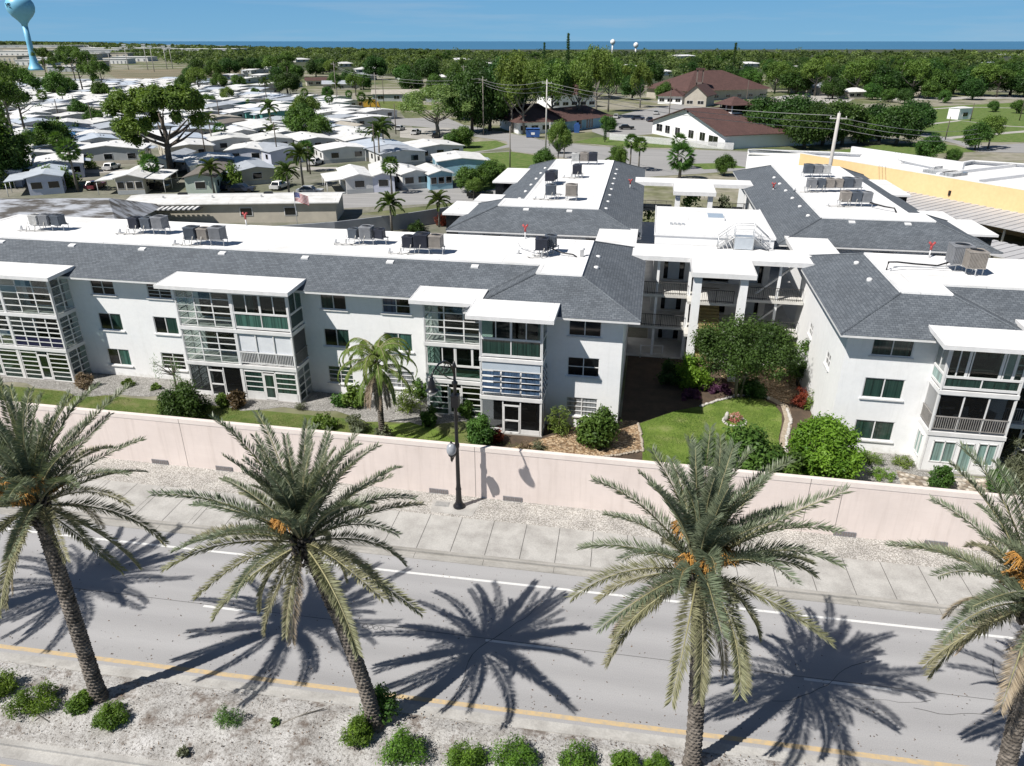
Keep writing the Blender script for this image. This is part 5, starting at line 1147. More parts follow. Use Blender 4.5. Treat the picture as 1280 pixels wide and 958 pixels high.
pstruct('street',[(1135,168),(1160,172),(1195,180),(1222,190),(1300,192),(1300,178),(1230,183),(1205,178),(1160,167),(1100,168)],0.03,asph2)
pstruct('parking_lot',[(740,152),(800,138),(850,130),(880,133),(840,160),(815,168),(760,172),(740,165)],0.022,asph2)
pstruct('parking_lot',[(960,122),(1060,112),(1080,118),(1060,128),(980,132)],0.022,pale)
pstruct('far_road',[(1100,122),(1300,120),(1300,123),(1100,126)],0.03,pale)
pstruct('parking_lot',[(500,160),(560,160),(590,168),(560,178),(500,172)],0.022,pale)
pstruct('drive',[(380,246),(440,240),(600,232),(640,240),(600,252),(400,262)],.012,asph2)
for k in range(6): pathstrip('park_lane',[(-20,132+k*17),(200,133+k*16),(420,136+k*15)],4.0,.02+k*.001,pale)
for k in range(4): pathstrip('kerb_line',[[(581,156.6),(647,168.5),(672,173.3)],[(716,179.5),(806,186),(935,189.2)],[(1040,200),(1130,199),(1190,200)],[(600,191.5),(640,189.5),(700,197)]][k],.5,.03,conc)

# ------------------------------------------------------------------ trees
def crownmesh(kind,seed):
    g=np.random.default_rng(seed)
    if kind=='oak': return leaves('crown',ell(g,36,4.8,4.8,3.6,4.9,1.1,1.9,-.75,.8),11000,.27,L_dark,seed,.5)
    if kind=='bushy': return leaves('crown',ell(g,28,3.7,3.7,3.3,4.0,.9,1.6,-.8,.75),9500,.24,L_mid,seed,.5)
    if kind=='light': return leaves('crown',ell(g,26,4.2,4.2,3.4,6.6,.9,1.5,-.4,.7),8000,.22,L_light,seed,.5)
    if kind=='pine': 
        c=[]
        for k in range(26):
            a=g.uniform(0,6.28); r=4.6*math.sqrt(g.random()); c.append((r*math.cos(a),r*math.sin(a),11.5+1.6*(1-(r/4.6)**2)+g.normal()*.5,g.uniform(.7,1.25)))
        for k in range(7): a=g.uniform(0,6.28); r=g.uniform(1.5,3.2); c.append((r*math.cos(a),r*math.sin(a),g.uniform(7.5,10),g.uniform(.6,1.0)))
        return leaves('crown',c,9000,.24,L_pine,seed,.8,.45)
    if kind=='tall': 
        c=[(g.normal()*1.7,g.normal()*1.7,g.uniform(8.5,14.5),g.uniform(.7,1.5)) for k in range(20)]; return leaves('crown',c,6500,.24,L_pine,seed,.5,.35)
    if kind=='norfolk':
        c=[]
        for k in range(16):
            z=3+k*1.35; 
            for j in range(4): a=j*1.57+k*.5; r=(2.3*(1-k/19))*.6; c.append((r*math.cos(a),r*math.sin(a),z,.75))
        return leaves('crown',c,2200,.35,L_dark,seed,.2,.4)
    if kind=='bare': 
        c=ell(g,60,5.6,5.6,3.6,6.0,.6,1.1,-.25,.9); return leaves('crown',c,11000,.16,leafmat('leaf_pale',(.1,.16,.04),(.27,.34,.12)),seed,.5)
    if kind=='broad':   # the big umbrella pine
        c=[]
        for k in range(60):
            a=g.uniform(0,6.28); r=8.6*math.sqrt(g.random()); c.append((r*math.cos(a),r*math.sin(a),13.2+2.6*(1-(r/8.8)**2)+g.normal()*.35,g.uniform(.9,1.5)))
        for k in range(10): a=g.uniform(0,6.28); r=g.uniform(5,8.5); c.append((r*math.cos(a),r*math.sin(a),g.uniform(9.5,12),g.uniform(.8,1.4)))
        c+=[(-8.3,1,8.6,1.5),(-7.2,-1,8.2,1.3),(-6,0,7.0,1.1),(7,1,11,1.5),(-9.2,0,9.6,1.3)]
        return leaves('crown',c,62000,.25,leafmat('leaf_umbrella',(0.05,0.095,0.015),(0.19,0.27,0.05)),seed,.9,.55)
def trunkm(kind,seed):
    g=random.Random(seed); mb=MB(); m=bark
    H_={'oak':4.5,'bushy':3.5,'light':5.5,'pine':11.5,'tall':14,'norfolk':24,'bare':4.6,'broad':12}[kind]; r={'oak':.38,'bushy':.25,'light':.28,'pine':.24,'tall':.24,'norfolk':.35,'bare':.3,'broad':.62}[kind]
    mb.tube([(0,0,-.1),(g.uniform(-.2,.2),0,H_*.35),(g.uniform(-.4,.4),g.uniform(-.3,.3),H_*.7),(g.uniform(-.5,.5),0,H_)],[r*1.2,r*.9,r*.7,r*.3],7)
    nb={'oak':7,'bushy':5,'light':7,'pine':7,'tall':6,'norfolk':0,'bare':13,'broad':12}[kind]
    for k in range(nb):
        a=k*2.4+g.random(); z=H_*g.uniform(.45,.85); L=H_*({'pine':.3,'tall':.13,'broad':.6}.get(kind,.75)); up=H_*({'broad':.32,'pine':.15,'tall':.08}.get(kind,.5))
        q=(L*math.cos(a),L*math.sin(a),z+up); mb.tube([(0,0,z),(q[0]*.45,q[1]*.45,z+up*.35),q],[r*.55,r*.38,r*.1],5,cap=False)
    return mb.mesh('trunk',bark_grey if kind in('bare','light','tall') else bark)
TM={}
def treemesh(kind,v):
    if (kind,v) not in TM: TM[(kind,v)]=(crownmesh(kind,1000+hash_(kind)*17+v),trunkm(kind,500+v))
    return TM[(kind,v)]
def hash_(s): return sum(ord(c)*(i+1) for i,c in enumerate(s))%97
KL={'oak':'dense dark oak','bushy':'rounded mid green tree','light':'airy light green tree','pine':'flat topped pine','tall':'tall thin pine','norfolk':'narrow spire tree','bare':'pale branched sparse tree','broad':'umbrella pine'}
TG='trees beyond the complex'
def tree(px,py,kind,sc=1.0,label=None,rz=None,zs=1.0,at=None):
    p=at if at is not None else G(px,py); v=rnd.randrange(3) if kind in('oak','bushy','light','pine','tall') else 0
    r=empty('tree',p,rnd.uniform(0,6.28) if rz is None else rz); c,t=treemesh(kind,v); r.scale=(sc,sc,sc*zs)
    link('crown',c,r); link('trunk',t,r)
    if label: tag(r,label,'tree',TG)
    else: auto(r,KL[kind],'tree',TG)
    return r
def sabal_m(seed,fan=True):
    g=np.random.default_rng(seed); P=[];A=[];B=[];V=[]
    for k in range(58):
        a=k*2.39996; e=R(80-140*k/58); d=np.array([math.cos(a)*math.cos(e),math.sin(a)*math.cos(e),math.sin(e)]); s=np.cross(d,[0,0,1.0]); s/=np.linalg.norm(s); u=np.cross(s,d); hub=d*0.95+np.array([0,0,.1])
        ro=g.uniform(-1.2,1.2); s,u=s*math.cos(ro)+u*math.sin(ro),u*math.cos(ro)-s*math.sin(ro)
        for j in range(15):
            q=(j-7)/7*1.25; w_=d*math.cos(q)+s*math.sin(q); w_=w_+np.array([0,0,-.28]); w_/=np.linalg.norm(w_); L=.85*(1-.12*abs(q)); c=hub+w_*L*.5; P.append(c);A.append(w_*L*.5);B.append((s*math.cos(q)-d*math.sin(q))*.04+u*.03*g.normal());V.append(g.random()*.7+.15)
    return quads('crown',np.array(P),np.array(A),np.array(B),np.array(V),L_mid)
SB=sabal_m(3); 
def feather_m():
    me=[frond('frond',R(e),R(d),2.3,leafmat('leaf_palm',(.03,.06,.015),(.12,.18,.04)),700+i,1.6)[0] for i,(e,d) in enumerate(((75,70),(45,80),(15,70),(-10,50)))]
    V=[];P=None; vs=[];fs=[];va=[]
    Vall=[];var=[]
    for i in range(18):
        m=me[min(3,i//5)]; co=np.empty(len(m.vertices)*3,np.float32); m.vertices.foreach_get('co',co); co=co.reshape(-1,3); a=i*2.4; c,s=math.cos(a),math.sin(a)
        Vall.append(np.c_[co[:,0]*c-co[:,1]*s,co[:,0]*s+co[:,1]*c,co[:,2]]); w_=np.empty(len(m.polygons),np.float32); m.attributes['var'].data.foreach_get('value',w_); var.append(w_)
    V=np.concatenate(Vall).reshape(-1,4,3); v=np.concatenate(var); P=V.mean(axis=1); 
    return quads('crown',P,(V[:,2]-V[:,0])/2,(V[:,3]-V[:,1])/2,v,leafmat('leaf_palm',(.03,.06,.015),(.12,.18,.04)))
FB=feather_m()
PG='cabbage and feather palms beyond the complex'
def palm(px,py,h,label=None,kind='fan',sc=1.0,at=None):
    p=at if at is not None else G(px,py); r=empty('palm_tree',p,rnd.uniform(0,6)); mb=MB(); mb.tube([(0,0,-.1),(.05,0,h*.5),(0,0,h)],[.2*sc,.15*sc,.14*sc],7); mb.build('trunk',bark_grey,r)
    link('crown',SB if kind=='fan' else FB,r,(0,0,h),(0,0,0),(sc,sc,sc))
    if label: tag(r,label,'palm tree',PG)
    else: auto(r,'slender fan palm' if kind=='fan' else 'feathery palm','palm tree',PG)
    return r
def hgt(bx,by,tx,ty):
    "height of a thing whose foot is seen at (bx,by) and whose top at (tx,ty)"
    p=G(bx,by); d=_f+_r*((tx-640)/FPX)-_u*((ty-479)/FPX); return CAM_H+d.z*(p.y/d.y)
tree(215,222,'broad',.98,'great umbrella shaped pine rising over the mobile homes',rz=0)
palm(490,243,hgt(490,243,489,208),'stout fan palm in front of the pale blue mobile home')
palm(787,213,hgt(787,213,788,178),'taller fan palm of the pair by the street'); palm(798,215,hgt(798,215,797,182),'darker fan palm of the pair by the street')
palm(849,225,hgt(849,225,850,198),'big bushy fan palm above the rear walkway roof',sc=1.7); palm(846,212,hgt(846,212,845,178),'fan palm standing behind the big bushy one',sc=1.1)
palm(490,290,hgt(490,290,488,256),'multi trunk palm in front of the grey fence, left one','feather',.95); palm(549,284,hgt(549,284,548,252),'palm in front of the grey fence, right one with red flowers','feather',.85)
palm(268,243,hgt(268,243,270,212),'feathery palm beside the brown roofed mobile home','feather'); palm(362,248,hgt(362,248,361,216),'feathery palm behind the flagpole home','feather')
for q in [(83,190,80,168),(277,177,278,163),(340,178,338,166),(385,215,386,188),(334,130,335,103),(480,192,482,158),(453,140,453,122),(985,115,985,88),(770,210,770,203)]:
    palm(q[0],q[1],hgt(*q),None,'fan' if q[0]%2 else 'feather',1.2)
# named nearer trees
for q in [(548,168,'bare',1.9),(590,166,'oak',1.25),(612,164,'oak',1.35),(640,166,'light',1.3),(655,168,'light',1.15),(632,150,'oak',1.5),(690,160,'light',1.2),(722,158,'light',1.15),(745,148,'light',1.35),(760,140,'light',1.2),(790,125,'oak',1.1),(800,135,'light',1.0),(735,125,'light',1.4),(700,120,'oak',1.4),(830,128,'bushy',1.0),
    (955,178,'oak',1.25),(985,180,'oak',1.3),(1005,186,'oak',1.15),(1028,182,'oak',1.2),(1052,182,'oak',1.1),(1072,180,'bushy',.95),(1098,178,'oak',1.1),(1120,182,'oak',1.05),(1160,203,'bushy',.72),(940,172,'oak',1.1),(1140,168,'oak',1.0),
    (575,150,'oak',1.2),(22,190,'tall',1.3),(15,180,'pine',1.35),(35,178,'pine',1.25),(8,205,'pine',1.2),(5,230,'bushy',1.5),(2,232,'oak',1.0),(72,198,'bushy',1.05),(72,124,'bushy',1.5),(88,122,'bushy',1.1),(105,120,'pine',1.5),(120,122,'tall',1.3),(132,125,'pine',1.1),(96,108,'pine',1.5),(78,106,'pine',1.1),(60,104,'pine',1.4),
    (150,146,'bushy',.9),(128,126,'bushy',1.0),(40,195,'bushy',.7),(60,190,'oak',.6),(100,150,'bushy',.8),(120,160,'bushy',.7),(250,118,'light',1.2),(275,114,'bushy',1.1),(300,112,'bushy',1.0),(235,112,'oak',.9),(262,135,'bushy',.7),(285,132,'light',.7),(320,124,'bushy',.6),(380,178,'bushy',1.15),(400,180,'bushy',.9),(386,168,'light',1.0),
    (420,112,'bushy',1.1),(445,120,'light',1.0),(360,118,'oak',1.2),(410,125,'bushy',.7),(680,214,'bushy',.55),(700,192,'bushy',.4),(705,198,'light',.4),(697,205,'light',.55),(578,185,'bushy',.7),(565,186,'bushy',.5),(760,165,'bushy',.6),(756,178,'norfolk',.26),(585,240,'bushy',.55),(600,237,'bushy',.5),(615,232,'bushy',.6),(592,250,'light',.35),(640,118,'oak',1.4),(664,116,'oak',1.5),
    (905,220,'bushy',.5),(770,225,'light',.4),(1235,186,'light',.75),(1218,188,'bushy',.8),(1190,204,'bushy',.4),(1270,142,'bushy',.6),(1240,140,'bushy',.5)]:
    tree(*q,zs=.68 if q[2]=='bare' else 1.55 if q[2]=='light' and 630<q[0]<850 else 1.4 if q[2]=='oak' and 560<q[0]<640 else 1)
tree(709,98,'norfolk',1.0,'tallest narrow spire tree breaking the sea horizon',zs=1.2)
tree(680,92,'norfolk',.95,'shorter spire tree left of the tallest spire'); tree(915,98,'norfolk',.95,'thin spire tree above the red roofed hall')
# the belt of trees behind
def far(px,py): return G(px,py)
PEEK=[(540,100,16),(510,96,14),(433,84,10),(463,92,18),(813,100,14),(857,73,14),(829,95,12),(1247,84,16),(1218,97,9),(1231,110,10),(1104,88,8),(1260,76,16),(1072,124,14),(790,88,11),(1273,108,12),(1165,121,16),(1000,90,12),(940,84,12),(610,84,10),(580,78,10),(380,78,10),(690,86,10)]
bg=random.Random(11); n=0
kinds=['oak','oak','oak','bushy','bushy','light','tall','pine','oak']
cand=[]
for i in range(340):
    t=bg.random(); py=82+34*t**1.3; px=bg.uniform(300,1300)
    lo=112 if px>880 else (112 if px>480 else 98)
    if px<480: py=min(py,97+0.0*t)
    if 850<px<960 and py>96: py=88
    if 1100<px and py>118: py=115
    if 690<px<860 and py>108: py=104
    cand.append((px,py))
cand=[c for c in cand if c[1]<112]
for px,py,k,s in [(905,114,'oak',1.5),(935,116,'bushy',1.6),(968,116,'light',1.5),(995,118,'oak',1.6),(1018,120,'light',1.7),(1035,122,'tall',1.05),(1050,118,'oak',1.7),(1068,121,'light',1.75),(1085,118,'pine',1.15),(1102,122,'oak',1.6),(1122,120,'tall',1.1),(1138,123,'light',1.7),(1150,118,'oak',1.8),(1172,121,'bushy',1.7),(1192,117,'tall',1.0),(1208,119,'oak',1.6),(1228,121,'light',1.5),(1246,116,'pine',1.1),(1262,120,'oak',1.7),(1284,122,'bushy',1.8),(668,120,'light',1.6),(652,126,'light',1.7),(725,112,'light',1.6),(745,122,'light',1.6),(770,118,'light',1.5),(812,106,'oak',1.6),(790,104,'bushy',1.6),(690,110,'oak',1.7),(600,112,'oak',1.7),(570,108,'bushy',1.6),(535,104,'oak',1.6),(505,106,'bushy',1.5),(470,100,'oak',1.6),(1040,124,'oak',1.1),(1090,125,'bushy',1.0),(1160,124,'bushy',1.1),(1215,125,'oak',1.0),(1110,128,'bushy',.8),(1130,130,'oak',.7),(1180,129,'bushy',.7)]: tree(px,py,k,s,None,zs=.95)
cand=cand[::1][:104]
for px,py in [(905,112),(925,111),(985,118),(1000,116),(1030,114),(1045,118),(1065,116),(1090,117),(1110,120),(1130,122),(1150,118),(1175,120),(1190,118),(1215,120),(1245,122),(1260,118),(1280,122),(975,106),(1010,104),(1060,104),(1120,106),(1180,106)]: cand.append((px,py))
pass
for px,py in cand:
    if any(abs(px-hx)<hw+4 and -2<py-hy<14 for hx,hy,hw in PEEK): continue
    k=bg.choice(kinds); s=bg.uniform(1.25,1.75)*(.75 if k in('tall','pine') else 1); tree(px,py,k,s,None,zs=.82)
# the wood beyond, one mass
def farleaf():
    m=leafmat('leaf_far',(.014,.036,.011),(.155,.23,.06)); return m
def farwood():
    g=np.random.default_rng(21); C=[]
    BX=[-100,130,131,235,330,420,560,700,860,861,958,965,1400]; BY=[57.5,58,66,84,83,90,100,104,104,92,92,113,113]
    for k in range(5200):
        px=g.uniform(-60,1340); lo=np.interp(px,BX,BY); hi=float(np.interp(px,[-400,0,150,320,640,900],[55.8,56.2,58.2,62.8,67.8,69.4])); py=hi+max(0.5,lo-hi)*g.random()**1.15
        if any(abs(px-hx)<hw+3 and -1<py-hy<9 for hx,hy,hw in PEEK): continue
        d=G(px,py); C.append((d.x,d.y))
    for k in range(900):
        px=g.uniform(-80,520); py=g.uniform(np.interp(px,[0,150,320,520],[55.8,58.2,62.8,66.2]),np.interp(px,[0,150,320,520],[57.6,61,66,70])); d=G(px,py); C.append((d.x,d.y))
    C=np.array(C); nn=64; out=[];T=[];B=[];V=[]
    for i,c in enumerate(C):
        dist=math.hypot(*c); h=g.uniform(4,11)+(g.uniform(2,7) if g.random()<.16 and dist<1300 else 0)+(dist-1800)*.0035*(dist>1800); r=g.uniform(2.4,6.4)*(1+dist/2600)
        if dist<650: h*=.75
        d=unit(g.normal(size=(nn,3))); d[:,2]=np.abs(d[:,2])*1.1-.3; p=d*np.array([r,r,h*.5])*(.8+.25*g.random((nn,1)))+np.array([c[0],c[1],h*.5])
        nrm=unit(d+g.normal(size=(nn,3))*.55+np.array([0,0,.6])); a=unit(np.cross(nrm,g.normal(size=(nn,3)))); b=np.cross(nrm,a); s=(.55+.4*g.random(nn))*(.45+dist/1100)
        out.append(p);T.append(a*s[:,None]);B.append(b*(s*.75)[:,None]);V.append(np.full(nn,g.random()**1.3*.72)+g.random(nn)*.28)
    return link('far_wood',quads('far_wood',np.concatenate(out),np.concatenate(T),np.concatenate(B),np.concatenate(V),farleaf()))
struct(farwood(),'stuff')
pstruct('ball_field',[(130,88),(290,85),(310,92),(280,98),(150,101)],.04,mat('field_dirt',(.22,.18,.12),(.11,.11,.06),.03,.95,kind='World'))
pstruct('wood_floor',[(240,85),(330,84),(420,91),(560,101),(700,105),(858,105),(862,93),(957,93),(966,113),(1330,113),(1330,62),(240,62)],.05,mat('forest_floor',(.05,.06,.025),(.025,.035,.015),.2,.95,kind='World'))

# ------------------------------------------------------------------ mobile homes
def homeroof(name,a,b2):
    m,t,b=nodes(name); v=coords(t,'Object'); o=ramp(t,noise(t,v,.7,5,.65),[(.3,b2),(.62,a)]); br=t.nodes.new('ShaderNodeTexBrick'); t.links.new(v,br.inputs[0]); br.inputs['Scale'].default_value=1; br.inputs['Brick Width'].default_value=30; br.inputs['Row Height'].default_value=1.22; br.inputs['Mortar Size'].default_value=.045
    br.inputs['Color1'].default_value=(1,1,1,1); br.inputs['Color2'].default_value=(.95,.95,.95,1); br.inputs['Mortar'].default_value=(.72,.72,.72,1); o=mixc(t,1.0,o,br.outputs[0],'MULTIPLY')
    oi=t.nodes.new('ShaderNodeObjectInfo'); o=mixc(t,1.0,o,ramp(t,oi.outputs['Random'],[(0,(.82,.82,.81)),(1,(1.02,1.02,1.03))]),'MULTIPLY'); t.links.new(o,b.inputs['Base Color']); b.inputs['Roughness'].default_value=.6; return m
roofs={'w':homeroof('home_roof_white',(.80,.80,.79),(.6,.6,.585)),'g':mat('home_roof_grey',(.42,.45,.49),(.32,.34,.37),.8,.5),'b':mat('home_roof_brown',(.17,.15,.13),(.11,.10,.09),.8,.9),'s':mat('home_roof_steel',(.55,.60,.66),(.42,.46,.52),.5,.4),'t':mat('home_roof_tan',(.40,.37,.32),(.3,.28,.24),.8,.8)}
walls={'w':mat('home_wall_white',(.68,.68,.67),(.56,.56,.55),.7,.8),'y':mat('home_wall_beige',(.52,.48,.40),(.42,.39,.33),.7,.8),'g':mat('home_wall_grey',(.42,.44,.45),(.33,.35,.36),.7,.8),'m':mat('home_wall_mint',(.50,.57,.50),(.4,.47,.41),.7,.8),'b':mat('home_wall_blue',(.26,.45,.55),(.2,.36,.45),.7,.8),'l':mat('home_wall_lavender',(.58,.61,.70),(.48,.5,.6),.7,.8),'t':mat('home_wall_teal',(.10,.30,.28),(.07,.22,.21),.7,.8)}
RN={'w':'white roofed','g':'grey roofed','b':'brown roofed','s':'steel roofed','t':'tan roofed'}; WN={'w':'white','y':'beige','g':'grey','m':'pale green','b':'blue','l':'lavender','t':'teal'}
HG='mobile homes of the park'
def home(p0,p1,depth,roof='w',wall='w',h=2.7,ports='',nw=2,label=None,rise=.55,z=0):
    a,b=G(*p0,z),G(*p1,z); a.z=b.z=0; d=(b-a); L=d.length; ang=math.atan2(d.y,d.x); r=empty('mobile_home',a.lerp(b,.5),ang); w2=L/2
    mb=MB(); z0=.0
    mb.face([(-w2,0,z0),(w2,0,z0),(w2,0,h),(0,0,h+rise),(-w2,0,h)]); mb.face([(w2,depth,z0),(-w2,depth,z0),(-w2,depth,h),(0,depth,h+rise),(w2,depth,h)]); mb.face([(w2,0,z0),(w2,depth,z0),(w2,depth,h),(w2,0,h)]); mb.face([(-w2,depth,z0),(-w2,0,z0),(-w2,0,h),(-w2,depth,h)])
    mb.build('wall',walls[wall],r); mb=MB(); o=.35
    for s in (-1,1):
        P=[(0,-o,h+rise),(s*(w2+o),-o,h-o*rise/w2),(s*(w2+o),depth+o,h-o*rise/w2),(0,depth+o,h+rise)]; Q=[(x,y,q+.12) for x,y,q in P]
        if s<0: P,Q=P[::-1],Q[::-1]
        mb.hexa(P+Q)
    rf=mb.build('roof',roofs[roof],r)
    g=random.Random(int(abs(a.x*13+a.y*7)))
    if roof in 'wst' and g.random()<.8:
        mb=MB()
        for k in range(2): x,y=g.uniform(-.6,.6)*w2,g.uniform(.2,.8)*depth; mb.box(x-.18,x+.18,y-.18,y+.18,h+rise*(1-abs(x)/w2)+.05,h+rise*(1-abs(x)/w2)+.4)
        mb.build('roof_vent',alu,rf)
    for k in range(nw):
        c=-w2+L*(k+.5)/nw; ww=min(.8,L/nw*.36); mb=MB(); mb.box(c-ww-.07,c+ww+.07,-.05,-.005,1.0,2.2); f=mb.build('window',white_trim,r); mb=MB(); mb.box(c-ww,c+ww,-.065,-.052,1.07,2.13); mb.build('pane',pane_dark,f)
    for s in (1,-1):
        for k in range(max(2,int(depth/4))):
            y=depth*(k+.5)/max(2,int(depth/4)); mb=MB(); x=s*(w2+.03); mb.box(min(x,s*w2+s*.004),max(x,s*w2+s*.004),y-.55,y+.55,1.05,2.05); mb.build('window',pane_dark,r)
    s=-1 if g.random()<.5 else 1; y=depth*g.uniform(.3,.7); mb=MB(); mb.box(min(s*(w2+.03),s*w2),max(s*(w2+.03),s*w2),y-.45,y+.45,.5,2.5); mb.build('door',walls['w' if wall!='w' else 'g'],r)
    if ports=='' or len(ports)==1:
        q=-1 if 'R' in ports else 1; y=depth*g.uniform(.2,.5); mb=MB(); mb.hexa([(min(q*w2,q*(w2+1.5)),y,h-.5 if q<0 else h-.25),(max(q*w2,q*(w2+1.5)),y,h-.25 if q<0 else h-.5),(max(q*w2,q*(w2+1.5)),y+4,h-.25 if q<0 else h-.5),(min(q*w2,q*(w2+1.5)),y+4,h-.5 if q<0 else h-.25)]+[(min(q*w2,q*(w2+1.5)),y,h-.42 if q<0 else h-.17),(max(q*w2,q*(w2+1.5)),y,h-.17 if q<0 else h-.42),(max(q*w2,q*(w2+1.5)),y+4,h-.17 if q<0 else h-.42),(min(q*w2,q*(w2+1.5)),y+4,h-.42 if q<0 else h-.17)]); mb.build('side_awning',roofs['s'],r)
    if wall in 'wgy':
        mb=MB(); mb.box(-w2-.01,w2+.01,-.025,-.008,.05,.75); mb.build('skirting',walls['g' if wall!='g' else 'y'],r)
    for s,cx in ((-1,'L'),(1,'R')):
        if cx in ports:
            pw=3.4; mb=MB(); x0,x1=s*(w2+.36),s*(w2+pw); lo,hi=min(x0,x1),max(x0,x1); mb.hexa([(lo,.2,h-.25 if s>0 else h-.5),(hi,.2,h-.5 if s>0 else h-.25),(hi,depth*.8,h-.5 if s>0 else h-.25),(lo,depth*.8,h-.25 if s>0 else h-.5)]+[(lo,.2,h-.13 if s>0 else h-.38),(hi,.2,h-.38 if s>0 else h-.13),(hi,depth*.8,h-.38 if s>0 else h-.13),(lo,depth*.8,h-.13 if s>0 else h-.38)]); cp_=mb.build('carport',roofs[roof if roof!='b' else 'w'],r)
            mb=MB()
            for y in (.4,depth*.4,depth*.75): mb.tube([(s*(w2+pw-.2),y,0),(s*(w2+pw-.2),y,h-.45)],.06,4)
            mb.build('post',white_trim,cp_)
    if label: tag(r,label,'mobile home',HG)
    else: auto(r,f'{RN[roof]} {WN[wall]} home','mobile home',HG)
    return r
home((38,245),(81,242),12,'s','l',2.9,'L',2,'lavender home with steel roof and white ridge at the lower left')
home((148,244),(182,243),13,'w','y',2.8,'LR',3,'beige home with three front windows and carports on both sides')
home((234,244),(271,243),19,'b','m',2.9,'',1,'pale green home with long brown roof beside the umbrella pine')
home((8,213),(70,208),7,'w','w',2.7,'',1,'white home just behind the lavender one'); home((93,207),(181,204),9,'w','g',2.9,'',3,'wide white roofed grey home behind the beige one',.9)
home((190,219),(214,219),13,'g','w',2.8,'R',1,'white home tucked behind the umbrella pine trunk'); home((105,185),(148,182),9,'w','w'); home((150,184),(206,186),8,'w','w',2.8,'',4)
home((58,172),(118,169),11,'w','l',2.8,'',2,None,1.0); home((34,161),(72,157),10,'w','g',2.7,'R'); home((-8,165),(17,162),10,'w','w')
home((300,233),(346,229),15,'g','y',2.6,'L',1); home((284,205),(333,204),10,'w','l'); home((340,207),(386,202),12,'g','l',2.7,'',1); home((215,178),(276,176),9,'s','y',2.7,'L',2)
home((292,180),(321,178),11,'w','w',2.7,'',3); home((340,182),(378,180),10,'w','w',2.7,'',3); home((402,176),(441,172),12,'s','m',2.8,'',3); home((443,172),(466,170),12,'t','w',2.6,'',1)
home((434,243),(467,241),11,'w','w',2.7,'L',1,'white home with an awning window and dark carport behind the flag'); home((405,205),(463,201),8,'w','w'); home((466,241),(494,240),14,'w','l',2.7,'',1,'pale home with glass doors between two white homes')
home((504,238),(537,235),9,'w','w',2.7,'',2,'white home with dark porch openings right of the stout fan palm'); home((538,238),(566,236),9,'w','b',2.7,'',3,'blue fronted home with three windows beside the grey fence'); home((478,210),(532,206),9,'g','w'); home((548,221),(608,219),10,'w','b',2.8,'',0,'blue walled home with broad white roof beside the green verge')
far_h=[(8,146,9,10,'w','w'),(20,131,9,12,'w','g'),(45,121,10,12,'w','g'),(62,132,9,12,'w','w'),(88,128,12,9,'w','y'),(85,143,12,10,'w','g'),(58,146,9,10,'w','w'),(112,146,12,9,'w','t'),(100,156,10,8,'w','g'),(140,137,8,14,'w','w'),(122,138,9,10,'w','w'),(132,150,9,10,'t','w'),(150,157,9,10,'w','w'),(108,112,12,12,'w','w'),(128,114,14,10,'w','g'),(152,116,14,12,'w','g'),(165,122,12,10,'w','w'),
 (178,160,10,9,'w','w'),(190,150,9,10,'w','w'),(225,152,10,9,'w','w'),(240,158,11,9,'w','w'),(262,152,9,10,'w','g'),(280,160,11,9,'t','g'),(272,127,11,9,'w','w'),(286,143,11,9,'g','w'),(305,139,10,9,'g','t'),(320,135,10,9,'w','y'),(311,151,11,9,'w','g'),(333,150,13,9,'s','t'),(357,140,11,9,'w','t'),(352,152,12,10,'w','t'),(378,150,13,10,'w','w'),(398,147,11,9,'w','w'),(383,134,16,11,'g','l'),(405,136,11,9,'w','b'),(420,140,11,9,'w','b'),(415,153,11,9,'w','w'),(438,150,12,9,'w','w'),(440,160,11,9,'g','w'),(465,160,12,9,'w','w'),(478,150,10,9,'w','w'),(425,131,10,8,'w','w'),
 (362,163,11,9,'g','w'),(305,166,11,9,'b','g'),(330,168,12,10,'w','w'),(255,168,11,10,'g','y'),(350,127,10,9,'w','w'),(330,122,10,8,'w','w'),(312,115,11,9,'w','w'),(290,112,11,9,'w','w'),(340,113,12,9,'w','y'),(365,110,12,8,'w','w'),(318,104,12,9,'w','w'),(338,99,13,9,'w','g'),(300,99,12,9,'w','w'),(325,92,14,9,'w','g'),(345,88,14,9,'w','w'),(30,116,11,9,'w','w'),(12,118,11,9,'w','w')]
for x,y,w_,d,ro,wa in far_h:
    pm=w_*1017/24*0+FPX*w_/( (G(x,y)-Vector((0,0,CAM_H))).dot(_f) ); sl=-.035*pm; home((x-pm/2,y-sl),(x+pm/2,y+sl),d,ro,wa,2.7,'R' if (x+y)%3==0 else '',2)
fp_=[(q.location.x,q.location.y) for q in bpy.data.objects if q.name.startswith('mobile_home')]
hg=random.Random(4); fill=[]
for y in (236,224,212,200,190,181,173,166,159.5,154,149,144.5,140.5,136.5,133,129.5,126,122.5,119,115.5,112.5,109.5,106.5,104):
    x=-5.0+hg.uniform(0,20)
    while x<(600 if 195<y<215 else 470 if y>135 else 440-(135-y)*(6 if y>118 else 5.6)):
        p=G(x,y); pm=FPX*9/((p-Vector((0,0,CAM_H))).dot(_f)); x+=pm*hg.uniform(1.05,1.3)
        if y<104.5 and 110<x<250: continue
        if y>205 and (x>400 or (p-G(215,222)).length<7): continue
        if all(((p.x-a)/8.8)**2+((p.y-b)/10.2)**2>1 for a,b in fp_): fp_.append((p.x,p.y)); fill.append((x-pm*1.15,y))
for x,y in fill:
    w_=hg.uniform(8,10.5); pm=FPX*w_/((G(x,y)-Vector((0,0,CAM_H))).dot(_f)); sl=-.035*pm
    home((x-pm/2,y-sl),(x+pm/2,y+sl),hg.uniform(10,14),hg.choice('wwwwwsg'),hg.choice('wwwgyl'),2.7,hg.choice(['R','L','','']),hg.choice((2,3)))
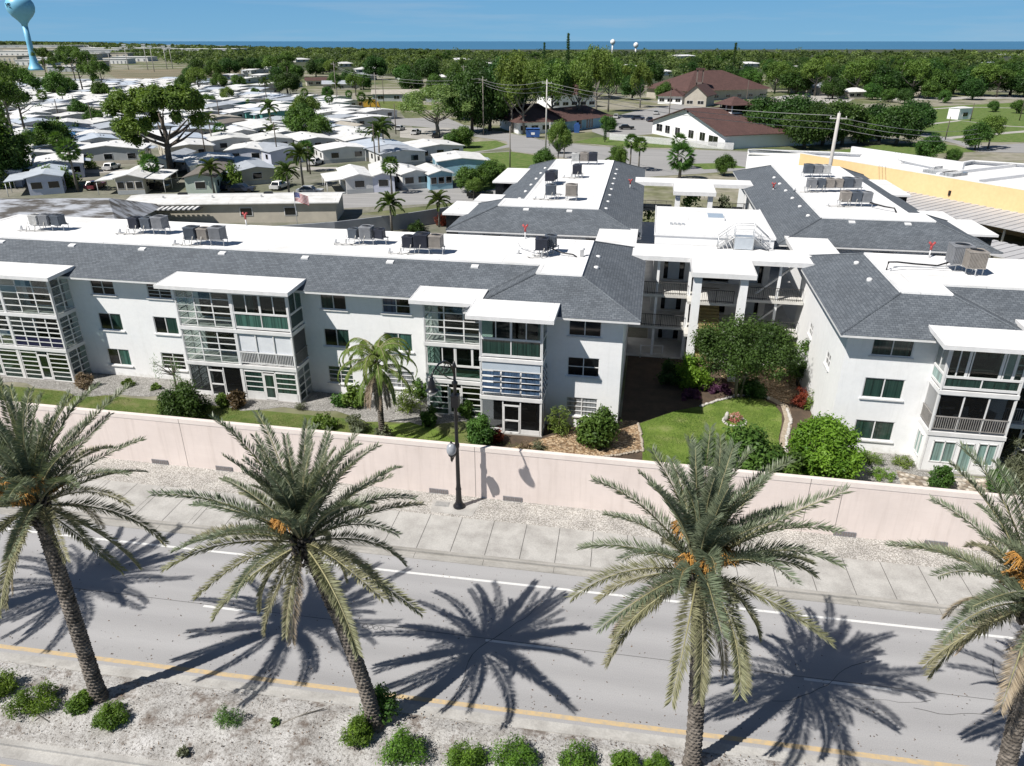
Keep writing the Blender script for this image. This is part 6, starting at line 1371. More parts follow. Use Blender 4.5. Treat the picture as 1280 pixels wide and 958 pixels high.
sg=random.Random(9); BUSH=[]
for k in range(60):
    x,y=sg.uniform(0,480),sg.choice([236,206,184,168,156,146,138,131,126])+sg.uniform(-5,5)
    if y>200 and 200<x<240: continue
    BUSH.append((x,y))
bm=[shrub_mesh('foliage',1.5,1.4,1.9,700,.2,mm,800+i) for i,mm in enumerate((L_mid,L_light,L_dark))]
for i,(x,y) in enumerate(BUSH):
    if i%3==0: palm(x,y,sg.uniform(4,7),None,sg.choice(['fan','feather']),sg.uniform(.9,1.3)); continue
    r=empty('yard_shrub',G(x,y),sg.uniform(0,6)); link('foliage',bm[i%3],r); s_=sg.uniform(.7,1.4); r.scale=(s_,s_,s_); auto(r,['leafy yard shrub','pale yard shrub','dark yard shrub'][i%3],'shrub','yard shrubs between the mobile homes')
for px,py,k,s_ in [(250,96,'oak',1.3),(268,100,'bushy',1.5),(288,96,'oak',1.4),(305,90,'oak',1.3),(240,104,'bushy',1.2),(322,90,'oak',1.2),(230,118,'bushy',1.0),(345,104,'oak',1.0),(372,98,'bushy',1.2),(395,96,'oak',1.3),(415,100,'light',1.2),(438,108,'oak',1.0),(455,112,'bushy',1.1),(515,118,'oak',1.1),(545,118,'bushy',1.2),(575,128,'oak',1.3),(610,135,'oak',1.3)]: tree(px,py,k,s_)
# the long white home right behind the complex, with its striped awning
def longhome():
    r=empty('long_home',W(-58.4,53),TH+R(14)); tag(r,'long white roofed grey sided home right behind the long apartment block','mobile home')
    mb=MB(); mb.box(-14.5,15,0,7,0,2.75); mb.build('wall',walls['y'],r)
    mb=MB(); mb.hexa([(-15,-.5,2.75),(15.6,-.5,2.75),(15.6,3.5,3.3),(-15,3.5,3.3),(-15,-.5,2.9),(15.6,-.5,2.9),(15.6,3.5,3.45),(-15,3.5,3.45)]); mb.hexa([(-15,3.5,3.3),(15.6,3.5,3.3),(15.6,7.5,2.75),(-15,7.5,2.75),(-15,3.5,3.45),(15.6,3.5,3.45),(15.6,7.5,2.9),(-15,7.5,2.9)])
    rf=mb.build('roof',roofs['w'],r)
    for x in (-8,4.5):
        mb=MB(); mb.box(x-.6,x+.6,4.2,5,3.2,3.55); mb.build('skylight',dark_metal,rf)
    mb=MB()
    for k in range(3): mb.box(-10+k*7,-9.8+k*7,2,2.2,3.2,3.6)
    mb.build('roof_vent',alu,rf)
    mb=MB()
    for k in range(14): mb.box(-13.5+k*.7,-13.15+k*.7,-2.6,-.52,2.45,2.6)
    mb.build('striped_awning',roofs['w'],r); mb=MB(); mb.box(-13.6,-3.6,-2.6,-.55,2.38,2.44); mb.build('awning_pan',dark_metal,r)
    for x in (2.2,8.5):
        mb=MB(); mb.box(x-.9,x+.9,-.06,-.005,1.0,2.2); f=mb.build('window',white_trim,r); mb=MB(); mb.box(x-.8,x+.8,-.075,-.062,1.08,2.12); mb.build('pane',pane_dark,f)
longhome()
mb=MB(); mb.hexa([(-4.5,-3.5,1.9),(4.5,-3.5,1.9),(4.5,3.5,1.9),(-4.5,3.5,1.9),(-4.5,-.02,3.0),(4.5,-.02,3.0),(4.5,.02,3.0),(-4.5,.02,3.0)]); r=empty('shed',W(-37.5,40),TH+R(10)); tag(r,'grey shingled shed roof peeking over the long white roof edge','shed'); mb.build('roof',roofs['g'],r); mb=MB(); mb.box(-4.2,4.2,-3.2,3.2,0,1.9); mb.build('wall',walls['g'],r)
r=empty('outbuilding',G(55,262,3.5)-Vector((0,0,3.5)),TH+R(12)); tag(r,'outbuilding at the far left with weathering and palm shadows coloured into its shingle roof','outbuilding')
mb=MB(); mb.box(-12,12,-6.5,6.5,0,2.6); mb.build('wall',walls['g'],r); mb=MB(); mb.hexa([(-13,-7.5,2.5),(13,-7.5,2.5),(13,7.5,2.5),(-13,7.5,2.5),(-9,-.3,4.9),(9,-.3,4.9),(9,.3,4.9),(-9,.3,4.9)]); mb.build('roof',mat('shingle_shadow_mottle',(.34,.36,.4),(.07,.065,.06),.55,.9,kind='Object',stretch=(.5,1.6,1),lo=.42,hi=.58),r)  # weathering and palm shadows are both put into this roof's colour
# flag
r=empty('flagpole',W(-44.5,45.5)); tag(r,'small American flag on a short pole by the long white roof','flag')
mb=MB(); mb.tube([(0,0,0),(0,0,6.3)],.04,6); mb.build('pole',alu,r)
fr_,fw_,fb_=mat('flag_red',(.45,.05,.06),None,3,.8),mat('flag_white',(.7,.7,.7),None,3,.8),mat('flag_blue',(.03,.05,.2),None,3,.8)
fm=MB(); NX=14; Wd,Ht=1.9,1.15
def fp(i,zz): x=Wd*i/NX; return (x,.12*math.sin(x*4.2),zz-.28*x*x/Wd)
for s in range(13):
    zt=6.2-Ht*s/13; zb=6.2-Ht*(s+1)/13
    for i in range(NX):
        mi=2 if (s<7 and i<6) else s%2
        fm.face([fp(i,zb),fp(i+1,zb),fp(i+1,zt),fp(i,zt)],mi,True)
f=fm.build('flag_cloth',[fr_,fw_,fb_],r); st=MB()
for a in range(5):
    for b in range(5):
        x=.1+.14*a; zz=6.12-.11*b-.28*x*x/Wd; y=.12*math.sin(x*4.2)-.012; q=[]
        for k in range(10): rr=.035 if k%2==0 else .015; q.append((x+rr*math.sin(k*math.pi/5),y,zz+rr*math.cos(k*math.pi/5)))
        st.face(q)
st.build('star',fw_,f)
# grey fence wall behind the rear gardens
def longwall(name,pxs,h,m,lab,t=.2,cap=None):
    P=[G(*p) for p in pxs]; r=empty(name,P[0]); tag(r,lab,'wall' if 'wall' in name else 'fence'); 
    for a,b in zip(P,P[1:]):
        d=(b-a).normalized(); n=Vector((-d.y,d.x,0))*t/2; mb=MB(); mb.hexa([a-n,b-n,b+n,a+n,a-n+Vector((0,0,h)),b-n+Vector((0,0,h)),b+n+Vector((0,0,h)),a+n+Vector((0,0,h))]); mb.build('wall_panel',m,r,loc=-P[0])
    return r
longwall('garden_wall',[(330,304),(420,297),(500,287),(560,277),(600,270)],2.1,mat('fence_grey',(.36,.38,.41),(.27,.29,.32),.5,.8),'grey wall with palms in front behind the long block roof')
S(455,302,1.3,.9,L_red,'row of red leafed plants below the grey wall',401,700,.1,name='garden_plant',cat='plant'); S(552,282,1.0,1.0,L_red,'bright red flowering shrub by the right fence palm',402,700,.09); S(520,290,1.4,1.0,L_dark,'dark shrub below the grey wall between its palms',403,800,.1)

# ------------------------------------------------------------------ bigger buildings
roof_red=shingle('roof_redbrown','X',(.075,.038,.033),(.12,.062,.053)); roof_redY=shingle('roof_redbrown_side','Y',(.075,.038,.033),(.12,.062,.053))
def gable(name,a,b,depth,h,rise,wm,lab,cat,ridge='y',nw=0,over=.6,rm=(None,None),group=None,win=None):
    "front from a to b; ridge 'y' runs away from the front, 'x' along it, 'hip' slopes on every side"
    a=Vector(a);b=Vector(b);d=b-a;L=d.length;r=empty(name,a.lerp(b,.5),math.atan2(d.y,d.x)); 
    if lab: tag(r,lab,cat,group)
    w2=L/2; mb=MB()
    if ridge=='y': F=[(-w2,0,0),(w2,0,0),(w2,0,h),(0,0,h+rise),(-w2,0,h)]; mb.face(F); mb.face([(x*-1,depth,z) for x,y,z in F]); mb.face([(w2,0,0),(w2,depth,0),(w2,depth,h),(w2,0,h)]); mb.face([(-w2,depth,0),(-w2,0,0),(-w2,0,h),(-w2,depth,h)])
    else: mb.box(-w2,w2,0,depth,0,h)
    mb.build('wall',wm,r); mb=MB(); o=over; e=h-.05
    if ridge=='y':
        k=rise/w2
        for s in (-1,1):
            P=[(0,-o,h+rise),(s*(w2+o),-o,h-o*k),(s*(w2+o),depth+o,h-o*k),(0,depth+o,h+rise)]; Q=[(x,y,z+.15) for x,y,z in P]
            if s<0: P,Q=P[::-1],Q[::-1]
            mb.hexa(P+Q)
        m=rm[1]
    else:
        i=depth/2+o if ridge=='hip' else 0; c=depth/2
        V=[(-w2-o,-o,e),(w2+o,-o,e),(w2+o,depth+o,e),(-w2-o,depth+o,e),(-w2-o+i,c,h+rise),(w2+o-i,c,h+rise)]
        mb.face([V[0],V[1],V[5],V[4]],0); mb.face([V[2],V[3],V[4],V[5]],0); mb.face([V[1],V[2],V[5]],1); mb.face([V[3],V[0],V[4]],1); mb.face([V[3],V[2],V[1],V[0]],2); m=[rm[0],rm[1],white_trim]
    mb.build('roof',m,r)
    for q in (win or [(-w2+L*(k+.5)/nw,min(1.2,L/nw*.3),1.0,2.2) for k in range(nw)]):
        c,ww,z0,z1=q; mb=MB(); mb.box(c-ww-.08,c+ww+.08,-.06,-.005,z0-.08,z1+.08); f=mb.build('window',white_trim,r); mb=MB(); mb.box(c-ww,c-.04,-.08,-.062,z0,z1); mb.box(c+.04,c+ww,-.08,-.062,z0,z1); mb.build('pane',pane_dark,f)
    return r
wst=white_stucco
a_,b_=G(815,167),G(905,187)
hall=gable('gabled_hall',a_,b_,25,3.4,4.6,wst,'white gabled hall with red brown roof and small roof cupola','hall','y',0,1.0,(roof_red,roof_redY),None,[(-14,1.6,1.1,2.9),(-9.5,1.2,1.0,2.9),(-4.2,1.2,1.0,2.9),(2.6,1.2,1.0,2.9),(8,1.2,1.0,2.9),(13,2.0,.3,2.6)])
mb=MB(); mb.box(-6.85,-6.2,-.05,-.005,0,2.6); mb.build('door',white_trim,hall); mb=MB(); mb.box(5.0,5.7,-.05,-.005,0,2.6); mb.build('door',white_trim,hall)
mb=MB(); mb.box(-.4,.4,-.08,-.005,7.0,7.6); mb.build('gable_vent',dark_metal,hall)
cu=empty('cupola',(2.5,12,0),0,hall); mb=MB()
for x in (-2.6,0,2.6):
    for y in (-2.2,2.2): mb.box(x-.12,x+.12,y-.12,y+.12,6.5,9.0)
mb.box(-2.7,2.7,-2.3,2.3,6.3,7.2); mb.build('post',white_trim,cu); mb=MB(); mb.box(-2.4,2.4,-2.0,2.0,7.2,9.0); mb.build('window',pane_dark,cu); mb=MB(); mb.hexa([(-4,-3.6,8.95),(4,-3.6,8.95),(4,3.6,8.95),(-4,3.6,8.95),(-.4,-.3,10.8),(.4,-.3,10.8),(.4,.3,10.8),(-.4,.3,10.8)]); mb.build('roof',roof_red,cu)
# picket fence in front of the hall
def picket(pxs,h,lab):
    P=[G(*p) for p in pxs]; r=empty('picket_fence',P[0]); tag(r,lab,'fence'); mb=MB(); rl=MB()
    for a,b in zip(P,P[1:]):
        L=(b-a).length; n=int(L/.22)
        for i in range(n):
            q=a.lerp(b,i/n)-P[0]; mb.box(q.x-.08,q.x+.08,q.y-.02,q.y+.02,.05,h)
        for z in (.4,h-.3): rl.tube([a-P[0]+Vector((0,.05,z)),b-P[0]+Vector((0,.05,z))],.05,4)
    mb.build('picket',white_trim,r); rl.build('rail',white_trim,r); return r
picket([(762,175),(803,179),(838,182),(880,186),(917,188)],1.7,'white picket fence along the street before the gabled hall'); picket([(1000,182),(1050,180),(1098,178)],1.7,'pale fence under the oak trees beside the street')
# red roofed hall farther off
gable('red_hall',G(858,127),G(958,123),30,4.2,7.5,mat('hall_wall_tan',(.45,.42,.36),(.36,.33,.28),.5,.9),'long red brown roofed hall far behind the gabled hall','hall','hip',7,1.5,(roof_red,roof_redY))
gable('entry_wing',G(855,133),G(882,134),14,4.5,3.5,mat('hall_wall_tan',(.45,.42,.36)),'tan gabled entrance wing in front of the red brown hall','hall wing','y',2,.8,(roof_red,roof_redY))
gable('porch_pavilion',G(822,130),G(852,131),12,3.2,2.6,wst,'white pavilion with low brown roof left of the entrance wing','pavilion','hip',3,1.0,(roof_red,roof_redY))
p=G(872,126); r=empty('bell_tower',p); tag(r,'slim dark bell tower beside the red brown hall','tower'); mb=MB()
for x,y in ((-1.2,-1.2),(1.2,-1.2),(1.2,1.2),(-1.2,1.2)): mb.box(x-.2,x+.2,y-.2,y+.2,0,12.5)
mb.box(-1.4,1.4,-1.4,1.4,0,7.5); mb.build('frame',mat('tower_brown',(.2,.16,.14),(.14,.11,.1),1,.9),r); mb=MB(); mb.box(-1.8,1.8,-1.8,1.8,12.5,13.2); mb.build('roof',roof_red,r)
# red roofed offices under the trees
gable('office_building',G(648,168),G(702,166),18,3.2,4.2,wst,'office with red brown roof half hidden by light green trees','office','hip',4,1.5,(roof_red,roof_redY))
of=gable('office_wing',G(700,166),G(760,158),20,3.0,2.6,walls['b'],'office wing with blue end wall and tall narrow windows','office','x',0,1.2,(roof_red,roof_redY),None,[(-3,1.2,.4,2.8),(1,.35,.3,2.9),(2.2,.35,.3,2.9),(3.4,.35,.3,2.9)])
gable('office_house',G(690,136),G(745,134),14,5.0,3.5,wst,'white two storey office house behind the red roofed office','office','hip',5,1.0,(roof_red,roof_redY))
gable('clubhouse',G(1010,0+118),G(1050,117),14,3,2,walls['y'],'low beige house at the far parking lot','house','hip',3,.6,(roofs['g'],roofs['g']))
HH='houses scattered among the far trees'
for x0,x1,y,d,ro,wa,st in [(466,526,127,9,'t','g','x'),(532,604,128,10,'g','g','x'),(404,450,113,9,'g','y','x'),(384,412,108,9,'r','y','x'),(445,482,92,12,'w','w','hip'),(424,442,84,9,'w','w','hip'),(500,520,100,9,'g','m','hip'),(540,562,103,9,'w','w','hip'),(440,470,101,10,'g','g','hip'),(800,826,100,12,'g','w','hip'),(845,870,73,18,'w','w','hip'),(818,840,95,12,'w','w','hip'),(1232,1262,84,12,'s','w','hip'),(1210,1226,97,9,'w','w','hip'),(1222,1240,110,9,'g','w','hip'),(1098,1110,88,12,'r','y','hip'),(1245,1275,72,20,'w','w','hip'),(1060,1085,124,8,'w','y','hip'),(780,800,88,14,'w','w','hip'),(1262,1285,108,10,'w','y','hip'),(1150,1180,121,8,'t','y','hip'),(988,1012,90,14,'w','w','hip'),(928,952,84,16,'w','w','hip'),(600,620,84,16,'w','w','hip'),(570,590,78,18,'w','w','hip'),(370,390,78,18,'w','w','hip'),(680,700,86,14,'g','w','hip')]:
    m=(roof_red,roof_redY) if ro=='r' else (roofs[ro],roofs[ro]); hh=gable('house',G(x0,y),G(x1,y-.5),d,3.0,1.6,walls[wa],None,None,st,3,.6,m); auto(hh,f"{'red roofed' if ro=='r' else RN[ro]} {WN[wa]} house",'house',HH)
# white far pump house on the field
gable('pump_house',G(1197,150),G(1213,149),4,3.6,.4,wst,'small white flat pump house on the green field','hut','hip',1,.2,(roofs['w'],roofs['w']))
# low industrial roofs far left
for i,(x0,x1,y,d,h) in enumerate([(40,110,76,40,7),(70,150,68,60,8),(0,40,72,40,9),(110,160,72,30,6),(150,260,62,60,8),(20,60,82,25,5),(80,125,84,20,5),(0,90,60.5,80,9),(95,230,60,80,9),(240,300,61,70,8),(60,100,90,14,4),(130,160,80,20,5),(-20,70,65,160,8),(80,190,65.5,140,8),(195,290,66,120,7),(-10,50,69,90,7),(60,125,72.5,60,6),(170,215,71,60,6),(225,262,74,40,5),(30,75,79,30,5),(140,185,77,30,5),(-15,22,77,40,6)]):
    a,b=G(x0,y),G(x1,y); dd=b-a; r=empty('warehouse',a.lerp(b,.5),math.atan2(dd.y,dd.x)); L=dd.length/2; mb=MB(); mb.box(-L,L,0,d,0,h); mb.build('wall',[walls['y'],walls['g'],walls['w']][i%3],r); mb=MB(); mb.box(-L-.5,L+.5,-.5,d+.5,h,h+.5); mb.build('roof',roofs['w' if i%3 else 't'],r)
    for k in range(6): mb=MB(); mb.box(-L+L*2*(k+.3)/6,-L+L*2*(k+.6)/6,-.1,-.01,.3,h*.6); mb.build('loading_door',pane_grey,r)
    auto(r,'long low pale warehouse','warehouse','industrial sheds on the left horizon')
# yellow walled store on the right
def yellow():
    Bk=Block('store_building',40,80,'long store with pale yellow wall and white flat roof on the right','store'); A_,B_,C2=(26.2,97.1),(44.5,73.2),(75,31.6); D_,E_=(17.7,101.0),(110,60)
    ym=mat('wall_yellow',(.74,.53,.28),(.69,.49,.25),.25,.85,fine=.04,fscale=2); mb=MB()
    for p,q,mi in ((D_,A_,1),(A_,C2,0)):
        mb.face([(*p,0),(*q,0),(*q,6.0),(*p,6.0)],mi)
    Q=lambda x,y:tuple(BF(x,y,6)[:2]); back=[(75,31.6),(75,60),Q(1290,206),Q(1215,201),Q(1168,209),Q(1100,194),Q(1050,191),(17.7,101)]
    for p,q in zip(back,back[1:]): mb.face([(*p,0),(*q,0),(*q,6),(*p,6)],1)
    Bk.part(mb,'wall',[ym,wst]); mb=MB(); Q=lambda x,y:tuple(BF(x,y,6)[:2]); poly=[A_,C2,(75,60),Q(1290,206),Q(1215,201),Q(1168,209),Q(1100,194),Q(1050,191),D_]; mb.prism(inset(poly,.3),5.2,5.45); Bk.part(mb,'flat_roof',white_roof)
    mb=MB(); n=len(poly); ins=inset(poly,.45)
    for i in range(n):
        j=(i+1)%n; mb.hexa([(*poly[i],5.99),(*poly[j],5.99),(*ins[j],5.99),(*ins[i],5.99),(*poly[i],6.12),(*poly[j],6.12),(*ins[j],6.12),(*ins[i],6.12)])
    Bk.part(mb,'parapet_cap',white_trim)
    d=Vector((.608,-.794)); nn=Vector((.794,.608)); o=Vector(A_)
    def P(a,b): q=o+d*a+nn*b; return (q.x,q.y)
    for (a0,a1,b0,b1,z) in ((3,24,9,9.5,7.0),(24,24.5,3,24,5.9),(30,31,2.5,30,5.9),(38,62,1.2,1.6,6.6),(45,45.5,12,30,5.9)):
        mb=MB(); mb.prism([P(a0,b0),P(a1,b0),P(a1,b1),P(a0,b1)],5.46,z); Bk.part(mb,'parapet',white_trim)
    mb=MB(); mb.prism([P(21,4),P(26,4),P(26,7.5),P(21,7.5)],5.46,5.9); Bk.part(mb,'roof_hatch',pane_grey); mb=MB(); mb.prism([P(61,2),P(70,2),P(70,4.5),P(61,4.5)],5.46,6.3); Bk.part(mb,'roof_hatch',mat('pane_grey_roof',(.32,.34,.37)))
    for a,z in ((29,1.6),(41.5,3.9)):
        mb=MB(); q=P(a,-.25); mb.box(q[0]-.25,q[0]+.25,q[1]-.25,q[1]+.25,z+2,z+2.7); Bk.part(mb,'wall_lamp',dark_metal)
    mb=MB()
    for k in range(1): mb.face([(*P(62,-.02),0),(*P(62.15,-.02),0),(*P(62.15,-.02),6),(*P(62,-.02),6)])
    Bk.part(mb,'wall_joint',gap)
    # red steel frame with condensers on the roof
    r=empty('roof_rack',W(*P(47,20),5.46),TH-R(20)); tag(r,'red steel rack with grey units on the store roof','roof rack'); mb=MB()
    for y in (-1.2,1.2): mb.box(-7,9,y-.15,y+.15,1.0,1.4)
    for x in range(-7,10,2): mb.box(x-.12,x+.12,-1.3,1.3,1.0,1.4)
    for x in (-6.5,0,7): mb.box(x-.12,x+.12,-1.2,1.2,0,1.0)
    mb.build('frame',mat('steel_red',(.22,.03,.03),(.15,.02,.02),2,.7),r)
    for k,x in enumerate((-4.5,-1,2.5,6)):
        mb=MB(); mb.box(x-1.4,x+1.4,-1,1,1.42,3.4); c=mb.build('cabinet',AC_M['slate' if k%2 else 'grey'],r); mb=MB(); mb.box(x-1.5,x-1.42,-1.05,1.05,1.42,3.5); mb.build('panel',white_trim,c)
    # carports in front of the wall
    cm=mat('carport_metal',(.46,.46,.47),(.38,.38,.39),.3,.5); 
    for (lab,a0,a1,b0,b1,z0,z1,kk) in (('long ribbed metal carport against the yellow store wall',15,75,-9.0,-.15,2.5,3.0,0),('nearer ribbed metal carport at the right edge below the awnings',28,75,-22.5,-16.6,2.4,2.6,1)):
        r=empty('carport',W(*P(a0,b0)),TH+math.atan2(d.y,d.x)); tag(r,lab,'carport'); L=a1-a0; w_=b1-b0; mb=MB(); n=int(L/.55)
        for i in range(n):
            x0,x1=L*i/n,L*(i+1)/n; mb.hexa([(x0,0,z0),(x1,0,z0),(x1,w_,z1),(x0,w_,z1),(x0,0,z0+.06+.08*(i%2)),(x1,0,z0+.06+.08*(i%2)),(x1,w_,z1+.06+.08*(i%2)),(x0,w_,z1+.06+.08*(i%2))])
        mb.build('roof',cm,r)
        for x in range(3,int(L),6):
            mb=MB(); mb.tube([(x,1.6,0),(x,1.6,z0)],.14,6); mb.tube([(x,.3,z0-.02),(x,w_-.3,z0+.02)],.09,4); mb.build('post',white_trim,r)
yellow()

# ------------------------------------------------------------------ water tower
def water_tower():
    p=G(45,88); dp=(p-Vector((0,0,CAM_H))).dot(_f); rb=15.6*dp/FPX; zc=hgt(45,88,28,10); r=empty('water_tower',p); tag(r,'sky blue water tower with round tank at the upper left','water tower')
    m=mat('tower_blue',(.2,.5,.7),(.17,.45,.65),.05,.45); mb=MB(); mb.lathe([(rb*.62,0),(rb*.5,rb*.15),(rb*.33,rb*.5),(rb*.24,rb*.9),(rb*.2,zc*.45),(rb*.2,zc-rb*1.3)],28); mb.build('pedestal',m,r)
    mb=MB(); mb.lathe([(rb*.2,zc-rb*1.3),(rb*.24,zc-rb*1.12),(rb*.42,zc-rb*.88),(rb*.72,zc-rb*.58),(rb*.92,zc-rb*.28),(rb,zc+rb*.06),(rb*.96,zc+rb*.34),(rb*.8,zc+rb*.6),(rb*.5,zc+rb*.78),(rb*.2,zc+rb*.86),(.1,zc+rb*.88)],36); tk=mb.build('tank',m,r)
    ft=bpy.data.curves.new('lettering','FONT'); ft.body='VE'; ft.size=rb*.42; ft.extrude=.25; ft.align_x='CENTER'; o=bpy.data.objects.new('lettering',ft); col.objects.link(o); o.parent=tk; ft.materials.append(dark_metal)
    az=math.atan2(-p.y,-p.x)-R(52); o.location=(rb*.985*math.cos(az),rb*.985*math.sin(az),zc+rb*.0); o.rotation_euler=(math.pi/2,0,az+math.pi/2); me=bpy.data.meshes.new_from_object(o); o2=link('lettering',me,tk,o.location.copy(),o.rotation_euler.copy()); bpy.data.objects.remove(o); o2.name='lettering'
water_tower()
for x,y,hh in ((765,71,0),(794,72,1)):
    p=G(x,y); dp=(p-Vector((0,0,CAM_H))).dot(_f); rb=3.2*dp/FPX; r=empty('white_tank',p); tag(r,'left of two tiny white tower tanks on the horizon' if not hh else 'right of two tiny white tower tanks on the horizon','water tank'); z=CAM_H-(1.5 if not hh else 5.0)*dp/FPX+ (0); mb=MB(); mb.lathe([(rb*.3,0),(rb*.3,z-rb*.6)],10); mb.build('stem',white_trim,r); mb=MB(); mb.lathe([(rb*.3,z-rb),(rb*.8,z-rb*.6),(rb,z),(rb*.8,z+rb*.6),(rb*.2,z+rb)],14); mb.build('tank',white_roof,r)
# ------------------------------------------------------------------ poles, wires
wood_p=mat('pole_wood',(.26,.23,.2),(.17,.15,.13),2,.9); pole_c=mat('pole_concrete',(.5,.48,.45),(.4,.38,.36),1,.9); pole_b=mat('pole_brown',(.11,.09,.075),(.07,.06,.05),2,.9)
UG='utility poles'; POLE={}
def upole(bx,by,tx,ty,m=wood_p,arm=True,label=None,key=None,r0=.15,foot=None):
    p=G(bx,by) if foot is None else foot; h=max(5,hgt(bx,by,tx,ty)) if foot is None else 15.2; r=empty('utility_pole',p); mb=MB(); mb.tube([(0,0,-.2),(0,0,h)],[r0,r0*.7],8); mb.build('pole',m,r)
    if arm:
        mb=MB(); mb.box(-1.1,1.1,-.06,.06,h-.75,h-.6); mb.build('crossarm',m,r); mb=MB()
        for x in (-1,0,1): mb.lathe([(.05,0),(.06,.12),(.03,.2)],6,(x,0,h-.6 if x else h))
        mb.build('insulator',white_trim,r)
    if key: POLE[key]=(p,h)
    if label: tag(r,label,'utility pole',UG)
    else: auto(r,'brown wooden pole' if m is pole_b else ('pale pole' if m is pole_c else 'wooden utility pole'),'utility pole',UG)
upole(1037,208,1045,145,pole_c,True,'stout pale utility pole rising behind the rear right roof','E',.3,G(1037.5,208,8.3)*1.0-Vector((0,0,8.3))); upole(682,194,681,100,pole_c,True,'tall pale pole on the verge by the street junction','C',.2); upole(604.5,169,602,97,wood_p,True,'tall wooden pole on the far street kerb','A'); upole(637.5,210,637,158,wood_p,False,'plain pole on the green verge','B'); upole(687,183,688,153,pole_c,False,'short pale pole beside the tall pale one')
upole(422,135,423,78,wood_p,True,None,'F'); upole(472,150,470,92,wood_p,True,None,'H'); upole(580,118,580,82,wood_p,True,None,'I'); upole(1222,188,1226,160,wood_p,True,None,'R')
for q in [(258,200,251,149),(276,158,271,124),(348,203,342,153),(388,218,381,183),(381,145,380,124),(118,164,111,128),(96,145,92,119),(75,153,67,124),(84,203,77,181),(470,212,466.5,155),(1181.5,175,1188,146),(1212.5,152,1217,129),(1274,151,1278,118),(240,180,238,150),(205,150,203,118),(495,168,494,130),(835,160,834,112),(930,150,930,100),(363,118,362,84),(334,150,333,120),(480,130,479,98)]: upole(*q,pole_b,False)
for q in [(216,86,214,57),(185,88,182,56),(209,87,206,58),(161,88,157,56),(139,86,134,64),(193,90,190,58)]: 
    p=G(q[0],q[1]); r=empty('floodlight_mast',p); h=hgt(*q); mb=MB(); mb.tube([(0,0,0),(0,0,h)],[.35,.2],6); mb.build('pole',pole_c,r); mb=MB()
    for k in range(2): mb.box(-2,2,-.3,.3,h-.4-1.4*k,h+.4-1.4*k)
    mb.build('lamp_bank',alu,r); auto(r,'pale floodlight mast','floodlight','floodlight masts of the ball field')
def wires(k0,k1,n,lab,sag=1.2):
    (a,ha),(b,hb)=POLE[k0],POLE[k1]
    mb=MB(); 
    for i in range(n):
        dz=-.6*i*1.5; A_=a+Vector((-.9+.9*(i%3),0,ha+dz-.3)); B_=b+Vector((-.9+.9*(i%3),0,hb+dz-.3)); mb.tube([A_.lerp(B_,t/14)+Vector((0,0,-4*sag*(t/14)*(1-t/14))) for t in range(15)],.035,4,cap=False)
    tag(mb.build('power_line',mat('wire_grey',(.3,.3,.3),None,3,.5)),lab,'power line','power lines')
wires('E','C',3,'three wires from the stout pale pole to the street junction pole'); wires('E','R',3,'wires from the stout pale pole down to the field pole'); wires('A','C',3,'wires along the street between two tall poles'); wires('A','H',2,'wires from the far kerb pole toward the left'); wires('H','F',2,'wires over the left home rows to the leftmost tall pole'); wires('I','A',2,'wires from the tree belt pole to the far kerb pole')

# ------------------------------------------------------------------ cars, bins
def carmesh():
    b=MB(); b.prism([(-2.2,-.86),(2.2,-.86),(2.25,-.5),(2.25,.5),(2.2,.86),(-2.2,.86),(-2.25,.5),(-2.25,-.5)],.32,.86); b.hexa([(-1.7,-.78,.86),(1.0,-.78,.86),(1.0,.78,.86),(-1.7,.78,.86),(-1.25,-.64,1.42),(.35,-.64,1.42),(.35,.64,1.42),(-1.25,.64,1.42)])
    g=MB(); g.hexa([(-1.74,-.7,.9),(1.04,-.7,.9),(1.04,.7,.9),(-1.74,.7,.9),(-1.32,-.6,1.36),(.42,-.6,1.36),(.42,.6,1.36),(-1.32,.6,1.36)]); g.hexa([(-1.5,-.8,.92),(.8,-.8,.92),(.8,.8,.92),(-1.5,.8,.92),(-1.2,-.68,1.34),(.3,-.68,1.34),(.3,.68,1.34),(-1.2,.68,1.34)])
    w_=MB(); n=12; w_.v=[(.33*math.cos(2*math.pi*k/n),y,.33*math.sin(2*math.pi*k/n)) for y in (-.11,.11) for k in range(n)]; w_.f=[tuple(range(n)),tuple(range(2*n-1,n-1,-1))]+[(k,n+k,n+(k+1)%n,(k+1)%n) for k in range(n)]; w_.m=[0]*len(w_.f); w_.s=[False]*len(w_.f)
    return b,g.mesh('glass',pane_dark),w_.mesh('wheel',black_paint)
CB,CG,CW=carmesh(); CM={}; LASTCAR=[None]
def car(px,py,ang,c,lab,cn):
    if cn not in CM: CM[cn]=CB.mesh('body',mat('car_'+cn,c,None,2,.25))
    r=empty('parked_car',G(px,py,.03),ang); tag(r,lab,'car','parked cars'); LASTCAR[0]=r; link('body',CM[cn],r); link('glass',CG,r)
    for x in (-1.4,1.4):
        for y in (-.8,.8): link('wheel',CW,r,(x,y,.34))
car(797,150,.2,(.03,.04,.07),'dark blue car in the hall parking lot','navy'); car(783,162,.1,(.02,.02,.02),'black car parked beside the gabled hall','black'); car(1087,181,.0,(.06,.065,.07),'dark car under the oak by the pale fence','black'); car(303,240,.2,(.05,.07,.14),'blue car under the carport right of the brown roofed home','navy'); car(50,189,.4,(.16,.03,.04),'dark red car beside the round tree in the park','darkred'); car(388,243,.1,(.5,.5,.5),'silver car behind the flag home','silver'); car(600,247,.2,(.03,.03,.03),'black car on the drive beside the rear left awnings','black'); car(760,152,1.2,(.5,.5,.5),'silver car near the blue office wing','silver'); car(110,121,.3,(.6,.6,.6),'white car by the ball field fence','white'); car(405,178,.1,(.6,.6,.6),'white car in front of the pale green steel roofed home','white')
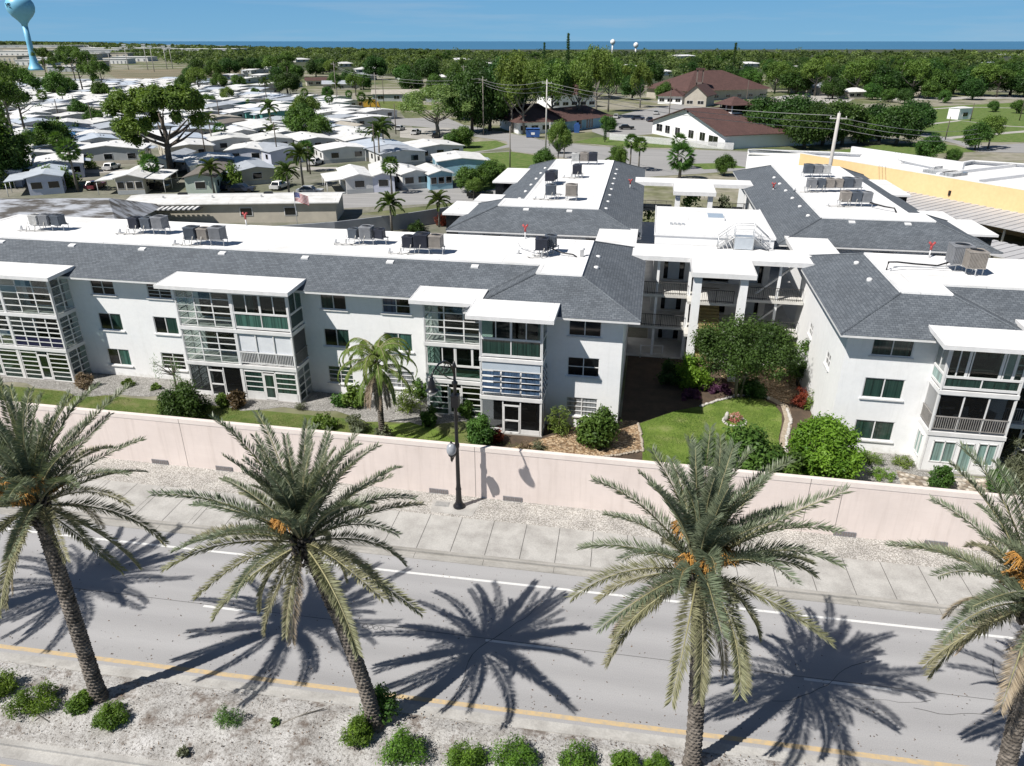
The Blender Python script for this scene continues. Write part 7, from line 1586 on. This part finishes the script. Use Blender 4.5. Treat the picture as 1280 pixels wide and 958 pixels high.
cgr=random.Random(5); CN=[('white',(.6,.6,.6)),('silver',(.5,.5,.5)),('black',(.02,.02,.02)),('navy',(.03,.04,.07)),('darkred',(.16,.03,.04))]
for k,(x,y) in enumerate([(120,236),(196,238),(286,236),(350,236),(140,212),(250,206),(270,190),(330,196),(395,206),(420,186),(470,190),(130,170),(186,172),(240,182),(300,186),(500,163),(520,168),(545,172),(770,148),(820,143),(812,152),(980,124),(1010,122),(1035,119)]):
    n,c=CN[cgr.randrange(5)]; car(x,y,cgr.choice([.1,1.5,1.7,-.1]),c,None,n); auto(LASTCAR[0],{'white':'white','silver':'silver','black':'black','navy':'dark blue','darkred':'dark red'}[n]+' parked car','car','parked cars')
bl_m=mat('bin_blue',(.03,.09,.28),(.02,.07,.22),2,.5)
r=empty('dumpster',G(666,172),R(8)); tag(r,'blue dumpster at the street junction','dumpster'); mb=MB(); mb.hexa([(-1.8,-1,.15),(1.8,-1,.15),(1.8,1,.15),(-1.8,1,.15),(-1.9,-1.1,2.0),(1.9,-1.1,2.0),(1.9,1.1,2.3),(-1.9,1.1,2.3)]); mb.build('body',bl_m,r); mb=MB(); mb.box(-1.9,-.05,-1.1,1.1,2.32,2.4); mb.box(.05,1.9,-1.1,1.1,2.32,2.4); mb.build('lid',mat('bin_lid',(.05,.13,.36)),r); mb=MB(); mb.box(-.5,.5,-1.08,-1.03,.8,1.4); mb.build('placard',white_trim,r)
r=empty('blue_bin',G(721,166)); tag(r,'small blue bin standing before the office wing','bin'); mb=MB(); mb.hexa([(-.7,-.5,0),(.7,-.5,0),(.7,.5,0),(-.7,.5,0),(-.9,-.6,2.2),(.9,-.6,2.2),(.9,.6,2.2),(-.9,.6,2.2)]); mb.build('body',bl_m,r); mb=MB(); mb.box(-.5,.5,-.4,.4,2.2,2.7); mb.build('lid',bl_m,r)
r=empty('box_truck',G(465,136),R(10)); tag(r,'yellow box truck parked beyond the white home roofs','truck'); mb=MB(); mb.box(-3,1.6,-1.2,1.2,.7,3.2); mb.build('box',mat('truck_yellow',(.5,.3,.04),None,2,.4),r); mb=MB(); mb.hexa([(1.65,-1.1,.6),(3.3,-1.1,.6),(3.3,1.1,.6),(1.65,1.1,.6),(1.65,-1.1,2.5),(2.7,-1.1,2.5),(2.7,1.1,2.5),(1.65,1.1,2.5)]); mb.build('cab',mat('truck_yellow',(.5,.3,.04)),r)
for x in (-2,2.4):
    for y in (-1,1): link('wheel',CW,r,(x,y,.45),(0,0,0),(1.4,1.4,1.4))
r=empty('beach_umbrella',G(91,181)); tag(r,'blue patio umbrella canopy between the left homes','umbrella'); mb=MB(); mb.tube([(0,0,0),(0,0,2.6)],.05,6); mb.build('pole',alu,r); mb=MB(); mb.lathe([(3.4,2.2),(1.8,2.9),(.1,3.4)],8); mb.build('canopy',mat('canopy_blue',(.06,.2,.42),(.05,.16,.35),2,.7),r)
# ------------------------------------------------------------------ labels that single out each far thing
LM={'the water tower':(45,60),'the umbrella pine':(210,150),'the ball field masts':(180,78),'the lavender home':(60,235),'the beige home':(165,235),'the brown roofed home':(255,225),'the stout fan palm':(490,225),'the flag':(410,265),'the blue walled home':(578,212),'the street junction':(640,178),'the dumpster':(666,168),
 'the office wing':(730,160),'the gabled hall':(870,165),'the red brown hall':(905,115),'the tallest spire tree':(709,70),'the white tower tanks':(778,62),'the stout pale pole':(1040,175),'the store roof':(1150,200),'the pump house':(1205,145),'the green field':(1240,160),'the pale fence':(1050,178),'the far parking lot':(1010,122),'the left edge':(5,150),'the right edge':(1278,100),'the box truck':(465,130),
 'the sparse pale tree':(546,150),'the left warehouses':(90,72),'the tan roofed house':(496,120),'the grey roofed house':(568,122),'the far wood':(350,80),'the middle horizon':(560,70),'the bell tower':(872,100),'the right horizon':(1180,75),'the rear walkway':(850,230),'the grey wall':(470,290)}
ORD=['leftmost','second','third','fourth','fifth','sixth','seventh','eighth','ninth','tenth','eleventh','twelfth','thirteenth','fourteenth','fifteenth','sixteenth','seventeenth','eighteenth']+[f'{n}th' for n in range(19,60)]
B_={}
for o,desc,cat,grp in AUTO:
    x,y=pix(o.location); k=min(LM,key=lambda n:((LM[n][0]-x)/1.6)**2+(LM[n][1]-y)**2*2.2); dx,dy=x-LM[k][0],y-LM[k][1]
    if k in('the left edge','the right edge'): rel='at '+k
    elif abs(dx)>26 and abs(dx)>1.2*abs(dy): rel=('left of ' if dx<0 else 'right of ')+k
    else: rel=('behind ' if dy<0 else 'in front of ')+k
    B_.setdefault((desc,rel),[]).append((x,o))
for (desc,rel),L in B_.items():
    L.sort(key=lambda t:t[0])
    for i,(x,o) in enumerate(L):
        if len(L)==1: o['label']=f'{desc} {rel}'
        else: o['label']=f'{desc} {rel}, '+(f'leftmost of {len(L)}' if i==0 else f'{ORD[i]} of {len(L)} from left')
